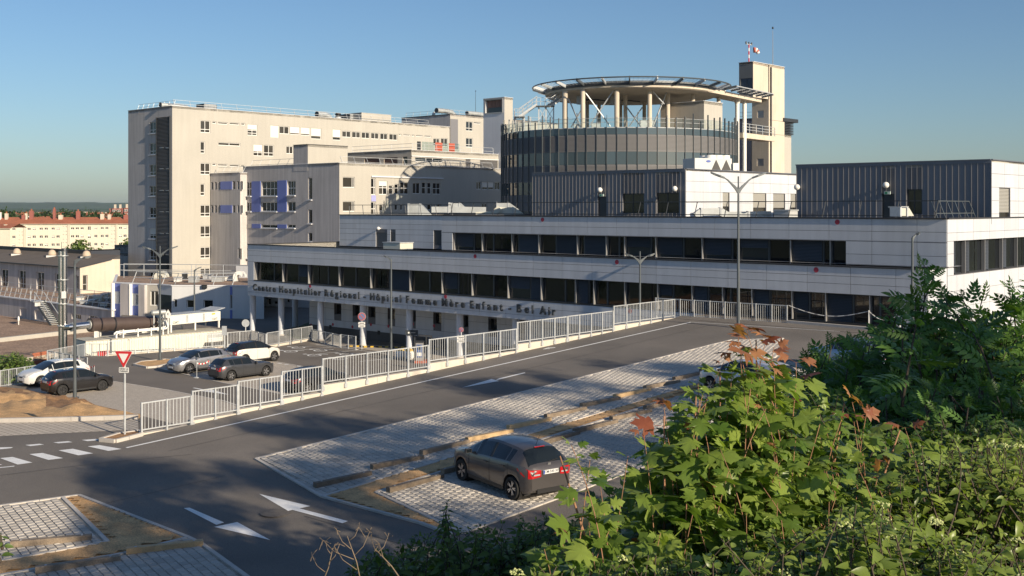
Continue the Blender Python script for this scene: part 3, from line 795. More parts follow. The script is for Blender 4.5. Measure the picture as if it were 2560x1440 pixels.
# right end wall of both storeys, sunlit
vcut = [2.67] + [fe.a(x) for x in (2391, 2432.5, 2472.5, 2510, 2545, 2580, 2620)]
ez = sorted({-.62, fe.z(2367.3, 582.6), fe.z(2367.3, 603.8), fe.z(2367.3, 635.5), -3.24})
cladding(T2, fe, vcut, list(zip(ez[:-1], ez[1:])), [fe_h], clad_white)
zz = sorted({-3.28, e_z0 - .01, -4.6, -5.5, -6.4, -7.6})
cladding(T1, fe, [2.67] + vcut[1:], list(zip(zz[:-1], zz[1:])), [fe_h], clad_white)
band(T2, fe, fx, "kgkgkgkgkg", e_z0 + .02, e_z1, .28)
# link building, further back, left of the upper storey
u2b0, u2b1 = f2b.a(849), f2b.a(1125)
T3 = thingF("hospital_link_block", "plain pale clad block behind the roof edge with two grey doors and a wall lamp", "building", u2b0, 10, -3.3)
zb = f2b.z(849, 537.5)
dh = [pxwin(f2b, 940, 968.5, 581, 616), pxwin(f2b, 977, 989.5, 581, 606), pxwin(f2b, 1084.5, 1104.5, 574, 613)]
body("t3", T3, u2b0, u2b1, 10, 24, -3.6, zb, render_cream, [(f2b, [(h[0], h[1], h[2], h[3], .15) for h in dh], clad_base, .15)])
cb = [f2b.a(x) for x in (849, 891, 932, 977, 1025, 1074)] + [u2b1]
r0 = [zb - .02, f2b.z(849, 558.5), f2b.z(849, 571), f2b.z(849, 583), f2b.z(849, 599), -3.6]
cladding(T3, f2b, cb, list(zip(r0[1:], r0[:-1])), dh, clad_white)
for h in dh[:2]: fpart("door", mat("door_grey", (.10, .105, .11), .5) if "door_grey" not in MATS else MATS["door_grey"], T3, f2b, h[0] + .05, h[1] - .05, -.12, -.08, h[2], h[3])
fpart("louvre_panel", dark_metal, T3, f2b, dh[2][0], dh[2][1], -.12, -.02, dh[2][2], dh[2][3])
# red access discs on the cladding
def disc_at(fc, px, py, r=.16, par=None, m=None, o=.035):
    a, z = fc.hit(px, py); mb = MB(); n = 14
    p0 = [fc.P(a + r * math.cos(t), o, z + r * math.sin(t)) for t in np.linspace(0, 2 * math.pi, n + 1)[:-1]]
    d = fc.P(0, .012, 0) - fc.P(0, 0, 0); mb.extr(p0, d); return part("access_marker", mb, m or red_dot, par)
for x, y, fc, tt in ((1357, 549, f2, T2), (2094, 555, f2, T2), (1188.6, 640.6, f1, T1), (1543, 655, f1, T1), (2041, 674.6, f1, T1), (776, 715, f1, T1), (1114.5, 741.5, f1, T1), (1575.7, 777.7, f1, T1)):
    disc_at(fc, x, y, .15, tt)
# lettering: every letter a piece standing off the cladding
SG = thingF("sign_lettering", "dark raised letters naming the regional hospital along the pale facade band", "sign", 1, 0, -7.4)
def glyph(ch, bold=.02):
    cu = bpy.data.curves.new("letter", 'FONT'); cu.body = ch; cu.size = 1.0; cu.extrude = .04; cu.offset = bold; cu.resolution_u = 4
    o = bpy.data.objects.new("letter", cu); COL.objects.link(o)
    bpy.context.view_layer.update()
    me = bpy.data.meshes.new_from_object(o.evaluated_get(bpy.context.evaluated_depsgraph_get()))
    bpy.data.objects.remove(o); bpy.data.curves.remove(cu)
    me.materials.clear(); me.materials.append(letter_m); return me
GL = {}
def letters(par, word, fc, u0, u1, zb, cap, depth=.10):
    ms = []
    for ch in word:
        if ch not in GL: GL[ch] = glyph(ch)
        ms.append(GL[ch])
    ext = [(min(v.co.x for v in m.vertices), max(v.co.x for v in m.vertices)) for m in ms]
    k = cap / .729
    wd = [(b - a) * k for a, b in ext]; n = len(word); tot = sum(wd); gapw = (u1 - u0 - tot) / max(1, n - 1)
    sx = 1.0
    if n > 1 and gapw < .05: sx = (u1 - u0 - .05 * (n - 1)) / tot; gapw = .05
    x = u0
    for m, (a, b), wx in zip(ms, ext, wd):
        M = Matrix.Translation(fc.P(x - a * k * sx, depth, zb) - BASE[par.name]) @ Matrix.Diagonal((k * sx, 1, k, 1)) @ Matrix.Rotation(math.pi / 2, 4, 'X')
        link("letter", m, par, M); x += wx * sx + gapw
zb_, cap_ = -7.28, .58
for wd_, x0, x1 in (("Centre", 635, 690.5), ("Hospitalier", 700.6, 804), ("Régional", 814, 900), ("-", 911, 915.5), ("Hôpital", 927.5, 1004.5), ("Femme", 1017.5, 1093.7), ("Mère", 1107, 1163.5), ("Enfant", 1177.5, 1259), ("-", 1273.5, 1279.5), ("Bel", 1294.5, 1334.8), ("Air", 1351, 1391)):
    letters(SG, wd_, f1, f1.a(x0), f1.a(x1), zb_, cap_)

# recessed ground floor under the overhang, and the round columns
fg = Face('u', 3.56)
ug0 = fg.a(774)
T4 = thingF("ground_floor", "recessed ground floor in pale panels behind the row of white columns", "building", ug0, 3.56, LOT)
gh = [pxwin(fg, *w_) for w_ in ((836, 854, 759.5, 785), (882, 903, 762, 789), (921, 939.5, 767, 793), (969.5, 988.5, 771.5, 798), (1030, 1040, 777, 804), (1083.5, 1104, 782, 809), (1156.5, 1172, 789, 817), (1221, 1243, 796, 824), (1290, 1312, 803, 831))]
body("t4", T4, ug0, 60, 3.56, 24, LOT - .1, Z1['bot'], render_cream, [(fg, gh, clad_base, .35)])
gc = [fg.a(x) for x in (774, 815, 860, 915, 975, 1040, 1110, 1185, 1265, 1350)] + [60]
gr = [(LOT + .75, -9.75), (-9.75, -8.75), (-8.75, Z1['bot'])]
cladding(T4, fg, gc, gr, gh, clad_white)
fpart("plinth", roof_grey, T4, fg, ug0, 60, 0, .05, LOT - .1, LOT + .74)
for h in gh: window(T4, fg, *h, cols=(0, 1), rows=(0, 1), fm=dark_frame, gm=glass, dp=.28, fw=.05)
for x, y in ((778.5, 812), (833, 811), (882, 817), (928, 811.5), (972, 815.5), (1033, 810), (1086, 814.5), (1153, 828)): disc_at(fg, x, y, .13, T4)
for x, y in ((827, 817.5), (948, 831.5)):
    a, z = fg.hit(x, y); fpart("vent_grille", black_m, T4, fg, a - .16, a + .16, .03, .05, z - .17, z + .17)
def colm(px, v, lab):
    fc = Face('u', v); a = fc.a(px)
    r = thingF("column", lab, "column", a, v, LOT, "white columns under the overhang")
    part("shaft", MB().lathe([(.27, LOT + .12), (.27, Z1['bot'])], (a, v, 0), 20), clad_white, r, 30)
    part("base", MB().lathe([(.31, LOT), (.31, LOT + .12)], (a, v, 0), 20), kerb_m, r, 30)
for px, v, lb in ((632, .55, "white round column at the left end of the overhang"), (703, .55, "second white column from the left end, sunlit at its foot"), (738, 5.5, "grey shaded column set back behind the others"), (801.5, .55, "white column in front of the left edge of the panelled ground floor"), (908, .55, "white column beside the round no parking sign"), (1024, .55, "white column behind the dark information sign"), (1150, .55, "white column behind the stepped fence, with a small round sign"), (1290, .55, "rightmost white column, mostly behind the fence")):
    colm(px, v, lb)
# dark standing-seam boxes on the roof
def seam_box(lab, fc, xs, u1, vdep, z0, z1, openings, fce, ehole, ecl):
    u0 = fc.a(xs[0]); T = thingF("roof_pavilion", lab, "building", u0, fc.plane, z0)
    hs = [h for h, k in openings]
    body("pav", T, u0, u1, fc.plane, fc.plane + vdep, z0, z1, render_cream, [(fc, [(*h, .18) for h in hs], clad_base, .18), (fce, [(*h, .18) for h in ehole], clad_base, .18)], cap_m=clad_grey)
    us = [fc.a(x) for x in xs]; us[-1] = u1 + .03
    cladding(T, fc, us, [(z0, z1 - .18)], hs, clad_grey, .02, .0, "cladding_sheet")
    for u in us:
        segs = [(z0, z1 - .18)]
        for h in hs:
            if h[0] - .02 < u < h[1] + .02: segs = [s for a, b in segs for s in ((a, h[2]), (h[3], b)) if s[1] - s[0] > .05]
        for a, b in segs: fpart("seam", seam_m, T, fc, u - .012, u + .012, .02, .06, a, b)
    fpart("fascia", clad_grey, T, fc, u0 - .02, u1 + .04, .022, .07, z1 - .18, z1 - .002)
    for h, k in openings:
        if k == 'd':
            fpart("door", dark_metal, T, fc, h[0] + .04, h[1] - .04, -.14, -.10, h[2], h[3])
        else: window(T, fc, *h, cols=(0, .46, 1), rows=(0, 1), fm=dark_frame, gm=glass_g2, dp=.1, fw=.07)
    cladding(T, fce, ecl[0], ecl[1], ehole, clad_white)
    for h in ehole:
        wn = window(T, fce, *h, cols=(0, 1), rows=(0, 1), fm=dark_frame, gm=glass_g, dp=.12, fw=.05)
        mb = MB(); n = int((h[3] - h[2]) * .75 / .085)
        for k in range(n):
            z = h[3] - .04 - k * .085
            mb.poly([fce.P(h[0] + .05, -.07, z), fce.P(h[1] - .05, -.07, z), fce.P(h[1] - .05, -.03, z - .07), fce.P(h[0] + .05, -.03, z - .07)])
        stuff(part("blind", mb, blind_lit, wn))
    return T
glass_g2 = glassmat("glass_olive", (.035, .038, .022), .05)
fd = Face('u', 9.53); zt = fd.z(2477, 400)
xsD1 = [1992, 2004.5, 2018, 2030, 2043, 2056, 2069, 2082.5, 2095.5, 2109, 2122, 2136, 2149.5, 2163.5, 2177, 2191, 2205, 2216, 2227.5, 2238.5, 2252, 2266, 2279.5, 2293, 2305.5, 2320.5, 2336, 2351, 2366.5, 2381, 2397, 2413, 2429, 2444.5, 2461, 2477]
opsD1 = [(pxwin(fd, 2205, 2236, 485, 551), 'd'), (pxwin(fd, 2267, 2305, 473.5, 536), 'w')]
eh = [pxwin(fe, 2496.5, 2524.5, 469.5, 550)]
ev = [fe.a(2478)] + [fe.a(x) for x in (2510, 2545, 2582, 2625)]
ezr = sorted({zt - .1, fe.z(2478.3, 433.8), fe.z(2478.3, 467.8), fe.z(2478.3, 501.6), fe.z(2478.3, 534.7), -.62})
D1 = seam_box("dark standing seam pavilion on the right roof with a white sunlit side", fd, xsD1, 61.2, 17, -.95, zt, opsD1, fe, eh, (ev, list(zip(ezr[:-1], ezr[1:]))))
u39 = fd.a(1713); fm_ = Face('v', u39); zt2 = fd.z(1713, 423)
xsD2 = list(np.linspace(1332, 1713, 42)); xsD2 = [1332 + (1713 - 1332) * ((i / 41) * (.86 + .14 * i / 41)) for i in range(42)]
opsD2 = [(pxwin(fd, 1494.5, 1516.5, 491.5, 545), 'd'), (pxwin(fd, 1556.5, 1610, 484, 533.5), 'w'), (pxwin(fd, 1641.5, 1698, 482, 533.5), 'w')]
eh2 = [pxwin(fm_, 1806, 1823, 481, 530), pxwin(fm_, 1882.5, 1915, 482.5, 532), pxwin(fm_, 1932, 1962, 484, 531), pxwin(fm_, 1975.5, 1990, 484, 530)]
ev2 = [fm_.a(x) for x in (1714, 1757, 1800, 1851, 1882, 1925, 1970, 2010)]
ezr2 = sorted({zt2 - .1, fm_.z(1714, 452.5), fm_.z(1714, 479.5), fm_.z(1714, 506.5), -.9})
D2 = seam_box("dark standing seam pavilion in the middle of the roof, below the round glass drum", fd, xsD2, u39, 22, -.95, zt2, opsD2, fm_, eh2, (ev2, list(zip(ezr2[:-1], ezr2[1:]))))
# globe wall lamps and exit signs
def globe(fc, px, py, lab, r=.2):
    a, z = fc.hit(px, py); t = thingF("globe_lamp", lab, "lamp", *fc.P(a, .1, z), "globe wall lamps"); c = fc.P(a, r + .12, z)
    part("globe", MB().lathe([(.01, -r)] + [(r * math.cos(b), r * math.sin(b)) for b in np.linspace(-1.4, 1.4, 9)] + [(.01, r)], c, 16), white_m, t, True)
    part("bracket", MB().bar(fc.P(a, 0.02, z), c, .08), white_m, t)
globe(fd, 2220, 463, "white globe lamp above the door of the right dark pavilion")
globe(fd, 1998, 468, "white globe lamp at the left edge of the right dark pavilion")
globe(fd, 1506, 475, "white globe lamp above the door of the middle dark pavilion")
globe(fd, 1693, 472, "white globe lamp near the right corner of the middle dark pavilion")
globe(f2b, 951.5, 571, "white globe lamp above the grey door on the link block", .16)
green_m = mat("exit_green", (.55, .66, .58), .5)
for px, py, lab in ((2220, 482.3, "small exit sign over the right pavilion's door"), (1506, 488, "small exit sign over the middle pavilion's door")):
    a, z = fd.hit(px, py); t = thingF("exit_sign", lab, "sign", *fd.P(a, .08, z), "exit signs on the roof pavilions")
    fpart("box", green_m, t, fd, a - .2, a + .2, .07, .13, z - .09, z + .09)
    mb = MB(); fpart("pictogram", mat("sign_green", (.02, .22, .10), .5) if "sign_green" not in MATS else MATS["sign_green"], t, fd, a - .15, a + .02, .13, .135, z - .06, z + .06)
# guard rails along the roof edge
railing(None, "roof_railing", "long slim guard rail along the upper roof edge", [(f2.a(1112), 3.3, -.55), (60.3, 3.3, -.55)], .95, .25, 2.3, (.95, .12), dark_metal, None, (0.6, .5, 0))
railing(None, "roof_railing", "guard rail with leaning struts at the right end of the roof edge", [(60.4, 3.4, -.55), (60.4, 9.2, -.55)], .95, .4, 1.1, (.95, .25), pole_grey, None, (-1.0, .2, 0))
railing(None, "roof_railing", "dark guard rail on the link block roof", [(u2b0 + .8, 10.6, zb), (u2b1 - .3, 10.6, zb)], .95, .4, 1.9, (.95, .2), dark_metal, None, (-.8, .4, 0))
# ---------------------------------------------------------------- the older hospital blocks behind
GR = -11.4
def corner(px, d): return uv(at(px, HY, d))
def slab_sills(par, fc, h): part("window_sill", MB().fbox(fc, h[0] - .05, h[1] + .05, 0, .28, h[2] - .16, h[2] - .04), render_white, par)
# A: tall block on the left
uA, vA = corner(430.6, 178)
fA, fAs = Face('v', uA), Face('u', vA)
zA = fA.z(430.6, 264.7); uA0 = fAs.a(320.5); vA1 = fA.a(1124)
HA = thingF("hospital_block", "tall cream and grey hospital block on the left with a dark louvred strip", "building", uA, vA, GR)
lh = [pxwin(fAs, 373.5, 390, yt, yb) for yt, yb in ((306, 333.7), (359, 386.5), (412, 439), (465, 490), (518, 544), (570.5, 596), (623.5, 649.5), (676.5, 703))]
W = []
for k, (yt, yb) in enumerate(((300.7, 331), (353.8, 383), (407.3, 436), (459.4, 489), (512.5, 541), (564.6, 593), (618, 646), (671, 693.5))):
    W.append((pxwin(fA, 501.4, 525.7 if k not in (1, 3) else 512.3, yt, yb), (0, .48, 1) if k not in (1, 3) else (0, 1), (0, .27, 1), 0, [glass_g]))
def addw(x0, x1, yt, yb, cols=(0, 1), rows=(0, 1), sh=0): W.append((pxwin(fA, x0, x1, yt, yb), cols, rows, sh, [glass_g]))
for y0, x0s in ((303, (530.5, 546, 575.5, 604.5)), (408, (531, 546, 575.5, 604))):
    for i, (a, b) in enumerate(((531, 541), (545, 569.5), (574.5, 599), (603, 613))): addw(a, b, y0 + i * 1.4, y0 + 5.5 + i * 1.4)
addw(619, 643, 310.5, 338, (0, .5, 1), (0, .22, .46, 1), .46)
addw(676, 697.5, 313, 343, sh=1); addw(699, 723, 315, 334, (0, .5, 1)); addw(725.5, 749.5, 316.5, 336, sh=.8); addw(752.5, 775, 318.5, 338, sh=.8); addw(778, 803, 320, 347, (0, 1), (0, .3, 1), .72)
addw(832, 852, 323, 350, (0, 1), (0, .3, 1), .72)
for x0, x1 in ((856, 877.5), (880.5, 901.5), (904.5, 924.5), (928, 947.5), (951, 969.5), (973.5, 993.5)): addw(x0, x1, 327 + (x0 - 856) * .062, 342.5 + (x0 - 856) * .062, (0, .5, 1))
for x0, x1 in ((997, 1004), (1008, 1025.5), (1029.5, 1036), (1040, 1057), (1061, 1078)): addw(x0, x1, 334.5 + (x0 - 997) * .06, 338.5 + (x0 - 997) * .06)
addw(1083.5, 1099.5, 345.5, 364.5, (0, .5, 1), (0, .3, 1)); addw(1102.5, 1119.5, 345, 366, (0, .5, 1), (0, .3, 1))
addw(546, 601, 355.5, 363, (0, .5, 1)); addw(634, 656.5, 361, 389.5, (0, .5, 1), (0, .3, 1), .6); addw(660, 684.5, 362, 390, (0, .5, 1), (0, .3, 1)); addw(716, 733, 365, 384, (0, .5, 1))
aw = [w_[0] for w_ in W]
body("ha", HA, uA0, uA, vA, vA1, GR - .5, zA, render_cream, [(fA, aw, render_cream, .2), (fAs, lh, render_grey, .25)], cap_m=render_white)
for h, c, r, sh, g in W: window(HA, fA, *h, cols=c, rows=r, shut=sh, gm=g, dp=.12, fw=.09)
for i, h in enumerate(lh):
    window(HA, fAs, *h, cols=(0, .5, 1), rows=(0, .3, 1), gm=[glass_b, glass], dp=.15, fw=.08, shut=(0, 0, 0, 0, 0, .6, 0, 0)[i]); slab_sills(HA, fAs, h)
# louvred strip
a0, zt_ = fAs.hit(394.5, 293); a1 = fAs.a(427)
part("louvre_frame", MB().fbox(fAs, a0 - .1, a0, 0, .30, GR, zt_).fbox(fAs, a1, a1 + .1, 0, .30, GR, zt_).fbox(fAs, a0, a1, 0, .06, GR, zt_), dark_metal, HA)
mb = MB(); z = zt_
while z > GR + 4:
    mb.add([fAs.P(a0, .10, z), fAs.P(a1, .10, z), fAs.P(a1, .27, z - .12), fAs.P(a0, .27, z - .12), fAs.P(a1, .25, z - .14), fAs.P(a0, .25, z - .14)], [(0, 1, 2, 3), (3, 2, 4, 5)]); z -= .215
stuff(part("louvre_slats", mb, mat("louvre_charcoal", (.21, .205, .20), .55, .1), HA))
for py in (369.5, 422, 476, 529, 583, 636):
    for x0, x1 in ((403, 412.5), (418.5, 426)): b0, zz_ = fAs.hit(x0, py); fpart("bracket", alu, HA, fAs, b0, fAs.a(x1), .27, .30, zz_ - .09, zz_ + .03)
part("rainwater_pole", MB().bar(fAs.P(fAs.a(345), 0, fAs.z(366, 281)), fAs.P(fAs.a(366), 1.3, fAs.z(366, 281)), .05), alu, HA)
# roof plant on A
railing(None, "roof_railing", "slim guard rail along the roof of the tall cream block", [(uA - .6, vA + .8, zA), (uA - .6, vA1 - 5, zA)], 1.1, .5, 3.0, (1.1, .5), galv, None, (-.9, 0, 0))
railing(None, "roof_railing", "short guard rail on the tall block's left roof corner", [(uA0 + 1.5, vA + .8, zA), (uA - 1, vA + .8, zA)], 1.0, .5, 1.7, (1.0, .5), galv, None, (.2, .6, 0))
def roofbox(name, lab, cat, fc, x0, x1, yt, yb, dep, m, slats=False):
    a0, z1 = fc.hit(x0, yt); _, z0 = fc.hit(x0, yb); a1 = fc.a(x1)
    t = thingF(name, lab, cat, *fc.P(a0, -dep / 2, z0))
    part("casing", MB().fbox(fc, a0, a1, -dep, 0, z0, z1), m, t)
    if slats:
        for k in range(5): zz = z0 + (z1 - z0) * (k + .5) / 5; fpart("slat", galv, t, fc, a0 + .1, a1 - .1, 0, .05, zz - .05, zz + .05)
    else: fpart("lid", galv, t, fc, a0 - .05, a1 + .05, -dep - .05, .05, z1, z1 + .08)
    return t
fAr = Face('v', uA - 2.5); fAr2 = Face('v', uA - 5)
roofbox("roof_vent", "grey slatted vent box on the tall cream block's roof", "vent", fAr, 509, 542, 259, 271, 2.2, dark_metal, True)
roofbox("lift_housing", "cream box on the far end of the tall block's roof", "roof structure", fAr, 904, 978, 282, 301, 5, render_cream)
roofbox("roof_vent", "dark vent box beside the cream roof box on the tall block", "vent", fAr2, 874, 905, 284.5, 298, 3, dark_metal, True)
def ductbend(lab, fc, px, py, r, L, m=None):
    """a duct lying on a roof that bends over"""
    a, z = fc.hit(px, py); t = thingF("roof_duct", lab, "duct", *fc.P(a, 0, z))
    pts = [fc.P(a, 0, z - r * .2)] + [fc.P(a + L - r * 1.2 + r * 1.2 * math.sin(b), 0, z + r * .8 - r * 1.0 + r * math.cos(b)) for b in np.linspace(0, 1.5, 5)]
    part("pipe", MB().tube([fc.P(a, 0, z + r * .8), fc.P(a + L * .6, 0, z + r * .8), fc.P(a + L * .85, 0, z + r * .5), fc.P(a + L, 0, z - r * .6)], r, 12), m or steel_dull, t, 40)
    part("collar", MB().tube([fc.P(a + L * .3, 0, z + r * .8), fc.P(a + L * .33, 0, z + r * .8)], r * 1.08, 12), galv, t, 40)
    part("mouth", MB().tube([fc.P(a - .15, 0, z + r * .8), fc.P(a, 0, z + r * .8)], [r * 1.06, r * 1.02], 12), dark_metal, t, 40)
ductbend("fat grey duct on the tall block's front roof corner", Face('v', uA - 3.0), 402, 266, .34, 5.5)
ductbend("rounded grey duct near the middle of the tall block's roof", fAr, 793, 291, .5, 3)
t = thingF("roof_fan", "small black roof fan beyond the rounded duct on the tall block", "fan", *fAr.P(fAr.a(845), 0, fAr.z(845, 292)))
a_, z_ = fAr.hit(845, 293); part("hood", MB().lathe([(.5, 0), (.4, .4), (.6, .45), (.5, .7), (.2, .8)], fAr.P(a_, 0, z_), 14), black_m, t, 40); part("base", MB().lathe([(.6, -.2), (.6, 0)], fAr.P(a_, 0, z_), 14), galv, t)
# A2: block beyond, rising behind
uA2, vA2 = corner(1122, 226); fB2, fB2s = Face('v', uA2 + .4), Face('u', vA2)
zA2 = fB2.z(1122, 285)
HA2 = thingF("hospital_block", "cream hospital block beyond the tall one, with a dark sheet for the shaded recess at its corner", "building", uA2, vA2, GR)
w2 = [pxwin(fB2, 1165, 1182, 303, 327), pxwin(fB2, 1165, 1182, 344.5, 368), pxwin(fB2, 1184.5, 1202, 304.5, 309)]
body("ha2", HA2, fAs.a(0) * 0 + Face('u', vA2).a(1004), uA2 + .4, vA2, vA2 + 34, GR, zA2, render_grey, [(fB2, w2, render_cream, .2)])
for h in w2: window(HA2, fB2, *h, cols=(0, .5, 1) if h[3] - h[2] > 1 else (0, 1), rows=(0, .3, 1) if h[3] - h[2] > 1 else (0, 1), gm=glass_b, dp=.12, fw=.09)
b0, z1_ = fB2.hit(1126, 297); fpart("shaded_recess", mat("recess_shade_grey", (.17, .17, .185), .7), HA2, fB2, b0, fB2.a(1144.5), 0, .06, fB2.z(1126, 372), z1_)  # flat dark sheet painted where the corner recess lies in shade
railing(None, "roof_railing", "guard rail on the block beyond the tall cream one", [(uA2 - 1, vA2 + 1, zA2), (uA2 - 1, vA2 + 30, zA2)], 1.1, .4, 3.2, (1.1, .5), galv, None, (-.9, 0, 0))
railing(None, "roof_railing", "guard rail on the shaded roof edge of the block beyond", [(uA2 - 14, vA2 + 1, zA2), (uA2 - 1, vA2 + 1, zA2)], 1.1, .4, 2.2, (1.1, .5), galv, None, (0, .9, 0))
fB2r = Face('v', uA2 - 3)
ductbend("grey duct on the shaded roof of the block beyond", fB2r, 1092, 281, .5, 5)
ductbend("curved grey duct at the far roof end beside the white stair tower", fB2r, 1168, 287, .45, 6)
t = thingF("antenna_mast", "thin antenna mast on the roof left of the white stair tower", "antenna", *fB2r.P(fB2r.a(1189), 0, zA2))
a_ = fB2r.a(1189); part("mast", MB().tube([fB2r.P(a_, 0, zA2), fB2r.P(a_, 0, fB2r.z(1189, 229))], [.05, .03], 6), dark_metal, t); part("tip", MB().lathe([(.02, 0), (.14, .1), (.02, .25)], fB2r.P(a_, 0, fB2r.z(1189, 229)), 8), dark_metal, t)
t = thingF("satellite_dish", "small white satellite dish on the shaded roof", "satellite dish", *fB2s.P(fB2s.a(1077), -1, zA2))
p_ = fB2s.P(fB2s.a(1077), -1, fB2s.z(1077, 285)); part("dish", MB().lathe([(.02, 0), (.3, .06), (.5, .18)], p_, 14, 0, Matrix.Rotation(1.4, 3, 'X')), white_m, t, True); part("stand", MB().bar(p_, p_ - Vector((0, 0, .9)), .07), galv, t)

# B: middle block, grey front with blue panels
uB, vB = corner(848.3, 163); fBl, fBs = Face('v', uB), Face('u', vB)
zB = fBl.z(848.3, 407); uB0 = fBs.a(608)
HB = thingF("hospital_block", "middle hospital block with a grey front, blue panels and a sunlit cream side", "building", uB, vB, GR)
def fb(x, y): return 300 + x / 2.88, 200 + y / 2.88
def fw_(x0, x1, y0, y1): a, b = fb(x0, y0); c, d = fb(x1, y1); return pxwin(fBs, a, c, b, d)
BW = [(fw_(902, 948, 735, 835), (0, .5, 1), (0, .5, 1)), (fw_(1018, 1134, 731, 835), (0, .27, .52, .76, 1), (0, .5, 1)), (fw_(1205, 1264, 727, 830), (0, .35, .68, 1), (0, .5, 1)),
      (fw_(902, 948, 882, 945), (0, .5, 1), (0, 1)), (fw_(1018, 1134, 880, 945), (0, .27, .52, .76, 1), (0, 1)), (fw_(1205, 1264, 877, 945), (0, .5, 1), (0, 1)),
      (fw_(1018, 1134, 1040, 1064), (0, .5, 1), (0, 1)), (fw_(1205, 1264, 1040, 1064), (0, .5, 1), (0, 1)),
      (fw_(1355, 1384, 703, 860), (0, 1), (0, 1)), (fw_(1355, 1384, 932, 1032), (0, 1), (0, 1)), (fw_(1355, 1384, 1098, 1162), (0, 1), (0, 1)), (fw_(851, 874, 1212, 1283), (0, 1), (0, 1)), (fw_(910, 935, 1212, 1283), (0, 1), (0, 1))]
def zx(x, y): return 840 + x / 6.0, 340 + y / 6.0
def lw(x0, x1, y0, y1): a, b = zx(x0, y0); c, d = zx(x1, y1); return pxwin(fBl, a, c, b, d)
LW = [(lw(103, 282, 612, 772), (0, .82, 1), (0, 1), 0), (lw(103, 282, 978, 1132), (0, .82, 1), (0, 1), 0), (lw(525, 598, 632, 880), (0, .7, 1), (0, .45, 1), 0), (lw(525, 598, 985, 1180), (0, .7, 1), (0, .45, 1), 0),
      (lw(645, 770, 672, 878), (0, .5, 1), (0, .5, .64, 1), .36), (lw(792, 858, 740, 874), (0, 1), (0, .68, 1), 0), (lw(880, 940, 718, 872), (0, 1), (0, .6, 1), 0), (lw(962, 1092, 690, 872), (0, .5, 1), (0, .5, 1), 0),
      (lw(1152, 1262, 700, 866), (0, .5, 1), (0, 1), 0), (lw(1290, 1350, 694, 872), (0, 1), (0, .55, 1), 0), (lw(1372, 1430, 697, 872), (0, 1), (0, .55, 1), 0), (lw(1452, 1570, 700, 874), (0, .5, 1), (0, .5, 1), 0),
      (lw(2108, 2180, 685, 800), (0, .5, 1), (0, 1), 0), (lw(2192, 2278, 688, 805), (0, 1), (0, .35, 1), .62), (lw(2284, 2370, 690, 807), (0, 1), (0, .35, 1), .62), (lw(2384, 2464, 690, 808), (0, .5, 1), (0, 1), 0),
      (lw(650, 708, 1020, 1125), (0, 1), (0, 1), 0), (lw(738, 768, 1038, 1115), (0, 1), (0, 1), 0), (lw(880, 930, 1018, 1115), (0, 1), (0, 1), 0), (lw(964, 1005, 1020, 1115), (0, 1), (0, 1), 0), (lw(1372, 1428, 1018, 1110), (0, 1), (0, 1), 0), (lw(1520, 1570, 1018, 1110), (0, 1), (0, 1), 0), (lw(2190, 2268, 1012, 1085), (0, .5, 1), (0, 1), 0)]
vB1 = fBl.a(1290)
body("hb", HB, uB0, uB, vB, vB1, GR, zB, render_cream, [(fBl, [h[0] for h in LW], render_cream, .22), (fBs, [h[0] for h in BW], render_grey, .25)], cap_m=render_white)
for h, c, r, sh in LW: window(HB, fBl, *h, cols=c, rows=r, shut=sh, gm=[glass_g, glass], dp=.14, fw=.09)
for h, c, r in BW:
    window(HB, fBs, *h, cols=c, rows=r, gm=[glass, glass_b], dp=.17, fw=.09)
    slab_sills(HB, fBs, h)
def bluep(fc, x0, x1, y0, y1, par):
    a, b = fb(x0, y0); c, d = fb(x1, y1); h = pxwin(fc, a, c, b, d); fpart("blue_panel", blue_m, par, fc, h[0], h[1], 0, .06, h[2], h[3])
for q in ((949, 1012, 730, 950), (1134, 1200, 724, 950), (951, 1014, 1036, 1067), (1135, 1200, 1040, 1068)): bluep(fBs, *q, HB)
b0, b1, b2, b3 = lw(528, 598, 890, 980); fpart("blue_panel", mat("blue_panel_pale", (.33, .34, .62), .6), HB, fBl, b0, b1, 0, .04, b2, b3)
a, b = fb(1355, 600); 
for q in ((920, 948, 1037, 1066),):
    h = pxwin(fBs, *fb(q[0], 0)[:1], fb(q[1], 0)[0], fb(0, q[2])[1], fb(0, q[3])[1]); fpart("vent_panel", alu, HB, fBs, h[0], h[1], 0, .05, h[2], h[3])
# wider eaves strip that frames the recessed windows on the sunlit side
b0, _, _, b3 = lw(645, 700, 655, 878); b1 = lw(1600, 1620, 655, 878)[0]
fpart("lintel", render_white, HB, fBl, lw(525, 540, 622, 800)[0], b1, 0, .22, b3 + .35, b3 + .55)
# raised part and set back storey on B
uBt, vBt = corner(770, 1); 
fT = Face('v', fBs.a(770)); zBt = Face('u', vB).z(770, 361)
HBT = thingF("roof_tower", "square cream and grey roof tower on the middle block", "roof structure", fT.plane, vB, zB)
body("hbt", HBT, fBs.a(734), fT.plane, vB - .03, fT.a(869), zB - 1, zBt, render_cream, [(Face('u', vB - .03), [], render_grey, .1)])
vH = None
fHs = Face('u', corner(1028.8, 176)[1]); fHl = Face('v', corner(1028.8, 176)[0]); zH = fHl.z(1028.8, 374.7)
HD = thingF("roof_storey", "set back roof storey of the middle block with a sunlit side and brown shutters", "building", fHl.plane, fHs.plane, zB)
hw = [pxwin(fHl, 1038, 1107, 392.5, 404), pxwin(fHl, 1200, 1244, 400, 420), pxwin(fHl, 1164, 1176, 398, 418)]
sw = [pxwin(fHs, 911, 948.5, 397, 412), pxwin(fHs, 960, 994, 394.5, 412), pxwin(fHs, 1007, 1018.5, 392, 412)]
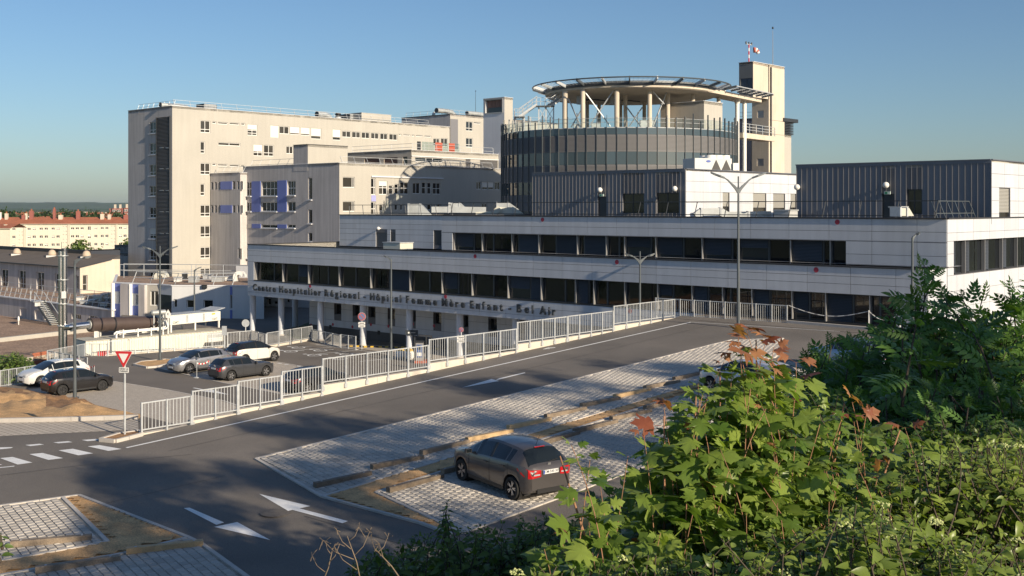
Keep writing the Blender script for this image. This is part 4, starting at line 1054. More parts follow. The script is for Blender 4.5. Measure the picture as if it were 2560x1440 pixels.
body("hd", HD, fHs.a(866), fHl.plane, fHs.plane, fHl.a(1290), zB - .4, zH, render_cream, [(fHl, hw, render_cream, .2), (fHs, sw, concrete_fair, .2)], cap_m=render_white)
window(HD, fHl, *hw[0], cols=(0, .4, .64, 1), rows=(0, 1), gm=glass_b, dp=.12, fw=.08)
slat_red = mat("slats_redbrown", (.20, .11, .085), .7, rnd=.1)
for fc, h in ((fHl, hw[1]), (fHl, hw[2]), (fHs, sw[0]), (fHs, sw[1])):
    n = 9
    for k in range(n): z0_ = h[2] + (h[3] - h[2]) * k / n; fpart("slat", slat_red if fc is fHs else louvre_m, HD, fc, h[0], h[1], -.14, -.08, z0_ + .02, z0_ + (h[3] - h[2]) / n - .02)
window(HD, fHs, *sw[2], cols=(0, 1), rows=(0, 1), fm=dark_frame, gm=glass_g, dp=.12)
fpart("ledge", render_white, HD, fHl, fHl.plane * 0 + fHs.plane, fHl.a(1250), 0, .12, fHl.z(1028.8, 391), fHl.z(1028.8, 391) + .12)
railing(None, "roof_railing", "guard rail with leaning struts around the set back roof storey", [(fHs.a(872), fHs.plane + .8, zH), (fHl.plane - .6, fHs.plane + .8, zH), (fHl.plane - .6, fHl.a(1240), zH)], 1.1, .5, 2.6, (1.1, .5), galv, None, (-.7, .5, 0))
railing(None, "roof_railing", "guard rail along the sunlit roof edge of the middle block", [(uB - .5, vB + 1, zB), (uB - .5, fBl.a(1240), zB)], 1.0, .6, 2.6, (1.0, .25), galv, None, (-.9, 0, 0))
railing(None, "roof_railing", "guard rail on the grey roof edge left of the roof tower", [(uB0 + 1, vB + .6, zB), (fBs.a(732), vB + .6, zB)], 1.0, .5, 2.2, (1.0, .25), galv, None, (.5, .8, 0))
t = thingF("roof_windbreak", "glass and red windbreak screens on the set back roof storey", "screen", fHl.plane, fHs.plane, zH)
for k, (x0, x1, m) in enumerate(((1043, 1052, dark_metal), (1055, 1072, clear_glass), (1073, 1087, clear_glass), (1088.5, 1106, mat("red_screen", (.42, .09, .05), .6)), (1107, 1121, clear_glass), (1122.5, 1137, "r"), (1138, 1148, clear_glass))):
    m = MATS["red_screen"] if m == "r" else m; fz = Face('v', fHl.plane - 1.2); a_, z_ = fz.hit(x0, 365)
    fpart("pane", m, t, fz, a_, fz.a(x1), -.04, 0, zH + .1, zH + 1.5)
# C: short link with narrow windows between A and B
pC = uv(at(527, HY, 183)); fCs = Face('u', pC[1]); zC = fCs.z(527, 434)
HC = thingF("hospital_link_block", "narrow grey link with slim windows and blue panels between the two hospital blocks", "building", pC[0], pC[1], GR)
CW = [fw for fw in (pxwin(fCs, *q) for q in ((527.5, 533, 455, 475), (537, 542, 455, 475), (546.5, 551, 454.5, 475), (581.5, 588, 453, 474), (593, 598, 453, 474), (602, 607, 453, 474), (527.5, 533, 513, 532.5), (537, 542, 513, 532.5), (546.5, 551, 513, 532.5), (581.5, 588, 513, 532.5), (593, 598, 513, 532.5), (602, 607, 513, 532.5), (595, 604, 621, 646)))]
body("hc", HC, pC[0] + .02, uB0 + 1.0, pC[1], pC[1] + 20, GR, zC, render_grey, [(fCs, CW, render_grey, .25)], cap_m=render_white)
for h in CW: window(HC, fCs, *h, cols=(0, 1), rows=(0, 1), gm=glass, dp=.16, fw=.07)
for q in ((551.5, 580.5, 454, 474), (551.5, 580.5, 513, 532.5)): h = pxwin(fCs, *q); fpart("blue_panel", blue_m, HC, fCs, h[0], h[1], 0, .06, h[2], h[3])
railing(None, "roof_railing", "guard rail on the roof of the narrow grey link", [(pC[0] + .5, pC[1] + .6, zC), (uB0 + .8, pC[1] + .6, zC)], 1.0, .5, 1.9, (1.0, .25), galv, None, (.5, .8, 0))
# white stair tower
uS, vS = corner(1261, 190); fSl, fSs = Face('v', uS), Face('u', vS); zS = fSl.z(1261, 243)
ST = thingF("stair_tower", "slim white stair tower with a dark louvred opening at its top", "tower", uS, vS, GR)
so = pxwin(fSs, 1214, 1256, 250, 283)
body("st", ST, fSs.a(1208.5), uS, vS, fSl.a(1282), GR, zS, render_cream, [(fSs, [so], render_white, .5)], cap_m=render_white)
part("opening_frame", MB().fbox(fSs, so[0] - .15, so[1] + .15, 0, .12, so[2] - .15, so[2]).fbox(fSs, so[0] - .15, so[1] + .15, 0, .12, so[3], so[3] + .15).fbox(fSs, so[0] - .15, so[0], 0, .12, so[2], so[3]).fbox(fSs, so[1], so[1] + .15, 0, .12, so[2], so[3]), alu, ST)
fpart("pane", glass_b, ST, fSs, so[0], so[1], -.3, -.25, so[2], so[2] + (so[3] - so[2]) * .38)
for k in range(4):
    a0_ = so[0] + (so[1] - so[0]) * k / 4; fpart("slat", slat_red, ST, fSs, a0_ + .03, a0_ + (so[1] - so[0]) / 4 - .03, -.45, -.4, so[2] + (so[3] - so[2]) * .38, so[3])

# ---------------------------------------------------------------- round glass drum with the helicopter deck
DC = Vector(at(1546, HY, 156)); DC.z = 0; RAD = 16.25; du, dv = uv(DC)
DR = thingF("round_glass_building", "round building clad in dark glass and brown louvres with tall fins", "building", du, dv, GR)
NB = 80
zl = [10.0, 9.2, 7.1, 5.45, 3.35, 1.7, -.4, -2.0, -4.2, -6.0, GR]
kinds = ["glass_top", "louvre", "glass", "louvre", "glass", "louvre", "glass", "louvre", "glass", "louvre"]
def dp_(k, r, z):
    t = 2 * math.pi * k / NB; return Vector((du + r * math.cos(t), dv + r * math.sin(t), z))
toward = math.atan2(*reversed(uv(Vector((0, 0, 0)) + P0 * 0 + Vector((0, 0, 0)))))  # seen from the camera
cu_, cv_ = uv(Vector((0, 0, 0))); tcam = math.atan2(cv_ - dv, cu_ - du)
back = MB(); backg = MB()
for k in range(NB):
    tm = 2 * math.pi * (k + .5) / NB; dt = (tm - tcam + math.pi) % (2 * math.pi) - math.pi
    front = abs(dt) < 1.62
    for b in range(10):
        z1, z0 = zl[b], zl[b + 1]
        if not front or z1 < -3:
            (backg if kinds[b] == "louvre" else back).add([dp_(k, RAD, z0), dp_(k + 1, RAD, z0), dp_(k + 1, RAD, z1), dp_(k, RAD, z1)], [(0, 1, 2, 3)]); continue
        if kinds[b] == "louvre":
            mb = MB(); n = 13
            for s_ in range(n):
                za = z0 + .05 + (z1 - z0 - .1) * s_ / n; zb2 = za + (z1 - z0 - .1) / n * .92
                mb.add([dp_(k + .03, RAD + .06, za), dp_(k + .97, RAD + .06, za), dp_(k + .97, RAD, zb2), dp_(k + .03, RAD, zb2)], [(0, 1, 2, 3)])
            mb.add([dp_(k, RAD - .03, z0), dp_(k + 1, RAD - .03, z0), dp_(k + 1, RAD - .03, z1), dp_(k, RAD - .03, z1)], [(0, 1, 2, 3)])
            mb.add([dp_(k, RAD + .04, z0 - .05), dp_(k + 1, RAD + .04, z0 - .05), dp_(k + 1, RAD + .04, z0 + .05), dp_(k, RAD + .04, z0 + .05)], [(0, 1, 2, 3)])
            part("louvre_panel", mb, louvre_m, DR)
        else:
            part("pane", MB().add([dp_(k + .02, RAD, z0), dp_(k + .98, RAD, z0), dp_(k + .98, RAD, z1), dp_(k + .02, RAD, z1)], [(0, 1, 2, 3)]), glass_drum, DR)
    fh = zl[0] + (1.75 if k % 2 == 0 else 1.4) + .35 * math.sin(k * 2.1)
    t = 2 * math.pi * k / NB; rr = Vector((math.cos(t), math.sin(t), 0)); ss = Vector((-math.sin(t), math.cos(t), 0)); c = Vector((du, dv, 0))
    p = [c + rr * (RAD - .05) - ss * .024, c + rr * (RAD + .15) - ss * .024, c + rr * (RAD + .15) + ss * .024, c + rr * (RAD - .05) + ss * .024]
    part("fin", MB().hexa([q + Vector((0, 0, GR)) for q in p] + [q + Vector((0, 0, fh)) for q in p]), pole_grey, DR)
stuff(part("rear_glazing", back, glass_drum, DR)); stuff(part("rear_louvres", backg, louvre_m, DR))
part("roof", MB().poly([dp_(k, RAD - .02, 9.75) for k in range(NB)]), roof_grey, DR)
for hh, w_ in ((.05, .16), (.75, .06), (1.25, .06)):
    part("rim_rail", MB().tube([dp_(k, RAD - .12, zl[0] + hh) for k in range(NB + 1)], w_ / 2, 6, cap=False), galv, DR)
for k in range(0, NB, 1):
    tm = 2 * math.pi * (k + .5) / NB; dt = (tm - tcam + math.pi) % (2 * math.pi) - math.pi
    if abs(dt) < 1.62: part("guard_pane", MB().add([dp_(k + .04, RAD - .2, 10.05), dp_(k + .96, RAD - .2, 10.05), dp_(k + .96, RAD - .2, 11.3), dp_(k + .04, RAD - .2, 11.3)], [(0, 1, 2, 3)]), clear_glass, DR)

# helicopter deck
HC_ = at(1577, HY, 156); hu, hv = uv(HC_); ZD = 15.35; RS, RNET = 11.9, 13.7
HP = thingF("helicopter_deck", "round concrete helicopter deck on columns above the glass drum", "helipad", hu, hv, ZD)
hp = lambda t, r, z: Vector((hu + r * math.cos(t), hv + r * math.sin(t), z))
part("slab", MB().lathe([(RS - .35, ZD), (RS, ZD + .25), (RS, ZD + .5)], (hu, hv, 0), 72), concrete_fair, HP, 40)
part("edge_beam", MB().lathe([(RS + .02, ZD + .5), (RS + .1, ZD + .5), (RS + .1, ZD + 1.05), (RS - .2, ZD + 1.05)], (hu, hv, 0), 72), dark_metal, HP, 40)
part("rim", MB().tube([hp(t, RNET, ZD + 1.35) for t in np.linspace(0, 2 * math.pi, 73)], .09, 6, cap=False), pole_grey, HP)
NA = 24
for k in range(NA):
    t = 2 * math.pi * (k + .35) / NA
    part("net_arm", MB().bar(hp(t, RS, ZD + .75), hp(t, RNET, ZD + 1.3), .16, .38), galv if k % 2 else pole_grey, HP)
    t2 = 2 * math.pi * (k + 1.35) / NA
    mbn = MB()
    for f_ in np.linspace(.12, .95, 6):
        r_ = RS + (RNET - RS) * f_; z_ = ZD + .8 + .5 * f_
        mbn.bar(hp(t, r_, z_), hp(t2, r_, z_), .02)
    for f_ in np.linspace(.15, .85, 5): tt = t + (t2 - t) * f_; mbn.bar(hp(tt, RS, ZD + .8), hp(tt, RNET, ZD + 1.3), .018)
    stuff(part("safety_net", mbn, galv, HP))
cols_ = [(1412.5, 148, .33 * 2.2), (1457, 146, .62), (1468, 163, .55), (1497.6, 165, .55), (1542, 145.5, .66), (1551, 166, .6), (1563.5, 152, .55), (1610.8, 162, .55), (1624, 146, .6), (1669.5, 150, .6), (1677, 163, .5), (1732, 151, .6), (1738, 162, .5), (1787, 163, .55), (1796.5, 156, .55)]
for i, (px, d, w_) in enumerate(cols_):
    p = at(px, HY, d); a, b = uv(p); part("column", MB().lathe([(w_ * .5, 9.7), (w_ * .5, ZD + .05)], (a, b, 0), 14), concrete_fair, HP, 40)
def brace(p0, p1, m=galv):
    a, b = at(*p0[:2], p0[2]), at(*p1[:2], p1[2]); part("brace", MB().bar(Vector((*uv(a), a.z)), Vector((*uv(b), b.z)), .13), m, HP)
for q in (((1421, 246, 148), (1452, 318, 147)), ((1455, 272, 147), (1428, 318, 148)), ((1461, 228, 146), (1526, 316, 147)), ((1534, 226, 146), (1473, 316, 147)), ((1558, 256, 152), (1602, 316, 150)), ((1606, 268, 150), (1573, 316, 151)), ((1629, 226, 146), (1660, 260, 148)), ((1666, 232, 149), (1632, 316, 147))): brace(*q)
for q in (((1440, 246, 158), (1520, 252, 158)), ((1450, 252, 158), (1600, 238, 158)), ((1500, 246, 158), (1600, 254, 160))): brace(*q, dark_metal)
for x in (1449, 1533): p = at(x, 250, 152); a, b = uv(p); part("lamp_box", MB().box((a - .3, b - .3, p.z - .6), (a + .3, b + .3, p.z + .6)), alu, HP)
# plant room on the drum roof
pu, pv = corner(1760, 147); fPl, fPs = Face('v', pu), Face('u', pv)
PH = thingF("plant_room", "plain concrete plant room on the drum roof under the deck", "roof structure", pu, pv, 9.75)
body("ph", PH, fPs.a(1651), pu, pv, fPl.a(1806), 9.7, fPl.z(1760, 252.5), render_cream, [(fPs, [], concrete_fair, .1), (fPl, [], render_cream, .1)], cap_m=render_white)
for x0, x1, d, yt, lab in ((1434, 1448, 150, 312, "low grey plant box on the drum roof, left of the fat column"), (1478, 1500, 152, 310, "long low plant box on the drum roof between the braces"), (1600, 1640, 152, 302, "wide grey plant unit on the drum roof left of the plant room")):
    p0, p1 = uv(at(x0, HY, d)), uv(at(x1, HY, d)); zt3 = at(x0, yt, d).z
    t = thingF("plant_unit", lab, "plant unit", *p0, 9.75, "plant units on the drum roof"); mb = MB().bar((*p0, (9.75 + zt3) / 2), (*p1, (9.75 + zt3) / 2), 1.2, zt3 - 9.75); part("casing", mb, steel_dull, t); part("lid", MB().bar((*p0, zt3 + .04), (*p1, zt3 + .04), 1.35, .08), galv, t)
# outside steel stair on the left of the drum
STR = thingW("steel_stair", "zigzag grey steel stair rising to the helicopter deck", "stair", at(1330, 330, 150))
def flight(p0, p1, wd, n=14, d0=150):
    a, b = at(*p0), at(*p1); dirv = (b - a); h = Vector((dirv.x, dirv.y, 0)).normalized(); s_ = Vector((-h.y, h.x, 0)) * wd / 2
    for sg in (-1, 1):
        part("stringer", MB().bar(a + s_ * sg, b + s_ * sg, .08, .3), galv, STR)
        part("handrail", MB().bar(a + s_ * sg + Vector((0, 0, 1.1)), b + s_ * sg + Vector((0, 0, 1.1)), .06).bar(a + s_ * sg + Vector((0, 0, .6)), b + s_ * sg + Vector((0, 0, .6)), .04), galv, STR)
        for k in range(5): q = a.lerp(b, k / 4) + s_ * sg; part("baluster", MB().bar(q, q + Vector((0, 0, 1.1)), .05), galv, STR)
    for k in range(n): q = a.lerp(b, (k + .5) / n); part("tread", MB().bar(q - s_, q + s_, .26, .05), pole_grey, STR)
flight((1300, 326, 150), (1296, 292, 151), 1.2, 10); flight((1297, 293, 150), (1342, 262, 150), 1.3); flight((1368, 268, 150), (1402, 246, 151), 1.3, 10)
def landing(x0, x1, py, d):
    a, b = at(x0, py, d), at(x1, py, d); part("landing", MB().bar(a, b, 1.4, .12), pole_grey, STR)
    for hh in (.6, 1.1): part("handrail", MB().bar(a + Vector((0, -.6, hh)), b + Vector((0, -.6, hh)), .05), galv, STR)
    n = 4
    for k in range(n + 1): q = a.lerp(b, k / n) + Vector((0, -.6, 0)); part("baluster", MB().bar(q, q + Vector((0, 0, 1.1)), .05), galv, STR)
landing(1340, 1386, 266, 150); landing(1287, 1312, 293, 150)
for x in (1347, 1365, 1384): part("leg", MB().bar(at(x, 266, 150), at(x, 330, 150), .16), galv, STR)
for x0, x1 in ((1347, 1365), (1365, 1384)):
    for y0, y1 in ((270, 300), (301, 328)):
        part("brace", MB().bar(at(x0, y0, 150), at(x1, y1, 150), .07), galv, STR); part("brace", MB().bar(at(x1, y0, 150), at(x0, y1, 150), .07), galv, STR)
for x in (1289, 1311, 1326): part("leg", MB().bar(at(x, 293, 150), at(x, 335, 150), .14), galv, STR)

# concrete lift tower
tu, tv = corner(1922, 172); fL = Face('v', tu); fL1 = Face('u', tv); vLu = fL.a(1883); fL2 = Face('u', vLu)
zL = fL.z(1883, 153.5); zc = fL.z(1922, 248)
TW = thingF("lift_tower", "tall bare concrete lift tower beside the helicopter deck", "tower", tu, tv, GR)
ua1 = fL1.a(1880)
lo = [pxwin(fL1, 1893, 1909, 277, 295), pxwin(fL1, 1891, 1911, 314, 331), pxwin(fL1, 1892.5, 1909, 397, 415.5)]
v_end = fL.a(1961)
body("tw", TW, ua1, tu, tv, v_end, GR, zL, concrete_fair, [(fL1, [(*h, .1) for h in lo], concrete_fair, .1), (fL, [], concrete_fair, .1)], cap_m=render_white)
for h in lo: fpart("panel", alu, TW, fL1, h[0], h[1], -.1, -.06, h[2], h[3])
do = pxwin(fL2, 1851, 1882, 197, 227)
body("tw2", TW, fL2.a(1847.5), tu - .02, vLu, tv + .02, zc, zL - .03, concrete_fair, [(fL2, [(*do, .2)], mat("concrete_shaded", (.14, .15, .155), .8, var=.1, vs=.5), .2), (Face('v', tu - .02), [], concrete_fair, .1)], cap_m=render_white)  # front of the top box: its shade put into a darker concrete
for k in range(2): a_ = do[0] + (do[1] - do[0]) * k / 2; fpart("door", mat("door_blue", (.035, .055, .085), .5) if "door_blue" not in MATS else MATS["door_blue"], TW, fL2, a_ + .03, a_ + (do[1] - do[0]) / 2 - .03, -.18, -.12, do[2], do[3])
a_ = fL.a(1926); part("rainwater_pipe", MB().tube([fL.P(a_, .12, GR), fL.P(a_, .12, fL.z(1926, 168))], .14, 8), dark_metal, TW)
fpart("joint_strip", dark_metal, TW, fL, fL.a(1921), fL.a(1922.4), .0, .04, zc, zL - .1)
for yy in (300, 335): fpart("pour_joint", roof_grey, TW, fL, fL.a(1923.5), v_end - .1, 0, .01, fL.z(1923, yy), fL.z(1923, yy) + .05)
t = thingF("beacon_mast", "red and white beacon mast with a drooping windsock on the lift tower", "windsock", *fL.P(fL.a(1881), -.6, zL))
a_ = fL.a(1881); f6 = Face('v', tu - .6)
for k in range(5): z0_ = zL + k * (f6.z(1881, 113) - zL) / 5; z1_ = zL + (k + 1) * (f6.z(1881, 113) - zL) / 5; part("pole", MB().tube([fL.P(a_, -.6, z0_), fL.P(a_, -.6, z1_)], .09, 8), red_m if k % 2 == 0 else white_m, t)
zt4 = f6.z(1881, 113); part("crossarm", MB().bar(fL.P(a_ - .9, -.6, zt4), fL.P(a_ + .9, -.6, zt4), .1), galv, t)
for s_ in (-.8, 0, .8): part("beacon", MB().lathe([(.12, 0), (.14, .3), (.03, .4)], fL.P(a_ + s_, -.6, zt4), 8), pole_grey, t)
sock = [at(1884 + x, 126 + y, 163) for x, y in ((0, -1), (4, -1.2), (8, .5), (10, 4), (12, 8))]
sock = [Vector((*uv(p), p.z)) for p in sock]
for k in range(4): part("windsock", MB().tube(sock[k:k + 2], [.42 - .05 * k, .40 - .05 * k], 10), [mat("sock_red", (.50, .13, .09), .8), white_m, None, None][k] if k < 2 else (MATS["sock_red"] if k == 2 else white_m), t, True)
t = thingF("aerial", "very thin aerial mast at the right of the lift tower roof", "antenna", *fL.P(fL.a(1932), -1, zL))
f7 = Face('v', tu - 1); a_ = f7.a(1932); part("rod", MB().tube([f7.P(a_, 0, zL - .2), f7.P(a_, 0, f7.z(1932, 76))], [.06, .03], 6), alu, t); part("tip", MB().lathe([(.03, 0), (.16, .12), (.16, .25), (.03, .4)], f7.P(a_, 0, f7.z(1932, 73)), 8), dark_metal, t)
# bridges and posts between drum, deck and tower
BR = thingF("access_bridge", "concrete bridge with a steel rail between the glass drum and the lift tower", "bridge", *fL1.P(ua1, 0, 6))
q0, q1 = uv(at(1840, HY, 162)), uv(at(1921, HY, 171)); zq = fL1.z(1880, 351)
part("deck", MB().bar((*q0, zq), (*q1, zq), 2.2, .75), concrete_fair, BR)
e_ = (Vector((*q1, 0)) - Vector((*q0, 0))).normalized(); nrm = Vector((e_.y, -e_.x, 0)) * 1.05
if (nrm.x * V.dot(Vector((0, 0, 0)))) > 0: pass
for hh in (.5, .9, 1.35): part("rail", MB().bar(Vector((*q0, zq + .37 + hh)) + nrm, Vector((*q1, zq + .37 + hh)) + nrm, .07), galv, BR)
for k in range(6): p = Vector((*q0, zq + .37)).lerp(Vector((*q1, zq + .37)), k / 5) + nrm; part("rail_post", MB().bar(p, p + Vector((0, 0, 1.4)), .09), galv, BR)
WK = thingF("deck_walkway", "walkway from the helicopter deck to the lift tower door", "walkway", *uv(at(1830, HY, 158)), ZD)
w0, w1 = uv(at(1745, HY, 150)), uv(at(1880, HY, 165)); zw = ZD + .4
part("slab", MB().bar((*w0, zw), (*w1, zw), 3.0, .55), concrete_fair, WK)
ev_ = (Vector((*w1, 0)) - Vector((*w0, 0))); L_ = ev_.length; ev_.normalize(); nn = Vector((ev_.y, -ev_.x, 0))
for k in range(7):
    p = Vector((*w0, zw + .5)) + ev_ * (L_ * (.28 + .72 * k / 6)); 
    for sg in (1, -1): part("net_arm", MB().bar(p + nn * sg * 1.5, p + nn * sg * 3.3 + Vector((0, 0, .3)), .14, .3), pole_grey, WK)
for sg in (1, -1):
    mbn = MB()
    for f_ in np.linspace(.1, 1, 6): o_ = nn * sg * (1.5 + 1.8 * f_) + Vector((0, 0, .55 + .3 * f_)); a_ = Vector((*w0, zw)) + ev_ * L_ * .28 + o_; b_ = Vector((*w1, zw)) + o_; mbn.bar(a_, b_, .06 if f_ < 1 else .12)
    stuff(part("safety_net", mbn, galv, WK))
for x, d, yt, lab in ((1843, 160, 246, "slim white steel post left of its twin beside the lift tower"), (1861, 162, 240, "slim white steel post nearer the lift tower")):
    p = uv(at(x, HY, d)); zt5 = at(x, yt, d).z
    t = thingF("steel_post", lab, "post", *p, GR); part("shaft", MB().lathe([(.30, GR), (.30, zt5 - .8)], (*p, 0), 12), white_m, t, 40); part("capital", MB().lathe([(.30, zt5 - .8), (.6, zt5 - .1), (.6, zt5)], (*p, 0), 12), white_m, t, 40)
# wall between drum and tower, and the low block with louvre right of the tower
gu, gv = corner(1878, 178); fG = Face('u', gv)
T = thingF("hospital_block", "violet grey wall with a white edge between the drum and the lift tower", "building", gu, gv, GR)
body("gw", T, fG.a(1835), gu, gv, gv + 8, GR, fG.z(1870, 297), mat("render_violet", (.30, .28, .30), .9, streak=.05), [(Face('v', gu), [], render_white, .1)])
railing(None, "roof_railing", "guard rail on the violet grey wall beside the lift tower", [(fG.a(1840), gv + .6, fG.z(1870, 297)), (gu, gv + .6, fG.z(1870, 297))], 1.1, .3, 1.8, (1.1, .5), galv)
ru, rv = corner(1978, 176); 
fR = Face('v', tu - .4)
T = thingF("tower_annex", "cream annex right of the lift tower with a dark louvred lantern", "building", tu - .4, v_end, GR)
v0_, v1_ = v_end - .5, fR.a(1978)
body("ax", T, tu - 6, tu - .4, v0_, v1_, GR, fR.z(1962, 337), render_cream, [(fR, [], render_cream, .1)], cap_m=render_white)
z0_, z1_ = fR.z(1962, 337), fR.z(1962, 305)
for k in range(8): z_ = z0_ + (z1_ - z0_) * k / 8; part("slat", MB().box((tu - 5.5, v0_ + .2, z_ + .05), (tu - .1, v1_ + .2, z_ + .2)), dark_metal, T)
part("lantern_core", MB().box((tu - 5, v0_, z0_), (tu - 1, v1_ - .6, z1_)), black_m, T); part("lantern_roof", MB().box((tu - 6, v0_, z1_), (tu + .2, v1_ + 1.2, z1_ + .55)), dark_metal, T)
# chiller on the middle pavilion roof
CH = thingF("chiller_unit", "large pale air chiller with fan cowls and two dark triangular openings", "chiller", *uv(at(1740, HY, 92)), zt2)
fc_ = Face('v', u39 - 1.0); fcs = Face('u', fc_.a(1790))
dC = 91; p0, p1 = uv(at(1737, HY, dC)), uv(at(1831, HY, dC + 1)); fcz = lambda y: at(1737, y, dC).z
e_ = (Vector((*p1, 0)) - Vector((*p0, 0))); Lc = e_.length; e_.normalize(); n_ = Vector((-e_.y, e_.x, 0))
if n_.dot(Vector((*uv(at(1780, HY, 120)), 0)) - Vector((*p0, 0))) < 0: n_ = -n_
zb0, zb1, zb2 = fcz(432), fcz(425), fcz(395)
Q = lambda a, o, z: Vector((*p0, 0)) + e_ * a + n_ * o + Vector((0, 0, z))
case = mat("chiller_grey", (.47, .48, .48), .5, .1, var=.04, vs=1)
part("base_frame", MB().hexa([Q(0, 0, zb0), Q(Lc, 0, zb0), Q(Lc, 2.2, zb0), Q(0, 2.2, zb0), Q(0, 0, zb1), Q(Lc, 0, zb1), Q(Lc, 2.2, zb1), Q(0, 2.2, zb1)]), galv, CH)
part("cabinet", MB().hexa([Q(0, 0, zb1), Q(Lc * .42, 0, zb1), Q(Lc * .42, 2.2, zb1), Q(0, 2.2, zb1), Q(0, 0, zb2), Q(Lc * .42, 0, zb2), Q(Lc * .42, 2.2, zb2), Q(0, 2.2, zb2)]), case, CH)
part("coil_housing", MB().hexa([Q(Lc * .42, .1, zb1), Q(Lc, .1, zb1), Q(Lc, 2.2, zb1), Q(Lc * .42, 2.2, zb1), Q(Lc * .42, .1, zb2), Q(Lc, .1, zb2), Q(Lc, 2.2, zb2), Q(Lc * .42, 2.2, zb2)]), case, CH)
for a_ in (.46, .73): w_ = Lc * .24; part("coil_opening", MB().extr([Q(Lc * a_, .06, zb1 + .03), Q(Lc * a_ + w_, .06, zb1 + .03), Q(Lc * a_ + w_ / 2, .06, zb2 - .12)], n_ * .03), black_m, CH)
mb = MB().extr([Q(Lc + .02, .3, zb2), Q(Lc + .02, 2.1, zb2), Q(Lc + .02, 1.4, zb1), Q(Lc + .02, .9, zb1)], e_ * .05); part("end_coil", mb, mat("coil_brown", (.22, .16, .10), .7), CH)
part("control_box", MB().hexa([Q(Lc + .03, -.1, zb1), Q(Lc + .5, -.1, zb1), Q(Lc + .5, .25, zb1), Q(Lc + .03, .25, zb1), Q(Lc + .03, -.1, zb1 + .6), Q(Lc + .5, -.1, zb1 + .6), Q(Lc + .5, .25, zb1 + .6), Q(Lc + .03, .25, zb1 + .6)]), white_m, CH)
for a_ in (.5, .68, .88):
    for o_ in (.6, 1.6): c_ = Q(Lc * a_, o_, zb2); part("fan_cowl", MB().lathe([(.46, 0), (.44, .28), (.38, .28), (.38, .1)], c_, 16), white_m, CH, 40)
c_ = Q(Lc * .36, -.02, zb2 - .25); mb = MB().extr([c_ + e_ * .22 * math.cos(t) + Vector((0, 0, .1 * math.sin(t))) for t in np.linspace(0, 2 * math.pi, 13)[:-1]], n_ * .015); part("badge", mb, blue_s, CH)
# roof ducts in front of the middle block and on the right pavilion's side
def zduct(lab, pts, wd, ht, d, m=None):
    t = thingW("roof_duct", lab, "duct", at(pts[0][0], pts[0][1], d))
    P = [at(x, y, d + 0) for x, y in pts]
    for a, b in zip(P[:-1], P[1:]): part("section", MB().bar(a, b, wd, ht), m or steel_dull, t)
    for p in P[1:-1]: part("flange", MB().box(p - Vector((.06, wd / 2 + .04, ht / 2 + .04)), p + Vector((.06, wd / 2 + .04, ht / 2 + .04))), galv, t)
def hood(lab, x0, x1, yt, yb, d, m=None):
    """square duct ending in a sloping hood"""
    t = thingW("roof_duct", lab, "duct", at(x0, yb, d)); a, b = at(x0, yt, d), at(x1, yb, d); w_ = (b.x - a.x); h_ = a.z - b.z
    part("section", MB().box((a.x, d, b.z), (a.x + w_ * .5, d + 1.6, a.z)), m or steel_dull, t)
    x = a.x + w_ * .5; part("hood", MB().hexa([(x, d, b.z), (a.x + w_, d, b.z), (a.x + w_, d + 1.6, b.z), (x, d + 1.6, b.z), (x, d, a.z), (x + .1, d, a.z), (x + .1, d + 1.6, a.z), (x, d + 1.6, a.z)]), m or steel_dull, t)
    part("flange", MB().box((x - .04, d - .04, b.z - .03), (x + .04, d + 1.64, a.z + .04)), galv, t)
    part("flange", MB().box((a.x - .04, d - .04, b.z - .03), (a.x + .04, d + 1.64, a.z + .04)), galv, t)
pale_duct = mat("duct_pale", (.60, .60, .52), .6, .1, var=.06, vs=1)
hood("square zinc duct with sloping end, leftmost on the roof behind the guard rail", 1020, 1078, 510, 538, 103)
hood("square zinc duct with sloping end, in the middle behind the guard rail", 1122, 1174, 507, 530, 104)
hood("square zinc duct with sloping end, nearest the glass drum", 1242, 1298, 506, 524, 104)
zduct("long low zinc duct linking the hooded ducts", [(1080, 524), (1122, 524), (1215, 525)], 1.2, .55, 104.5)
hood("pale duct with sloping end in front of the glass drum", 1246, 1318, 518, 540, 99, pale_duct)
zduct("pale low duct at the foot of the dark middle pavilion", [(1190, 537), (1232, 535), (1250, 520)], 1.0, .5, 99, pale_duct)
zduct("round silvery duct along the sunlit side of the middle pavilion", [(1738, 541), (1752, 530), (1800, 529), (1815, 538)], .7, .5, 77)
zduct("long silvery duct with blue sheen by the right pavilion", [(1802, 538), (1870, 537), (1925, 536)], .7, .45, 77.5)
roofbox("plant_unit", "small white plant box on the roof left of the right dark pavilion", "plant unit", Face('u', 7.5), 1935, 1972, 527, 543, 1.2, case)
roofbox("plant_unit", "small dark plant box with a pale hood before the right pavilion's door", "plant unit", Face('u', 6.5), 2223, 2252, 519, 546, 1.0, dark_metal)
hood("pale sloping hood beside the dark plant box on the right roof", 2252, 2285, 520, 540, 60.5, pale_duct)
roofbox("plant_unit", "white plant box with a rounded lid on the lower roof beside the grey doors", "plant unit", Face('u', 5.5), 958, 1000, 607, 624, 1.5, pale_duct)
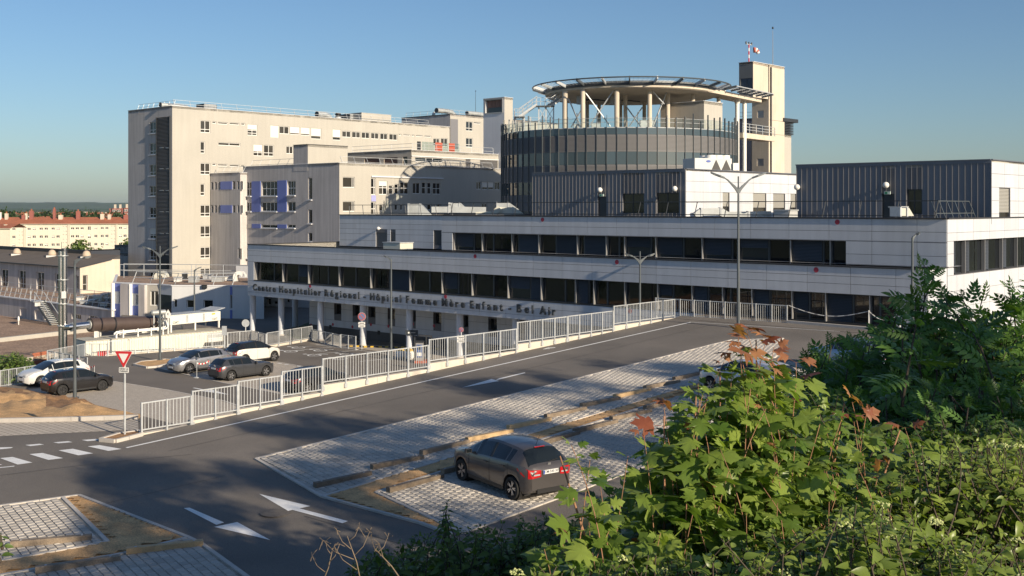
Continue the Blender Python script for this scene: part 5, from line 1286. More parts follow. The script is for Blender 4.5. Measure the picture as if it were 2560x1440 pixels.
# ---------------------------------------------------------------- low buildings on the left
# blue and white pavilion with a roof full of plant
c5 = [at(*q) for q in ((283, 0, 117.6), (368, 0, 115), (396, 0, 114.6), (430, 0, 112.8), (575, 0, 112.6), (660, 0, 112))]
ZH, ZB = -7.85, LOT - .3
HE = thingW("pavilion", "low white and blue hospital pavilion with guard rails around a cluttered flat roof", "building", Vector((c5[1].x, c5[1].y, ZB)))
segs = [WFace(c5[i], c5[i + 1]) for i in range(5)]
white_blue = mat("render_blue_white", (.60, .61, .62), .9, var=.04, vs=.3, streak=.03)
s0, s1, s2, s3, s4 = segs
hs0 = [pxwin(s0, 297, 305, 730, 757), pxwin(s0, 340, 352, 737, 762)]
hs3 = [pxwin(s3, 433.5, 442.5, 748, 769), pxwin(s3, 466, 484.5, 750, 770), pxwin(s3, 508.5, 532, 750, 770), pxwin(s3, 572.5, 574.8, 737, 772)]
hs2 = []; hs1 = [(.35, s1.L - .05, ZB + 1.4, ZB + 2.9)]
hs4 = [pxwin(s4, 575, 580.5, 738, 772)]
for s_, hh, m in ((s0, hs0, white_blue), (s1, hs1, render_cream), (s2, hs2, white_blue), (s3, hs3[:3], white_blue), (s4, hs4, white_blue)):
    part("wall", wall_mb(s_, 0, s_.L, ZB, ZH, hh, .25), m, HE)
for h in hs0: window(HE, s0, *h, cols=(0, 1), rows=(0, 1), gm=glass, dp=.16, fw=.07)
for h in hs3[:3]: window(HE, s3, *h, cols=(0, 1), rows=(0, 1), gm=glass, dp=.2, fw=.07)
for h in hs4: window(HE, s4, *h, cols=(0, 1), rows=(0, 1), gm=glass, dp=.2, fw=.05)
window(HE, s1, *hs1[0], cols=(0, .5, 1), rows=(0, 1), gm=glass_g, dp=.1, fw=.07)
fpart("glazed_bay", glass_b, HE, s2, 0.1, s2.L - .1, .01, .06, ZB + .6, ZB + 2.6)
for x0, x1, yt, yb in ((286.5, 306, 706, 728), (286.5, 306, 759, 800), (330.5, 352, 710, 733), (330.5, 352, 764, 800)):
    h = pxwin(s0, x0, x1, yt, yb); fpart("blue_panel", blue_m, HE, s0, h[0], h[1], .0, .04, h[2], h[3])
for x0, x1 in ((307, 329), (352.5, 368)): b0, b1 = s0.a(x0), min(s0.a(x1), s0.L); fpart("pilaster", board_grey, HE, s0, b0, b1, 0, .35, ZB, ZH - .05)
for x in (285.5, 329.5): b0 = s0.a(x); fpart("pilaster_edge", white_m, HE, s0, b0, b0 + .12, 0, .4, ZB, ZH)
for yt, yb in ((714.5, 737), (775, 803)): h = pxwin(s4, 575, 580.8, yt, yb); fpart("blue_panel", blue_m, HE, s4, max(.02, h[0]), h[1], 0, .05, h[2], h[3])
rf = [Vector((p.x, p.y, ZH - .12)) for p in c5] + [at(760, 0, 128), at(290, 0, 131)]
for p in rf[-2:]: p.z = ZH - .12
part("roof", MB().poly(rf), roof_grit, HE)
mb = MB()
for a, b in zip(rf[:5], rf[1:6]): mb.bar(a + Vector((0, .1, .15)), b + Vector((0, .1, .15)), .3, .12)
mb.bar(rf[0] + Vector((.1, 0, .15)), rf[-1] + Vector((.1, 0, .15)), .3, .12); part("roof_edge", mb, render_white, HE)
a_, z_ = s3.hit(510, 717); t = thingW("floodlight", "black floodlight fixed at the top of the pavilion wall", "floodlight", s3.P(a_, 0, z_))
part("housing", MB().fbox(s3, a_ - .15, a_ + .35, .08, .3, z_ - .15, z_ + .22), black_m, t); part("lens", MB().fbox(s3, a_ - .08, a_ + .28, .3, .32, z_ - .08, z_ + .14), glass_b, t)
def wrail(lab, P, h=1.1, post=1.6, lean=Vector((0, 0, 0)), m=None, group=None):
    r = thingW("roof_railing", lab, "railing", P[0], group)
    for a, b in zip(P[:-1], P[1:]):
        n = max(1, round((b - a).length / post))
        for i in range(n + 1): q = a.lerp(b, i / n); part("post", MB().bar(q, q + lean + Vector((0, 0, h)), .06), m or galv, r)
    for f in (1.0, .5):
        mb = MB()
        for a, b in zip(P[:-1], P[1:]): mb.bar(a + lean * f + Vector((0, 0, h * f)), b + lean * f + Vector((0, 0, h * f)), .055)
        part("rail", mb, m or galv, r)
    return r
up = lambda p, z: Vector((p.x, p.y, z))
wrail("leaning guard rail along the pavilion's front roof edge", [up(c5[0].lerp(c5[1], .45) + Vector((.2, .6, 0)), ZH), up(c5[1] + Vector((0, .8, 0)), ZH), up(c5[3] + Vector((0, .8, 0)), ZH), up(c5[4] + Vector((0, .8, 0)), ZH)], 1.2, 2.0, Vector((.35, .35, 0)))
wrail("guard rail along the back of the pavilion roof", [up(at(300, 0, 130), ZH), up(at(420, 0, 130), ZH), up(at(560, 0, 129), ZH), up(at(650, 0, 128), ZH)], 1.3, 3.0)
wrail("upper guard rail crossing behind the pavilion roof", [up(at(310, 0, 126), ZH), up(at(400, 0, 125), ZH), up(at(640, 0, 122), ZH)], 1.6, 3.4)
def wcurl(lab, px, py, d, r, wd, m):
    """a big square duct that bends down like a swan neck"""
    t = thingW("roof_duct", lab, "duct", at(px, py, d)); c = at(px, py, d); n = 8
    for i in range(n):
        a0, a1 = math.pi * (1.0 - i / n), math.pi * (1.0 - (i + 1) / n)
        p = [c + Vector((q * math.cos(a) * r, y, q * math.sin(a) * r)) for y in (-wd / 2, wd / 2) for q, a in ((1, a0), (1, a1), (.4, a1), (.4, a0))]
        part("segment", MB().hexa([p[0], p[1], p[5], p[4], p[3], p[2], p[6], p[7]]), m, t)
    part("riser", MB().box(c + Vector((-r, -wd / 2, -r * 1.6)), c + Vector((-r * .4, wd / 2, 0))), m, t)
wcurl("curved white duct like a swan neck at the right end of the pavilion roof", 600, 692, 122, .65, 1.0, white_m)
wcurl("curved grey duct with a red inside on the pavilion roof by the lamp post", 404, 693, 126, .7, 1.2, pale_duct)
for x, y, w_, h_, d, m, lab in ((445, 705, 14, 7, 121, white_m, "small white roof cowl with a yellow mark, left on the pavilion roof"), (485, 706, 22, 10, 120, steel_dull, "wide pale vent box in the middle of the pavilion roof"), (545, 705, 26, 9, 121, steel_dull, "wide pale vent box right of the middle on the pavilion roof"), (462, 700, 8, 12, 125, dark_metal, "small dark vent on the pavilion roof"), (520, 702, 20, 6, 126, galv, "flat grey roof vent at the back of the pavilion roof"), (575, 704, 20, 7, 123, white_m, "flat white vent box beside the swan neck duct")):
    p = at(x, y, d); s_ = d / F; t = thingW("roof_vent", lab, "vent", Vector((p.x, p.y, ZH - .1)))
    part("casing", MB().box((p.x - w_ * s_ / 2, p.y - .5, ZH - .1), (p.x + w_ * s_ / 2, p.y + .5, ZH + h_ * s_)), m, t); part("lid", MB().box((p.x - w_ * s_ / 2 - .08, p.y - .58, ZH + h_ * s_), (p.x + w_ * s_ / 2 + .08, p.y + .58, ZH + h_ * s_ + .08)), galv, t)
# back wing seen under the overhang
sB = WFace(at(590, 0, 128), at(800, 0, 124)); zt6 = -6.6
T = thingW("rear_wing", "low bluish rear wing with small windows seen under the overhang", "building", up(at(620, 0, 127), ZB))
hb = [pxwin(sB, *q) for q in ((607, 614, 759, 765), (622, 629, 757, 763.5), (656, 661, 757, 763), (669, 678, 745, 762), (684.5, 694, 752, 761), (716, 724, 747, 757), (736, 745, 745, 757))]
part("wall", wall_mb(sB, 0, sB.L, ZB, zt6, hb, .2), white_blue, T)
for h in hb: window(T, sB, *h, cols=(0, 1), rows=(0, 1), gm=glass, dp=.12, fw=.07)
part("roof", MB().poly([sB.P(0, 0, zt6), sB.P(sB.L, 0, zt6), sB.P(sB.L, -12, zt6), sB.P(0, -12, zt6)]), roof_grey, T); fpart("ledge", render_white, T, sB, 0, sB.L, 0, .15, ZB + 2.2, ZB + 2.35)
mb = MB().poly([lot(x, y, .03) for x, y in ((725, 826), (772, 806), (772, 852), (755, 852), (716, 838))]); tag(part("lawn", mb, grass_m), None, None, None, "structure")

# grey workshop with tall windows
kW = corner(200, 140); fWs, fWl = Face('u', kW[1]), Face('v', kW[0])
zw0 = fWs.z(200, 669)
WS = thingF("workshop", "long grey boarded workshop with tall paired windows and a dark low pitched roof", "building", kW[0], kW[1], GR)
uW0 = kW[0] - 62
wh = [pxwin(fWs, *q) for q in ((2, 20, 672, 740), (46, 64, 675, 735), (91, 110, 679, 733), (137, 150, 683, 729), (-44, -26, 668, 740), (-90, -72, 664, 740))] + [pxwin(fWs, 188, 197, 688, 728)]
sd = [pxwin(fWl, 207, 219, 688, 727)]
part("wall", wall_mb(fWs, uW0, kW[0], GR - 3, zw0, wh, .25), board_grey, WS)
vW1 = fWl.a(278); zw1 = fWl.z(278, 648.5); vW2 = vW1 + 1.2; zw2 = zw0 + (zw1 - zw0) / (vW1 - kW[1]) * 7.5
mb = wall_mb(fWl, kW[1], vW1, GR - 3, zw0, sd, .25); mb.add([(kW[0], kW[1], zw0), (kW[0], vW1, zw0), (kW[0], vW1, zw1)], [(0, 1, 2)]); mb.poly([(kW[0], vW1, GR - 3), (kW[0], vW2, GR - 3), (kW[0], vW2, zw1), (kW[0], vW1, zw1)]); part("wall", mb, concrete_fair, WS)
part("roof", MB().add([(uW0, kW[1] - .3, zw0), (kW[0] + .15, kW[1] - .3, zw0), (kW[0] + .15, vW1, zw1 + .02), (uW0, vW1, zw1 + .02), (kW[0] + .15, vW2, zw1 + .5), (uW0, vW2, zw1 + .5)], [(0, 1, 2, 3), (3, 2, 4, 5)]), mat("roof_brown_felt", (.135, .112, .092), .9, var=.1, vs=.5), WS)
part("gutter", MB().bar((uW0, kW[1] - .3, zw0 - .02), (kW[0] + .15, kW[1] - .3, zw0 - .02), .14, .14).bar((kW[0] + .15, kW[1] - .3, zw0), (kW[0] + .15, vW1, zw1), .1, .1), dark_metal, WS)
part("roof_edge", MB().bar((uW0, vW2, zw1 + .65), (kW[0] - 8, vW2, zw1 + .65), .4, .5), black_m, WS)
for h in wh: window(WS, fWs, *h, cols=(0, .5, 1) if h[1] - h[0] > 1 else (0, 1), rows=(0, 1), gm=glass_b, dp=.18, fw=.12)
for h in sd: window(WS, fWl, *h, cols=(0, 1), rows=(0, .4, 1), gm=glass_g, dp=.18, fw=.1, fm=alu)
def mush(px, py, lab):
    r = ray(px, py); p = None
    n3 = (Vector((0, 0, 1)) - V * ((zw1 - zw0) / (vW1 - kW[1]))); b0 = FR @ Vector((kW[0], kW[1], zw0)); d = b0.dot(n3) / r.dot(n3); p = r * d
    if d > 175 or d < 0: p = at(px, py, 150)
    t = thingW("roof_cowl", lab, "roof vent", p, "mushroom cowls on the workshop roof")
    part("curb", MB().box(p + Vector((-.6, -.5, -.3)), p + Vector((.6, .5, .15))), white_m, t); part("cap", MB().lathe([(.45, .15), (.55, .25), (.52, .5), (.38, .78), (.16, .92), (.02, .94)], p, 16), mat("cowl_beige", (.50, .40, .30), .8) if "cowl_beige" not in MATS else MATS["cowl_beige"], t, 50)
mush(42, 637, "left beige mushroom cowl on the workshop roof"); mush(130, 641, "middle beige mushroom cowl on the workshop roof left of the steel chimney"); mush(216, 644, "right beige mushroom cowl on the workshop roof behind the lamp head")
# dark roofs and grey block right of the workshop
kX = corner(322, 193); fXs = Face('u', kX[1])
T = thingF("service_block", "grey service block with a ribbed dark top between the workshop and the tall hospital", "building", kX[0], kX[1], GR)
body("sb", T, fXs.a(278), kX[0] + 6, kX[1], kX[1] + 10, GR - 3, fXs.z(300, 634), render_grey, [(fXs, [], render_grey, .1)])
kY = corner(345, 192); fYs = Face('u', kY[1])
body("sb2", T, fYs.a(286.5), kY[0] + 4, kY[1], kY[1] + 8, fXs.z(300, 634) - .4, fYs.z(300, 613.5), clad_grey, [(fYs, [], clad_grey, .1)])
for k in range(10): a_ = fYs.a(288 + k * 3.6); fpart("seam", seam_m, T, fYs, a_, a_ + .05, 0, .05, fYs.z(300, 630), fYs.z(300, 614.5))
for y in (638.5, 670):
    for x in (312, 317): a_, z_ = fXs.hit(x, y); fpart("vent_hole", black_m, T, fXs, a_ - .12, a_ + .12, 0, .03, z_ - .1, z_ + .1)
T = thingW("distant_shed_roof", "dark low roof beyond the workshop, in front of the apartment block", "roof", at(230, 640, 175))
part("roof", MB().hexa([at(150, 660, 165), at(300, 655, 165), at(300, 640, 185), at(150, 640, 185), at(150, 642, 165), at(300, 638, 165), at(300, 625, 190), at(200, 628, 190)]), roof_grey, T)
part("ridge", MB().bar(at(200, 628, 190), at(300, 625, 190), .4, .4), black_m, T)

# flat roofed block with railings and an outside stair; gravel roofs in front of it
zg = -10.55; gF = WFace(on_z(-120, 724, zg) if False else at(-160, 0, 150), at(286, 0, 117.3))
gA = FR @ Vector((0, 0, 0))
kg = corner(286, 117.2); fgs = Face('u', kg[1])
GB = thingF("flat_roofed_block", "grey boarded block with a flat roof terrace and leaning guard rails", "building", kg[0], kg[1], -15.5)
gz = fgs.z(286, 775); gu0 = kg[0] - 66
gw = [pxwin(fgs, *q) for q in ((50, 71, 770, 794), (87, 107, 775, 798), (179, 202, 783.5, 797), (223, 244, 788, 798), (112, 134, 777, 800))]
part("wall", wall_mb(fgs, gu0, kg[0], -15.6, gz, gw, .2), board_grey, GB)
for h in gw[2:4]: window(GB, fgs, *h, cols=(0, .5, 1), rows=(0, 1), gm=glass, dp=.12, fw=.08)
for h in gw[:2] + gw[4:]: fpart("recessed_panel", board_grey, GB, fgs, h[0], h[1], -.2, -.14, h[2], h[3])
part("roof", MB().poly([(gu0, kg[1], gz - .05), (kg[0], kg[1], gz - .05), (kg[0], kg[1] + 26, gz - .05), (gu0, kg[1] + 26, gz - .05)]), roof_grit, GB)
part("roof_edge", MB().bar((gu0, kg[1], gz), (kg[0], kg[1], gz), .35, .14), render_white, GB)
railing(None, "roof_railing", "front guard rail of leaning posts on the grey block's terrace", [(gu0 + 8, kg[1] + .4, gz), (kg[0] - .2, kg[1] + .4, gz)], 1.15, .5, 1.35, (1.1, .5), galv, None, (-.5, .9, 0))
kk = fWs.plane - 1.2
railing(None, "roof_railing", "rear guard rail of the terrace in front of the workshop wall", [(gu0 + 8, kk - 3, gz), (kg[0] + 3, kk - 3, gz)], 1.2, .3, 3.2, (1.1, .5), galv, None, (.5, .3, 0))
# outside stair
ST2 = thingF("steel_stair", "small steel stair from the terrace down to the gravel roof, beside the chimney", "stair", fgs.a(120), kg[1] - 1, -14)
s0_, s1_ = Vector((fgs.a(118), kg[1] - .9, fgs.z(118, 752))), Vector((fgs.a(158), kg[1] - .9, fgs.z(158, 812)))
for o_ in (-.5, .5):
    part("stringer", MB().bar(s0_ + Vector((0, o_, 0)), s1_ + Vector((0, o_, 0)), .08, .3), pole_grey, ST2); part("handrail", MB().bar(s0_ + Vector((0, o_, 1)), s1_ + Vector((0, o_, 1)), .06), galv, ST2)
for k in range(14): q = s0_.lerp(s1_, (k + .5) / 14); part("tread", MB().box(q - Vector((.14, .48, .02)), q + Vector((.14, .48, .03))), steel_dull, ST2)
part("landing", MB().box(s0_ + Vector((-1.2, -.5, -.1)), s0_ + Vector((.1, .8, 0))), steel_dull, ST2)
for x in (-1.1, -.1): part("handrail_post", MB().bar(s0_ + Vector((x, -.5, 0)), s0_ + Vector((x, -.5, 1.1)), .06), galv, ST2)
for x, y in ((590, 0),): pass
# things on the terrace
rng = random.Random(5)
for i, (x, y, w_, h_, d, m, lab) in enumerate(((246, 726, 22, 14, 128, pale_duct, "large pale hooded vent on the terrace beside the pavilion"), (265, 724, 18, 13, 131, steel_dull, "grey plant box on the terrace behind the pale hooded vent"), (232, 734, 16, 7, 126, white_m, "low white roof unit on the terrace, left of the hooded vent"), (215, 738, 20, 6, 125, galv, "low galvanised roof unit on the terrace"), (200, 731, 14, 8, 129, white_m, "white vent box on the terrace just right of the chimney"), (94, 738, 6, 10, 122, white_m, "small white vent post on the terrace left of the chimney"), (262, 744, 18, 7, 122, white_m, "white low box near the terrace's front rail"))):
    p = at(x, y, d); s_ = d / F; t = thingW("roof_vent", lab, "vent", Vector((p.x, p.y, gz)))
    part("casing", MB().box((p.x - w_ * s_ / 2, p.y - .4, gz), (p.x + w_ * s_ / 2, p.y + .4, gz + h_ * s_)), m, t); part("cap", MB().box((p.x - w_ * s_ / 2 - .1, p.y - .5, gz + h_ * s_), (p.x + w_ * s_ / 2 + .1, p.y + .5, gz + h_ * s_ + .1)), galv, t)
# gravel roofs
zgr = -13.0
T = thingW("gravel_roof_building", "low building with a brown gravel roof and a pale dividing parapet", "building", on_z(60, 850, zgr))
def gpoly(px, z): return [on_z(x, y, z) for x, y in px]
part("roof", MB().poly(gpoly(((-260, 742), (30, 787), (100, 799), (290, 828), (290, 850), (150, 886), (0, 912), (-260, 960)), zgr)), roof_grit, T)
p0, p1 = on_z(-260, 884, zgr), on_z(290, 822, zgr); part("parapet", MB().bar(p0 + Vector((0, 0, .15)), p1 + Vector((0, 0, .15)), .5, .5), render_cream, T)
p0, p1 = on_z(-260, 958, zgr), on_z(152, 884, zgr); part("roof_edge", MB().bar(p0, p1, .4, .35), concrete_fair, T)
wf = WFace(p0, p1); part("wall", MB().fbox(wf, 0, wf.L, .05, .1, zgr - 3.0, zgr - .17), dark_metal, T)
for x0, x1, y0, y1 in ((78, 118, 880, 915),):
    h = pxwin(wf, x0, x1, y0, y1); nB = 0
    zz_ = h[2]
    rows_ = 10; 
    for r_ in range(rows_):
        zc_ = h[3] - .1 - (r_ + 1) * .16
        for k in range(7):
            a_ = h[0] + (k + (.5 if r_ % 2 else 0)) * (h[1] - h[0]) / 7; fpart("brick", brick_near, T, wf, a_ + .01, a_ + (h[1] - h[0]) / 7 - .01, .1, .2, zc_, zc_ + .145)
p = on_z(46, 803, zgr); 
for x, y, r_, lab in ((114.5, 800, .32, "round white ball vent by the grey block's wall"), (46.5, 808, .12, "small white vent pipe on the gravel roof")):
    p = on_z(x, y + 4, zgr); t = thingW("roof_vent", lab, "vent", p); part("pipe", MB().tube([p, p + Vector((0, 0, .5))], r_ * .45, 8), white_m, t); part("cap", MB().lathe([(.02, .3), (r_ * .8, .42), (r_, .62), (r_ * .8, .85), (.02, .98)], p, 12), white_m, t, True)
# tall steel chimney and the pale machinery
cb_ = at(157, 866, 88); cb_.z = -13
CHM = thingW("chimney", "tall polished twin-flue steel chimney", "chimney", cb_)
for ox, r_, m in ((-.17, .17, steel), (.12, .22, steel)):
    part("flue", MB().tube([cb_ + Vector((ox, 0, 0)), Vector((cb_.x + ox, cb_.y, at(157, 628, 88).z))], r_, 20), m, CHM, 40)
for yy in (640, 700, 760, 815): z_ = at(157, yy, 88).z; part("collar", MB().lathe([(.42, z_), (.42, z_ + .06)], (cb_.x, cb_.y, 0), 20), steel_dull, CHM, 40)
part("rain_cap", MB().lathe([(.24, 0), (.24, .1), (.2, .22)], Vector((cb_.x + .12, cb_.y, at(157, 628, 88).z)), 18), dark_metal, CHM, 40)
part("sample_box", MB().box((cb_.x + .05, cb_.y - .4, at(157, 745, 88).z), (cb_.x + .35, cb_.y - .2, at(157, 728, 88).z)), white_m, CHM)
part("lightning_rod", MB().tube([Vector((cb_.x - .1, cb_.y, at(157, 640, 88).z)), Vector((cb_.x - .1, cb_.y, at(157, 605, 88).z))], .02, 5), pole_grey, CHM)
q0, q1 = at(224, 812, 88), at(386, 807, 92.5); ax_ = (q1 - q0).normalized()
SIL = thingW("exhaust_silencer", "large dark brown horizontal exhaust silencer beside the chimney", "silencer", q0)
part("drum", MB().tube([q0 - ax_ * .02, q0, q1, q1 + ax_ * .05], [.45, .56, .56, .45], 28), brown_m, SIL, 40)
m_ = q0.lerp(q1, .33); part("strap", MB().tube([m_, m_ + ax_ * .14], .575, 28), black_m, SIL, 40)
part("inlet_pipe", MB().tube([at(163, 818, 87.9), at(176, 817.5, 87.5), q0], [.22, .26, .26], 18), steel, SIL, 40)
for q in (at(178, 817.5, 87.5), q0 - ax_ * .1): part("flange", MB().tube([q, q + ax_ * .08], .36, 18), steel_dull, SIL, 40)
zc_ = -10.25
for f_ in (.12, .5, .85): q = q0.lerp(q1, f_); part("cradle", MB().box((q.x - .1, q.y - .5, zc_), (q.x + .1, q.y + .5, q.z - .48)), white_m, SIL)
# container: long white corrugated box
k0, k1 = on_z(215, 854.4, zc_), on_z(557.5, 826.5, zc_); kd = (k1 - k0).normalized(); kn = Vector((-kd.y, kd.x, 0))
if kn.y < 0: kn = -kn
kL = (k1 - k0).length
CT = thing("container", "long white corrugated plant container behind the galvanised fence", "container", Matrix(((kd.x, kn.x, 0, k0.x), (kd.y, kn.y, 0, k0.y), (0, 0, 1, -13), (0, 0, 0, 1))))
H_ = zc_ + 13; cream_m = mat("container_white", (.66, .65, .56), .55, var=.05, vs=1.5, streak=.05)
mb = MB(); n = int(kL / .28)
xs = []
for k in range(n): x = kL * k / n; s_ = kL / n; xs += [(x, 0), (x + s_ * .35, 0), (x + s_ * .5, .05), (x + s_ * .85, .05)]
xs += [(kL, 0)]
for (xa, ya), (xb, yb) in zip(xs[:-1], xs[1:]): mb.poly([(xa, ya, 0), (xb, yb, 0), (xb, yb, H_), (xa, ya, H_)])
part("front_wall", mb, cream_m, CT)
part("roof", MB().box((-.03, -.04, H_), (kL + .03, 2.5, H_ + .06)), mat("container_roof", (.42, .40, .34), .7, var=.12, vs=.8), CT)
part("end_wall", MB().box((-.02, .02, 0), (0, 2.5, H_)), cream_m, CT); part("end_wall", MB().box((kL, .02, 0), (kL + .02, 2.5, H_)), cream_m, CT)
part("louvre_door", MB().box((kL - 1.4, -.04, .6), (kL - .1, -.02, H_ - .1)), steel_dull, CT)
for k in range(12): z_ = .7 + k * .13; part("louvre_slat", MB().box((kL - 1.35, -.08, z_), (kL - .15, -.04, z_ + .07)), white_m, CT)
part("red_plate", MB().box((.85, -.05, 1.3), (1.8, -.03, 1.95)), red_m, CT)
for k in range(2): part("red_plate_stripe", MB().extr([(1.35 + k * .1, -.056, 1.35 + k * .15), (1.75, -.056, 1.5 + k * .2), (1.75, -.056, 1.57 + k * .2), (1.35 + k * .1, -.056, 1.42 + k * .15)], (0, .004, 0)), white_m, CT)
# dry cooler on legs above the container
d0, d1 = at(425, 798, 91.5), at(551, 783, 95.5)
dd = (d1 - d0); dd.z = 0; dL = dd.length; dd.normalize(); dn = Vector((-dd.y, dd.x, 0)); dn = dn if dn.y > 0 else -dn
DC_ = thing("dry_cooler", "long pale dry cooler standing on legs above the container", "cooler", Matrix(((dd.x, dn.x, 0, d0.x), (dd.y, dn.y, 0, d0.y), (0, 0, 1, zc_ + .06), (0, 0, 0, 1))))
zb_c, zt_c = .62, 1.38
part("casing", MB().box((0, 0, zb_c), (dL, 2.0, zt_c)), mat("cooler_white", (.68, .67, .60), .5, var=.04, vs=1), DC_)
part("top_grille", MB().box((.1, .1, zt_c), (dL - .1, 1.9, zt_c + .03)), steel_dull, DC_)
part("wind_flap", MB().hexa([(dL - .6, 0, zt_c + .03), (dL + .5, 0, zt_c + .25), (dL + .5, 2, zt_c + .25), (dL - .6, 2, zt_c + .03), (dL - .7, 0, zt_c + .08), (dL + .5, 0, zt_c + .3), (dL + .5, 2, zt_c + .3), (dL - .7, 2, zt_c + .08)]), galv, DC_)
for x in (.15, dL * .5, dL - .1):
    for y in (.1, 1.9): part("leg", MB().box((x - .06, y - .06, 0), (x + .06, y + .06, zb_c)), white_m, DC_)
for x in (dL * .33, dL * .66): part("joint_plate", MB().box((x - .09, -.02, zb_c + .1), (x + .09, -.002, zt_c - .05)), steel_dull, DC_)
for x in (dL * .22, dL * .5, dL * .78): part("fan_shroud", MB().lathe([(.42, -.12), (.5, 0)], (x, 1.0, zb_c), 16), white_m, DC_, 40)
part("yellow_label", MB().box((dL - .9, -.006, zt_c - .22), (dL - .55, -.001, zt_c - .1)), yellow_m, DC_)
def flat_text(par, txt, M, size, m, ext=.002):
    cu = bpy.data.curves.new("lettering", 'FONT'); cu.body = txt; cu.size = size; cu.extrude = ext; cu.align_x = 'CENTER'; cu.align_y = 'CENTER'; cu.resolution_u = 3; cu.offset = size * .015
    o = bpy.data.objects.new("lettering", cu); COL.objects.link(o); bpy.context.view_layer.update()
    me = bpy.data.meshes.new_from_object(o.evaluated_get(bpy.context.evaluated_depsgraph_get())); bpy.data.objects.remove(o)
    me.materials.clear(); me.materials.append(m); return link("lettering", me, par, M)
for x in (.55, dL - .6): flat_text(DC_, "CIAT", Matrix.Translation((x, -.008, zb_c + .16)) @ Matrix.Rotation(math.pi / 2, 4, 'X'), .26, letter_m)
t = thing("expansion_tank", "small grey horizontal tank behind the lamp post by the dry cooler", "tank", CT.matrix_basis.copy()); BASE[t.name] = Vector((0, 0, 0))
part("tank", MB().tube([(5.95, 1.6, H_ + 1.72), (6.05, 1.6, H_ + 1.72), (7.15, 1.6, H_ + 1.72), (7.25, 1.6, H_ + 1.72)], [.12, .21, .21, .12], 16), steel_dull, t, 40)
for x in (6.2, 7.0): part("leg", MB().box((x - .04, 1.56, H_), (x + .04, 1.64, H_ + 1.55)), steel_dull, t)
t = thing("pipework", "white bent pipes on brackets running along the container roof", "pipes", CT.matrix_basis.copy()); BASE[t.name] = Vector((0, 0, 0))
for y, z_ in ((.25, .45), (.6, .5)): part("pipe", MB().tube([(2.5, y, H_), (2.5, y, H_ + z_ - .1), (2.65, y, H_ + z_), (6.6, y, H_ + z_ + .06), (6.8, y, H_ + z_ + .2), (6.8, y + .4, H_ + z_ + .7)], .075, 10), white_m, t, 40)
for x in (3.0, 4.2, 5.3, 6.3): part("bracket", MB().box((x - .05, .1, H_), (x + .05, .18, H_ + .7)).box((x - .05, .1, H_ + .3), (x + .05, .75, H_ + .36)), white_m, t)
for k, (x, z_) in enumerate(((6.3, 1.0), (6.6, 1.25), (6.9, .9), (7.0, 1.3))): part("valve", MB().lathe([(.05, -.12), (.13, -.05), (.13, .05), (.05, .12)], (x, .9, H_ + z_), 10), red_m if k == 2 else steel, t, 40)
# pentagonal sign on its post
p = at(423, 798, 91); t = thingW("pentagon_sign", "white pentagon plate with a small black mark on a post by the dry cooler", "sign", p); s_ = 91 / F
pts = [(0, 25), (6.5, 14), (5, 4), (-5, 4), (-6.5, 14)]; part("plate", MB().extr([p + Vector((x * s_, -.3, y * s_)) for x, y in pts], (0, .04, 0)), white_m, t); part("post", MB().bar(p + Vector((0, -.25, -1.3)), p + Vector((0, -.25, .2)), .09), white_m, t)
flat_text(t, "E", Matrix.Translation(Vector((0, -.31, 13.5 * s_))) @ Matrix.Rotation(math.pi / 2, 4, 'X'), .24, letter_m)
# ---------------------------------------------------------------- fences
GALV_BAR = mesh("baluster_bar", MB().tube([(0, 0, 0), (0, 0, 1)], .013, 6, cap=False), galv)
def fence(lab, pts, ztop, h=1.0, foot=.28, group=None, gap=.14, wall=None):
    """galvanised fence bay: posts at pts (level rails), upright bars between; foot = how far posts reach below the lower rail"""
    zt = ztop; p0 = pts[0]
    r = thingW("metal_fence", lab, "fence", Vector((p0.x, p0.y, zt - h)), group)
    n_ = Vector((0, 0, 0))
    for i, p in enumerate(pts):
        d = (pts[min(i + 1, len(pts) - 1)] - pts[max(i - 1, 0)]); d.z = 0; d.normalize(); s_ = Vector((d.y, -d.x, 0))
        c = Vector((p.x, p.y, 0)) + s_ * .03
        part("post", MB().hexa([c - d * .03 - s_ * .03 + Vector((0, 0, z)) if k == 0 else c + d * .03 - s_ * .03 + Vector((0, 0, z)) if k == 1 else c + d * .03 + s_ * .03 + Vector((0, 0, z)) if k == 2 else c - d * .03 + s_ * .03 + Vector((0, 0, z)) for z in (zt - h - foot, zt + .015) for k in range(4)]), galv, r)
        part("foot_plate", MB().hexa([c + d * a * .075 + s_ * b + Vector((0, 0, z)) for z in (zt - h - foot - .03, zt - h - foot + .14) for a, b in ((-1, -.03), (1, -.03), (1, .045), (-1, .045))]), galv, r)
    for a, b in zip(pts[:-1], pts[1:]):
        a2, b2 = Vector((a.x, a.y, zt)), Vector((b.x, b.y, zt)); d = (b2 - a2).normalized()
        for z in (-.02, -h + .03): part("rail", MB().bar(a2 + d * .03 + Vector((0, 0, z)), b2 - d * .03 + Vector((0, 0, z)), .04, .045), galv, r)
        n = max(2, round((b2 - a2).length / gap))
        for k in range(1, n):
            q = a2.lerp(b2, k / n) - BASE[r.name]
            link("baluster", GALV_BAR, r, Matrix.Translation((q.x, q.y, -0 + .04)) @ Matrix.Diagonal((1, 1, h - .08, 1)))
    return r
WL = WFace(FL0, FL1)
def line_pts(wf, xs, o=0): return [wf.P(wf.a(x), o, 0) for x in xs]
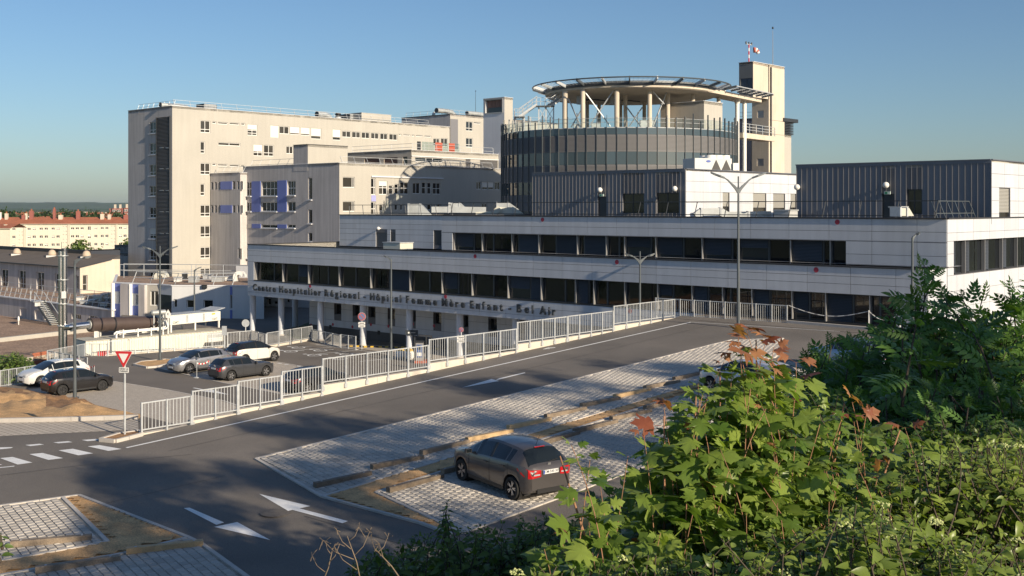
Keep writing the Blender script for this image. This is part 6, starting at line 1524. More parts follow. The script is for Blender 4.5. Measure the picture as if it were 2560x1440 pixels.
segs1 = [([353, 416, 476], 1007, "leftmost galvanised bay of the road fence beside the give way sign"), ([480, 537, 592], 977.5, "second galvanised bay from the give way sign along the road fence"), ([595, 649, 701], 953, "shaded galvanised bay of the road fence between two thick posts"), ([704, 754, 803], 928.5, "road fence bay in front of the black car"), ([805.5, 863, 916, 969, 1018.6, 1068.5], 896.5, "long road fence bay right of the black car, five spans"), ([1072, 1117, 1162, 1207, 1248.4, 1289], 848.5, "long road fence bay below the lettering, in front of the pay kiosk"), ([1291.5, 1323, 1354, 1385, 1416], 805.5, "road fence bay under the last letters of the sign"), ([1418.5, 1446.5, 1476.5, 1504, 1531], 790, "second last bay of the road fence towards the building"), ([1533, 1565, 1598, 1626.5, 1656.5, 1685], 765, "last raised bay of the road fence at the corner by the building")]
RW = thingW("retaining_wall", "low stepped precast concrete wall carrying the fence along the road", "wall", FL0)
for xs, y, lab in segs1:
    a, zt = WL.hit(xs[0], y); pts = line_pts(WL, xs, .0)
    fence(lab, pts, zt, 1.0, .30, "galvanised fence bays along the road", wall=True)
    a0, a1 = WL.a(xs[0]) - .06, WL.a(xs[-1]) + .09
    n = max(1, round((a1 - a0) / 3)); 
    for k in range(n):
        b0, b1 = a0 + (a1 - a0) * k / n, a0 + (a1 - a0) * (k + 1) / n - .012
        fpart("precast_segment", concrete_wall, RW, WL, b0, b1, -.26, -.005, LOT - .2, zt - 1.10)
F2 = WFace(road(1690, 788.5), road(1968, 806.5))
z2f = F2.z(1701, 748); xs2f = [1640, 1701, 1736, 1775, 1813, 1851, 1890, 1930, 1968]
fence("galvanised fence bay across the end of the lane, in front of the dark windows", line_pts(F2, xs2f), z2f, 1.0, .22, "galvanised fence bays along the road")
mb = MB().fbox(F2, F2.a(1690), F2.a(1968), -.3, -.01, LOT, z2f - 1.1); part("kerb_wall", mb, kerb_m, RW)
# lower fences round the forecourt
def lot_fence(lab, base, ytop, n, wall=.28):
    P = [lot(*q) for q in base]; pts = []
    for a, b in zip(P[:-1], P[1:]):
        for k in range(n): pts.append(a.lerp(b, k / n))
    pts.append(P[-1]); zt = at(base[0][0], ytop, P[0].y).z
    r = fence(lab, pts, zt, 1.0, .22, "galvanised fences round the forecourt")
    mbw = MB()
    for a, b in zip(P[:-1], P[1:]): d = (b - a).normalized(); s_ = Vector((-d.y, d.x, 0)) * .14; part("base_wall", MB().bar(Vector((a.x, a.y, (zt - 1.05 + LOT - .3) / 2)) + s_, Vector((b.x, b.y, (zt - 1.05 + LOT - .3) / 2)) + s_, .2, zt - 1.05 - LOT + .3), concrete_wall, r)
    return r
lot_fence("galvanised fence at the left edge behind the white car", [(-90, 978), (0, 966), (98, 950)], 938 - 1, 5)
lot_fence("galvanised fence running back from the chimney corner towards the white car", [(119, 908), (219, 927)], 876.5, 5)
lot_fence("galvanised fence from the chimney corner to the white container", [(119, 908), (211, 890), (268, 890.5)], 875.5, 3)
lot_fence("long galvanised fence in front of the white container", [(270, 890), (560, 868)], 852.5, 9)
lot_fence("galvanised fence between the container and the first column", [(568, 867), (628, 861.5), (666, 871)], 831, 2)
lot_fence("galvanised fence on the low wall behind the painted wheelchair bays", [(667, 871), (779, 851.5)], 832, 4)
lot_fence("galvanised fence running from the wheelchair bays towards the ground floor", [(781, 852), (851, 868)], 822.5, 4)
lot_fence("short lower galvanised fence end beside the no parking sign", [(853, 870), (890, 875)], 836, 2, .1)
far_f = [at(640, 0, 121), at(780, 0, 118)]; fence("dark railing in the shade below the overhang, on the back lane", [up(far_f[0].lerp(far_f[1], k / 6), LOT) for k in range(7)], at(640, 800, 121).z, 1.0, .2)
# chain barrier at the kerb
CHN = thingW("chain_barrier", "pale chain hung between slim posts along the kerb by the dark windows", "barrier", road(1966, 806))
cpts = [road(1972, 806), road(2172, 823), road(2250, 829)]
for k, p in enumerate(cpts[1:]): part("post", MB().tube([p, p + Vector((0, 0, 1.0))], .03, 8), white_m, CHN)
for a, b in zip(cpts[:-1], cpts[1:]):
    n = 24; L = [a.lerp(b, i / n) + Vector((0, 0, .95 - .42 * math.sin(math.pi * i / n))) for i in range(n + 1)]
    for i in range(n): part("chain_link", MB().tube(L[i:i + 2], .022, 5), alu if i % 3 == 2 else white_m, CHN)

# ---------------------------------------------------------------- street lamps
lamp_glass = mat("lamp_lens", (.45, .45, .42), .3)
def lamp(lab, base, ytip_z, arms, span, split, group="grey street lamps", r0=.085, az=0.15):
    """tapered pole; arms = list of +1/-1; split = height where arms leave the pole"""
    t = thingW("street_lamp", lab, "street lamp", base, group); top = ytip_z
    part("pole", MB().tube([base, base + Vector((0, 0, 1.2)), Vector((base.x, base.y, split))], [r0 * 1.15, r0, r0 * .62], 14), pole_grey, t, 40)
    part("base_plate", MB().box(base + Vector((-.16, -.16, -.05)), base + Vector((.16, .16, .03))), pole_grey, t)
    if len(arms) > 1: part("finial", MB().tube([Vector((base.x, base.y, split - .05)), Vector((base.x, base.y, split + .55))], r0 * .5, 10), pole_grey, t, 40)
    e = Vector((math.cos(az), math.sin(az), 0)); s_ = Vector((-e.y, e.x, 0))
    for sg in arms:
        c = Vector((base.x, base.y, 0)); rise = top - split
        prof = [(0, -.28), (.25, -.05), (.5, .12), (.75, .30), (1.0, .42)]
        pts = [c + e * sg * span * .5 * f + Vector((0, 0, split + rise * g * .62 / .42)) for f, g in prof]
        mb = MB()
        for i in range(4):
            w0, w1 = .11 - .008 * i, .11 - .008 * (i + 1); h0, h1 = (.28, .20, .13, .09, .06)[i], (.28, .20, .13, .09, .06)[i + 1]
            mb.hexa([pts[i] - s_ * w0 / 2 - Vector((0, 0, h0 / 2)), pts[i + 1] - s_ * w1 / 2 - Vector((0, 0, h1 / 2)), pts[i + 1] + s_ * w1 / 2 - Vector((0, 0, h1 / 2)), pts[i] + s_ * w0 / 2 - Vector((0, 0, h0 / 2)), pts[i] - s_ * w0 / 2 + Vector((0, 0, h0 / 2)), pts[i + 1] - s_ * w1 / 2 + Vector((0, 0, h1 / 2)), pts[i + 1] + s_ * w1 / 2 + Vector((0, 0, h1 / 2)), pts[i] + s_ * w0 / 2 + Vector((0, 0, h0 / 2))])
        part("arm", mb, pole_grey, t)
        a = pts[-1]; b = c + e * sg * span + Vector((0, 0, top)); m_ = a.lerp(b, .35)
        o = [a - s_ * .06, m_ - s_ * .13, b - s_ * .04, b + s_ * .04, m_ + s_ * .13, a + s_ * .06]
        hd = part("lamp_head", MB().add([q - Vector((0, 0, .045)) for q in o] + [q + Vector((0, 0, .05)) for q in o], [(5, 4, 3, 2, 1, 0), (6, 7, 8, 9, 10, 11)] + [(i, (i + 1) % 6, 6 + (i + 1) % 6, 6 + i) for i in range(6)]), pole_grey, t)
        part("lens", MB().bar(m_ - Vector((0, 0, .055)), m_.lerp(b, .7) - Vector((0, 0, .055)), .14, .012), lamp_glass, hd)
    return t
def zat(py, d): return (HY - py) / F * d
b = road(1846, 820); lamp("tall double armed grey street lamp standing at the end of the upper bays", b, zat(432, b.y), (1, -1), 72 * b.y / F, zat(466, b.y))
b = at(1600, HY, 71); b.z = LOT; lamp("double armed grey street lamp behind the stepped fence by the building", b, zat(634.5, b.y), (1, -1), 38 * b.y / F, zat(650, b.y))
b = lot(400, 903, .1); lamp("double armed grey street lamp on the soil island by the silver car", b, zat(616, b.y), (1, -1), 43 * b.y / F, zat(634, b.y))
b = at(187, HY, 56.4); b.z = -9.55; lamp("single armed grey street lamp on the bare soil by the black hatchback", b, zat(641, b.y), (1,), 39 * b.y / F, zat(652, b.y))
b = lot(978, 900); lamp("single armed grey street lamp in front of the lettering", b, zat(640, b.y), (-1,), 19 * b.y / F, zat(648, b.y))
b = at(486, HY, 101); b.z = LOT; lamp("small single armed lamp behind the dry cooler in front of the pavilion wall", b, zat(668, b.y), (1,), 17 * b.y / F, zat(675, b.y))
b = at(2281, HY, 58.5); b.z = -6.3; lamp("single armed dark lamp at the right end of the hospital front, rising from the shrubs", b, zat(582, b.y), (1,), 20 * b.y / F, zat(594, b.y))

# ---------------------------------------------------------------- signs and small things
b = road(312, 1092); s_ = b.y / F
SIGN = thingW("give_way_sign", "red and white give way triangle on a grey post with a small plate below", "traffic sign", b)
part("post", MB().tube([b, Vector((b.x, b.y, zat(905, b.y)))], .038, 12), galv, SIGN, 40)
def tri(c, r, y, th, m, name, rad):
    pts = []
    for k in range(3):
        a0 = math.radians(-90 + 120 * k)
        for j in range(5):
            a = a0 + math.radians(-60 + 30 * j); pts.append(Vector((math.cos(a0) * (r - rad * 2) + rad * math.cos(a), 0, math.sin(a0) * (r - rad * 2) + rad * math.sin(a))))
    R_ = Matrix.Rotation(math.radians(-12), 3, 'Z')
    return part(name, MB().extr([c + R_ @ (p + Vector((0, y, 0))) for p in pts], R_ @ Vector((0, th, 0))), m, SIGN)
c = Vector((b.x, b.y, zat(891.5, b.y)))
tri(c, .41, -.075, .02, white_m, "back_plate", .03); tri(c, .395, -.082, .006, red_m, "red_border", .03); tri(c, .225, -.089, .006, white_m, "white_field", .012)
R_ = Matrix.Rotation(math.radians(-12), 4, 'Z'); c2 = Vector((b.x, b.y, zat(924.5, b.y)))
part("plate", MB().extr([c2 + R_.to_3x3() @ Vector((x, -.07, z)) for x, z in ((-.17, -.095), (.17, -.095), (.19, -.075), (.19, .075), (.17, .095), (-.17, .095), (-.19, .075), (-.19, -.075))], R_.to_3x3() @ Vector((0, .015, 0))), white_m, SIGN)
for txt, dz in (("CÉDEZ LE", .038), ("PASSAGE", -.042)): flat_text(SIGN, txt, Matrix.Translation(c2 - BASE[SIGN.name]) @ R_ @ Matrix.Translation((0, -.073, dz)) @ Matrix.Rotation(math.pi / 2, 4, 'X'), .082, letter_m)
for z in (.1, -.12): part("clamp", MB().box(c + Vector((-.05, -.05, z - .02)), c + Vector((.05, .05, z + .02))), galv, SIGN)
faded_red = mat("faded_red", (.36, .10, .11), .5); faded_blue = mat("faded_blue", (.12, .16, .30), .5)
def round_sign(lab, px, yc, d, r, tilt=0, back=False, base_y=None):
    c = at(px, yc, d); t = thingW("round_sign", lab, "traffic sign", c); b = Vector((c.x, c.y, LOT if base_y is None else zat(base_y, d)))
    part("post", MB().tube([b, c + Vector((0, .05, 0))], .035, 8), galv, t)
    def dsc(rr, y, m, n): part(n, MB().extr([c + Vector((rr * math.cos(a), y, rr * math.sin(a))) for a in np.linspace(0, 2 * math.pi, 19)[:-1]], (0, .012, 0)), m, t)
    dsc(r, 0, galv if back else white_m, "disc")
    if not back:
        dsc(r * .97, -.014, faded_red, "red_ring"); dsc(r * .72, -.028, faded_blue, "blue_field")
        part("red_bar", MB().bar(c + Vector((-r * .5, -.034, r * .5)), c + Vector((r * .5, -.034, -r * .5)), .01, .07), faded_red, t)
        for k, z in enumerate((-.52, -.74)): part("plate", MB().box(c + Vector((-.26, -.02, z - .09)), c + Vector((.26, 0, z + .09))), white_m, t); part("plate_text", MB().box(c + Vector((-.18, -.026, z - .03)), c + Vector((.18, -.021, z + .03))), letter_m, t)
    return t
round_sign("round red and blue no parking sign with two plates beside a column", 904.5, 791.5, 88, .32, base_y=875)
round_sign("round sign seen from behind, leaning by the first column", 614, 808, 96, .33, back=True, base_y=829)
round_sign("small round red sign on a column right of the kiosk", 1153, 824.5, 74, .16, base_y=860)
# information totem, shelter frame and pay kiosk
t = thingW("information_sign", "dark information board with a small pale emblem above the pay kiosk", "sign", lot(1030, 880)); d = lot(1030, 880).y
p0, p1 = at(1013.5, 838, d), at(1045, 825, d)
part("board", MB().box((p0.x, d - .06, p0.z), (p1.x, d + .02, p1.z)), letter_m, t)
part("post", MB().box((p0.x + .62, d, LOT), (p0.x + .7, d + .08, p0.z)), dark_metal, t); part("post", MB().box((p1.x - .08, d, LOT), (p1.x, d + .08, p0.z)), dark_metal, t)
part("emblem", MB().lathe([(.07, 0), (.07, .01)], Vector((p0.x + .26, d - .07, (p0.z + p1.z) / 2)), 10, 0, Matrix.Rotation(math.pi / 2, 3, 'X')), white_m, t)
part("text_line", MB().box((p0.x + .4, d - .066, (p0.z + p1.z) / 2 - .02), (p1.x - .2, d - .062, (p0.z + p1.z) / 2 + .03)), alu, t)
t = thingW("pay_kiosk", "grey pay kiosk with blue and red panels under a thin frame", "kiosk", lot(1050, 906)); d = lot(1050, 906).y
p0, p1 = at(1040, 905, d), at(1059, 855, d)
part("cabinet", MB().box((p0.x, d - .3, LOT), (p1.x, d + .3, p1.z)), alu, t); part("top", MB().box((p0.x - .05, d - .38, p1.z), (p1.x + .05, d + .35, p1.z + .08)), dark_metal, t)
part("front_panel", MB().box((p0.x + .08, d - .33, LOT + .4), (p1.x - .08, d - .301, p1.z - .15)), mat("kiosk_blue", (.10, .15, .30), .4), t); part("screen", MB().box((p0.x + .16, d - .345, LOT + .95), (p1.x - .2, d - .331, LOT + 1.25)), glass_b, t); part("plinth", MB().box((p0.x - .1, d - .5, LOT), (p1.x + .3, d + .5, LOT + .16)), mat("kiosk_red", (.36, .10, .06), .7), t)
part("screen", MB().box((p0.x + .12, d - .345, LOT + .5), (p1.x - .12, d - .331, LOT + .75)), white_m, t)
t = thingW("shelter_frame", "thin dark frame of a small shelter over the pay kiosk", "shelter", lot(1065, 900)); d = lot(1060, 895).y
for x in (1037, 1066, 1079): q = at(x, HY, d); part("post", MB().box((q.x - .05, d - .05, LOT), (q.x + .05, d + .05, zat(842, d))), dark_metal, t)
q0_, q1_ = at(1045, 838, d), at(1080, 841, d); part("beam", MB().bar(q0_, q1_, .1, .12), dark_metal, t)
for px, y0, y1, lab in ((1001, 895, 872, "left white builder's bag with a yellow top behind the fence"), (1023, 898, 873, "right white builder's bag with a yellow top behind the fence")):
    b = lot(px, y0); t = thingW("builders_bag", lab, "bag", b, "builder's bags behind the fence"); h = (y0 - y1) * b.y / F
    part("sack", MB().lathe([(.26, 0), (.33, .12), (.34, h * .6), (.28, h * .85), (.2, h)], b, 8), white_m, t); part("yellow_top", MB().lathe([(.30, h * .75), (.26, h * .98), (.10, h * 1.08)], b, 8), yellow_m, t)
for k, (x, y) in enumerate(((886, 867), (922, 868.5), (959, 869), (999, 870), (1085, 874), (1165, 880))):
    b = lot(x, y); lab = ["short black and yellow parking stop at the fence end", "black and yellow parking stop just right of the no parking sign", "black and yellow parking stop left of the lamp post", "black and yellow parking stop behind the builder's bags", "black and yellow parking stop right of the kiosk", "black and yellow parking stop furthest along the footpath"][k]
    t = thingW("parking_stop", lab, "wheel stop", b, "black and yellow parking stops"); 
    for j in range(5): part("stripe", MB().extr([(b.x - .65 + j * .26, b.y + y_, b.z + z_) for y_, z_ in ((-.08, 0), (.08, 0), (.05, .11), (-.05, .11))], (.255, 0, 0)), yellow_m if j % 2 else black_m, t)
for px, yb, yt, w_, lab in ((621, 908, 880, 10, "black charging box on a short post beside the white and black car"), (527, 884, 869, 10, "black charging box behind the silver car")):
    b = lot(px, yb); t = thingW("charging_box", lab, "charging box", b); s_ = b.y / F
    part("cabinet", MB().box((b.x - w_ * s_, b.y - .2, b.z + .25), (b.x + w_ * s_ * .8, b.y + .2, zat(yt, b.y))), black_m, t); part("post", MB().box((b.x - .08, b.y - .08, b.z), (b.x + .08, b.y + .08, b.z + .25)), dark_metal, t); part("side_panel", MB().box((b.x + w_ * s_ * .3, b.y - .22, b.z + .3), (b.x + w_ * s_ * .74, b.y - .2, zat(yt, b.y) - .05)), dark_metal, t)
p = lot(562, 935); t = thingW("sign_post", "square plate on a galvanised post seen edge-on at the container's right end", "sign", p)
b = lot(562, 902); part("post", MB().tube([b, Vector((b.x, b.y, zat(815, b.y)))], .04, 8), galv, t); part("plate", MB().box((b.x - .2, b.y - .05, zat(838, b.y)), (b.x + .15, b.y - .02, zat(815, b.y))), galv, t)
# red and white tape between posts near the two parked groups
for (x0, y0, h0), (x1, y1, h1), lab in (((492, 944, .95), (523, 938, .95), "red and white barrier tape on thin posts beside the silver car"), ((212, 940, .75), (236, 944, .75), "red and white barrier tape on thin posts behind the black hatchback")):
    a, b = lot(x0, y0), lot(x1, y1); t = thingW("barrier_tape", lab, "barrier tape", a)
    for q in (a, b): part("post", MB().tube([q, q + Vector((0, 0, h0))], .018, 6), galv, t); part("foot", MB().lathe([(.22, 0), (.22, .03), (.04, .05)], q, 10), galv, t)
    n = 8
    for k in range(n): p0 = a.lerp(b, k / n); p1 = a.lerp(b, (k + 1) / n); part("tape", MB().bar(p0 + Vector((0, 0, h0 - .12 * math.sin(math.pi * k / n))), p1 + Vector((0, 0, h0 - .12 * math.sin(math.pi * (k + 1) / n))), .012, .09), red_m if k % 2 else white_m, t)

# ---------------------------------------------------------------- cars
car_glass = mat("car_glass", (.012, .016, .018), .03, spec=.7)
tyre_m = mat("tyre", (.016, .016, .016), .85)
rim_m = mat("alloy", (.50, .50, .51), .3, .8)
rim_dark = mat("steel_wheel", (.03, .03, .032), .5, .4)
tail_red = mat("tail_lamp_red", (.42, .012, .015), .15, coat=.6)
head_clear = mat("headlamp", (.48, .50, .52), .12, .3, coat=.5)
plate_m = mat("number_plate", (.66, .67, .66), .5)
trim_m = mat("car_trim", (.014, .014, .015), .5)
def carpaint(name, col, metal=.4, rough=.32): return mat(name, col, rough, metal, coat=.7)
_WH = {}
def wheel_meshes(r, rim):
    key = (r, rim.name)
    if key in _WH: return _WH[key]
    X = Matrix.Rotation(math.pi / 2, 3, 'X'); w_ = .105
    ty = MB().lathe([(r * .68, -w_), (r * .93, -w_), (r, -w_ * .75), (r, w_ * .75), (r * .93, w_), (r * .68, w_)], (0, 0, 0), 28, 0, X, cap=False)
    rm = MB().lathe([(r * .7, -w_ * .9), (r * .7, w_ * .86), (r * .62, w_ * .9), (r * .58, w_ * .45), (.02, w_ * .4)], (0, 0, 0), 28, 0, X, cap=False)
    sp = MB()
    for k in range(5):
        for o in (-.17, .17):
            a = 2 * math.pi * k / 5; q0 = Vector((math.cos(a) * r * .1, -w_ * .72, math.sin(a) * r * .1)); q1 = Vector((math.cos(a + o) * r * .63, -w_ * .80, math.sin(a + o) * r * .63)); sp.bar(q0, q1, r * .10, .02, up=(0, 1, 0))
    sp.lathe([(r * .16, -w_ * .7), (r * .16, -w_ * .5)], (0, 0, 0), 14, 0, X)
    _WH[key] = (mesh("tyre", ty, tyre_m, 40), mesh("rim", MB().add(rm.v, rm.f), rim_dark, 40), mesh("spokes", MB().add([(x, y, z) for x, y, z in sp.v], sp.f), rim, 40))
    return _WH[key]
def car(name, lab, origin, heading, P, paint, group=None, tilt=None, roofm=None, rim=None, plate=None):
    """P: L, W, H, wheel radius, wheelbase, and outline keys; x from rear bumper (0) to nose (L), y to the left"""
    L, Wd, H, r, wb = P['L'], P['W'], P['H'], P['r'], P['wb']; xr = P['xr']; xf = xr + wb; rim = rim or rim_m
    h = Vector(heading).normalized(); l = Vector((0, 0, 1)).cross(h); upv = Vector((0, 0, 1))
    if tilt: pass
    M = Matrix(((h.x, l.x, 0, origin.x), (h.y, l.y, 0, origin.y), (h.z, 0, 1, origin.z), (0, 0, 0, 1)))
    t = thing(name, lab, "car", M, group)
    kx = lambda tab, x: float(np.interp(x / L, [a for a, _ in tab], [b for _, b in tab]))
    top, belt, rail, half, railw = P['top'], P['belt'], P['rail'], P['half'], P['railw']
    st = sorted(set(list(np.linspace(0, L, 46)) + [xr + r * 1.16 * math.cos(a) for a in np.linspace(0, math.pi, 15)] + [xf + r * 1.16 * math.cos(a) for a in np.linspace(0, math.pi, 15)] + [L * k for k in P.get('cuts', ())]))
    st = [x for i, x in enumerate(st) if i == 0 or x - st[i - 1] > .012]
    if st[-1] < L - 1e-6: st[-1] = L
    rings = []
    for x in st:
        arch = 0
        for xc in (xr, xf):
            if abs(x - xc) < r * 1.16: arch = max(arch, r * .98 + math.sqrt(max(0, (r * 1.16) ** 2 - (x - xc) ** 2)) - 0)
        zb = max(kx(P['under'], x), arch * 1.0 if arch else 0); w = kx(half, x) * Wd / 2; zt = kx(top, x) * H; zbt = kx(belt, x) * H; zr = kx(rail, x) * H; wr = kx(railw, x) * Wd / 2
        zs = max(zb + .02, .33 * 1.0); zm = max(zb + .05, min(zbt - .14, .62)); zbt = max(zbt, zm + .03); zr = max(zr, zbt + .005); zt = max(zt, zr + .002)
        zsh = max(zm + .02, zbt - .05)
        rings.append([(0, zb), (w * .90, zb), (w * .985, max(zb + .02, min(zs, zm - .02))), (w, zm), (w * .985, zsh), (w * .955, zbt), (wr + (w * .955 - wr) * .03, zr - .012), (wr * .93, zr + (zt - zr) * .55), (wr * .55, zt - (zt - zr) * .06), (0, zt)])
    NR = 10
    V_, body_f, glass_f, roof_f = [], [], {}, []
    for sgn in (1, -1):
        for i, x in enumerate(st):
            for y, z in rings[i]: V_.append((x, y * sgn, z))
    n = len(st); off = n * NR
    def gl(x): 
        for nm, a, b in P['side']:
            if a * L <= x <= b * L: return nm
    for sgn in (0, 1):
        for i in range(n - 1):
            xm = (st[i] + st[i + 1]) / 2
            for k in range(NR - 1):
                a, b = sgn * off + i * NR + k, sgn * off + (i + 1) * NR + k
                f = (a, b, b + 1, a + 1) if sgn == 1 else (a, a + 1, b + 1, b)
                if k == 5 and gl(xm): glass_f.setdefault((gl(xm), sgn), []).append(f)
                elif k >= 6 and P['ws'][0] * L < xm < P['ws'][1] * L: glass_f.setdefault(("windscreen", 0), []).append(f)
                elif k >= 6 and P['rw'][0] * L < xm < P['rw'][1] * L: glass_f.setdefault(("rear_window", 0), []).append(f)
                elif roofm is not None and (k >= 6 or (k == 5 and xm < P['ws'][1] * L)): roof_f.append(f)
                else: body_f.append(f)
    for i in (0, n - 1):
        for sgn in (0, 1):
            b = sgn * off + i * NR; f = tuple(b + k for k in range(NR)); body_f.append(f if (i == 0) == (sgn == 0) else tuple(reversed(f)))
    def sub(faces):
        ids = sorted({v for f in faces for v in f}); mp = {v: i for i, v in enumerate(ids)}; mb = MB(); mb.add([V_[v] for v in ids], [tuple(mp[v] for v in f) for f in faces]); return mb
    def weld(mb):
        key = {}; mp = []; vs = []
        for v in mb.v:
            k = (round(v[0], 4), round(v[1], 4), round(v[2], 4))
            if k not in key: key[k] = len(vs); vs.append(v)
            mp.append(key[k])
        m2 = MB(); m2.v = vs
        for f in mb.f:
            g = []
            for i in f:
                if mp[i] not in g: g.append(mp[i])
            if len(g) > 2: m2.f.append(tuple(g)); m2.m.append(0)
        return m2
    part("body", weld(sub(body_f)), paint, t, 38)
    if roof_f: part("roof", weld(sub(roof_f)), roofm, t, 38)
    for (nm, s_), fs in glass_f.items(): part(nm, weld(sub(fs)), car_glass, t, 30)
    W2 = lambda x: kx(half, x) * Wd / 2
    for x, nm in ((xr, 'r'), (xf, 'f')):
        for sg in (1, -1):
            wo = W2(x) - .115
            wh_ = thing("wheel", None, None, Matrix.Translation((x, wo * sg, r)) @ (Matrix.Rotation(math.pi, 4, 'Z') if sg > 0 else Matrix.Identity(4)), parent=None)
            wh_.parent = t; ty, rm, sp = wheel_meshes(r, rim)
            link("tyre", ty, wh_, Matrix.Identity(4)); link("rim", rm, wh_, Matrix.Identity(4)); link("spokes", sp, wh_, Matrix.Identity(4))
        part("wheel_well", MB().lathe([(r * 1.14, -W2(x) * .93), (r * 1.14, W2(x) * .93)], (x, 0, r), 24, 0, Matrix.Rotation(math.pi / 2, 3, 'X'), cap=False).box((x - r, -W2(x) * .55, .12), (x + r, W2(x) * .55, r * 1.6)), trim_m, t)
    part("underbody", MB().box((.25, -Wd * .4, .16), (L - .25, Wd * .4, .3)), trim_m, t)
    def onside(x, z, sg, o=.004):
        w = W2(x); zbt = kx(belt, x) * H; f = .985 if z > zbt - .09 else 1.0; f = .985 if z < .36 else f
        return Vector((x, (w * f + o) * sg, z))
    def patch(nm, pts, m, sg, th=.012):
        q = [onside(x * L, z, sg) for x, z in pts]; part(nm, MB().extr([p + Vector((0, -.004 * sg, 0)) for p in q], (0, th * sg, 0)), m, t)
    for sg in (1, -1):
        for xa in P['doors']: part("door_gap", MB().bar(onside(xa * L, .30, sg, .001), onside(xa * L, .62, sg, .002), .010, .006, up=(0, 1, 0)).bar(onside(xa * L, .62, sg, .002), onside(xa * L, kx(belt, xa * L) * H - .06, sg, .001), .010, .006, up=(0, 1, 0)), trim_m, t)
        for xa in P['handles']: z = kx(belt, xa * L) * H - .15; part("door_handle", MB().bar(onside(xa * L - .09, z, sg, .02), onside(xa * L + .09, z + .01, sg, .02), .03, .035, up=(0, 1, 0)), paint, t)
        xm = P['mirror'] * L; zmi = kx(belt, xm) * H + .03; p = Vector((xm, (W2(xm) + .08) * sg, zmi))
        part("mirror", MB().hexa([p + Vector((a, b * sg, c)) for a, b, c in ((-.02, -.10, -.05), (.10, -.10, -.05), (.08, .10, -.04), (-.02, .10, -.04), (-.02, -.10, .06), (.08, -.10, .06), (.06, .09, .08), (-.02, .09, .08))]), roofm or paint, t)
        part("mirror_glass", MB().box((xm - .028, p.y - .08 if sg > 0 else p.y - .08, zmi - .03), (xm - .022, p.y + .08, zmi + .06)), car_glass, t)
        if 'b_pillar' in P: x = P['b_pillar'] * L; part("door_pillar", MB().bar(Vector((x - .02, (W2(x) * .955 + .003) * sg, kx(belt, x) * H)), Vector((x + P.get('plean', .0), (kx(railw, x) * Wd / 2 + .012) * sg, kx(rail, x) * H - .01)), .11, .012, up=(0, 1, 0)), trim_m, t)
        part("sill_trim", MB().bar(onside(xr + r * 1.25, .245, sg, -.03), onside(xf - r * 1.25, .245, sg, -.03), .03, .10), trim_m, t)
        # lamps wrap round the corners
        mb = MB(); tx, tt, tb = [.05, .16, .28, .40, .50], [.90, .925, .95, .965, .965], [.66, .70, .77, .86, .95]
        for k in range(4): mb.poly([(tx[k + e], (kx(half, tx[k + e]) * Wd / 2 * (.985 if z_[k + e] < .9 else .965) + .010) * sg, z_[k + e] * H / 1.46) for e, z_ in ((0, tb), (1, tb), (1, tt), (0, tt))])
        z0_, z1_ = .66 * H / 1.46, .90 * H / 1.46; yo, yi = kx(half, 0.0) * Wd / 2 * .98, kx(half, .0) * Wd / 2 - P.get('tailin', .22)
        mb.poly([(.06, (kx(half, .06) * Wd / 2 + .006) * sg, z0_), (-.014, yo * sg, z0_), (-.014, yi * sg, z0_ + .03), (-.014, yi * sg, z1_ - .03), (-.014, yo * sg, z1_), (.06, (kx(half, .06) * Wd / 2 + .006) * sg, z1_)])
        tlm = part("tail_lamp", mb, tail_red, t)
        part("lamp_inset", MB().box((-.017, (yi + .04) * sg, z0_ + .07), (-.0145, (yo - .04) * sg, z0_ + .11)), head_clear, tlm)
        hl = P['head']; yo2 = kx(half, L - .02) * Wd / 2
        a0_, a1_, b0_, b1_ = hl
        mb = MB().poly([(L - .38, (W2(L - .38) + .005) * sg, b1_ - .02), (L - .10, (W2(L - .10) + .006) * sg, b0_), (L - .02, (W2(L - .02) * .93) * sg, b0_), (L - .02, (W2(L - .02) * .60) * sg, b0_ + .04), (L - .22, (W2(L - .22) * .66) * sg, b1_ + .015), (L - .38, (W2(L - .38) * .86) * sg, b1_ + .02)])
        mb.poly([(L - .012, (W2(L - .02) * .96) * sg, b0_), (L + .006, W2(L) * .62 * sg, b0_ + .02), (L + .004, W2(L) * .62 * sg, b1_ - .06), (L - .04, (W2(L - .04) * .99) * sg, b1_ - .05)])
        part("headlamp", mb, head_clear, t)
    part("grille", MB().box((L - .02, -W2(L) * .55, .28), (L + .006, W2(L) * .55, .40)).box((L - .03, -W2(L) * .40, .56), (L + .004, W2(L) * .40, .64)), trim_m, t)
    for zz, xx in ((P.get('platez', .62), -.02), (.44, L + .012)):
        pl = part("number_plate", MB().box((xx - .006, -.26, zz - .055), (xx + .006, .26, zz + .055)), plate_m, t)
        part("blue_band", MB().box((xx - .008 if xx < 1 else xx, .215, zz - .053), (xx if xx < 1 else xx + .008, .258, zz + .053)), blue_s, pl)
        if plate and xx < 1: flat_text(pl, plate, Matrix.Translation((xx - .0075, -.02, zz)) @ Matrix(((0, 0, -1, 0), (-1, 0, 0, 0), (0, 1, 0, 0), (0, 0, 0, 1))), .10, letter_m, .001)
    part("rear_bumper_trim", MB().box((-.018, -W2(0) * .72, .24), (.05, W2(0) * .72, .36)), trim_m, t)
    b_ = P['rwbar']; part("brake_light", MB().box((b_[0] * L - .03, -.17, b_[1] * H - .012), (b_[0] * L + .015, .17, b_[1] * H + .012)), tail_red, t)
    part("rear_wiper", MB().bar((P['wip'][0] * L, .02, P['wip'][1] * H), (P['wip'][0] * L + .03, -.36, P['wip'][1] * H + .05), .02, .02), trim_m, t)
    part("rear_badge", MB().box((P['badge'][0] - .004, -.05, P['badge'][1] - .04), (P['badge'][0] + .01, .05, P['badge'][1] + .04)), rim_m, t)
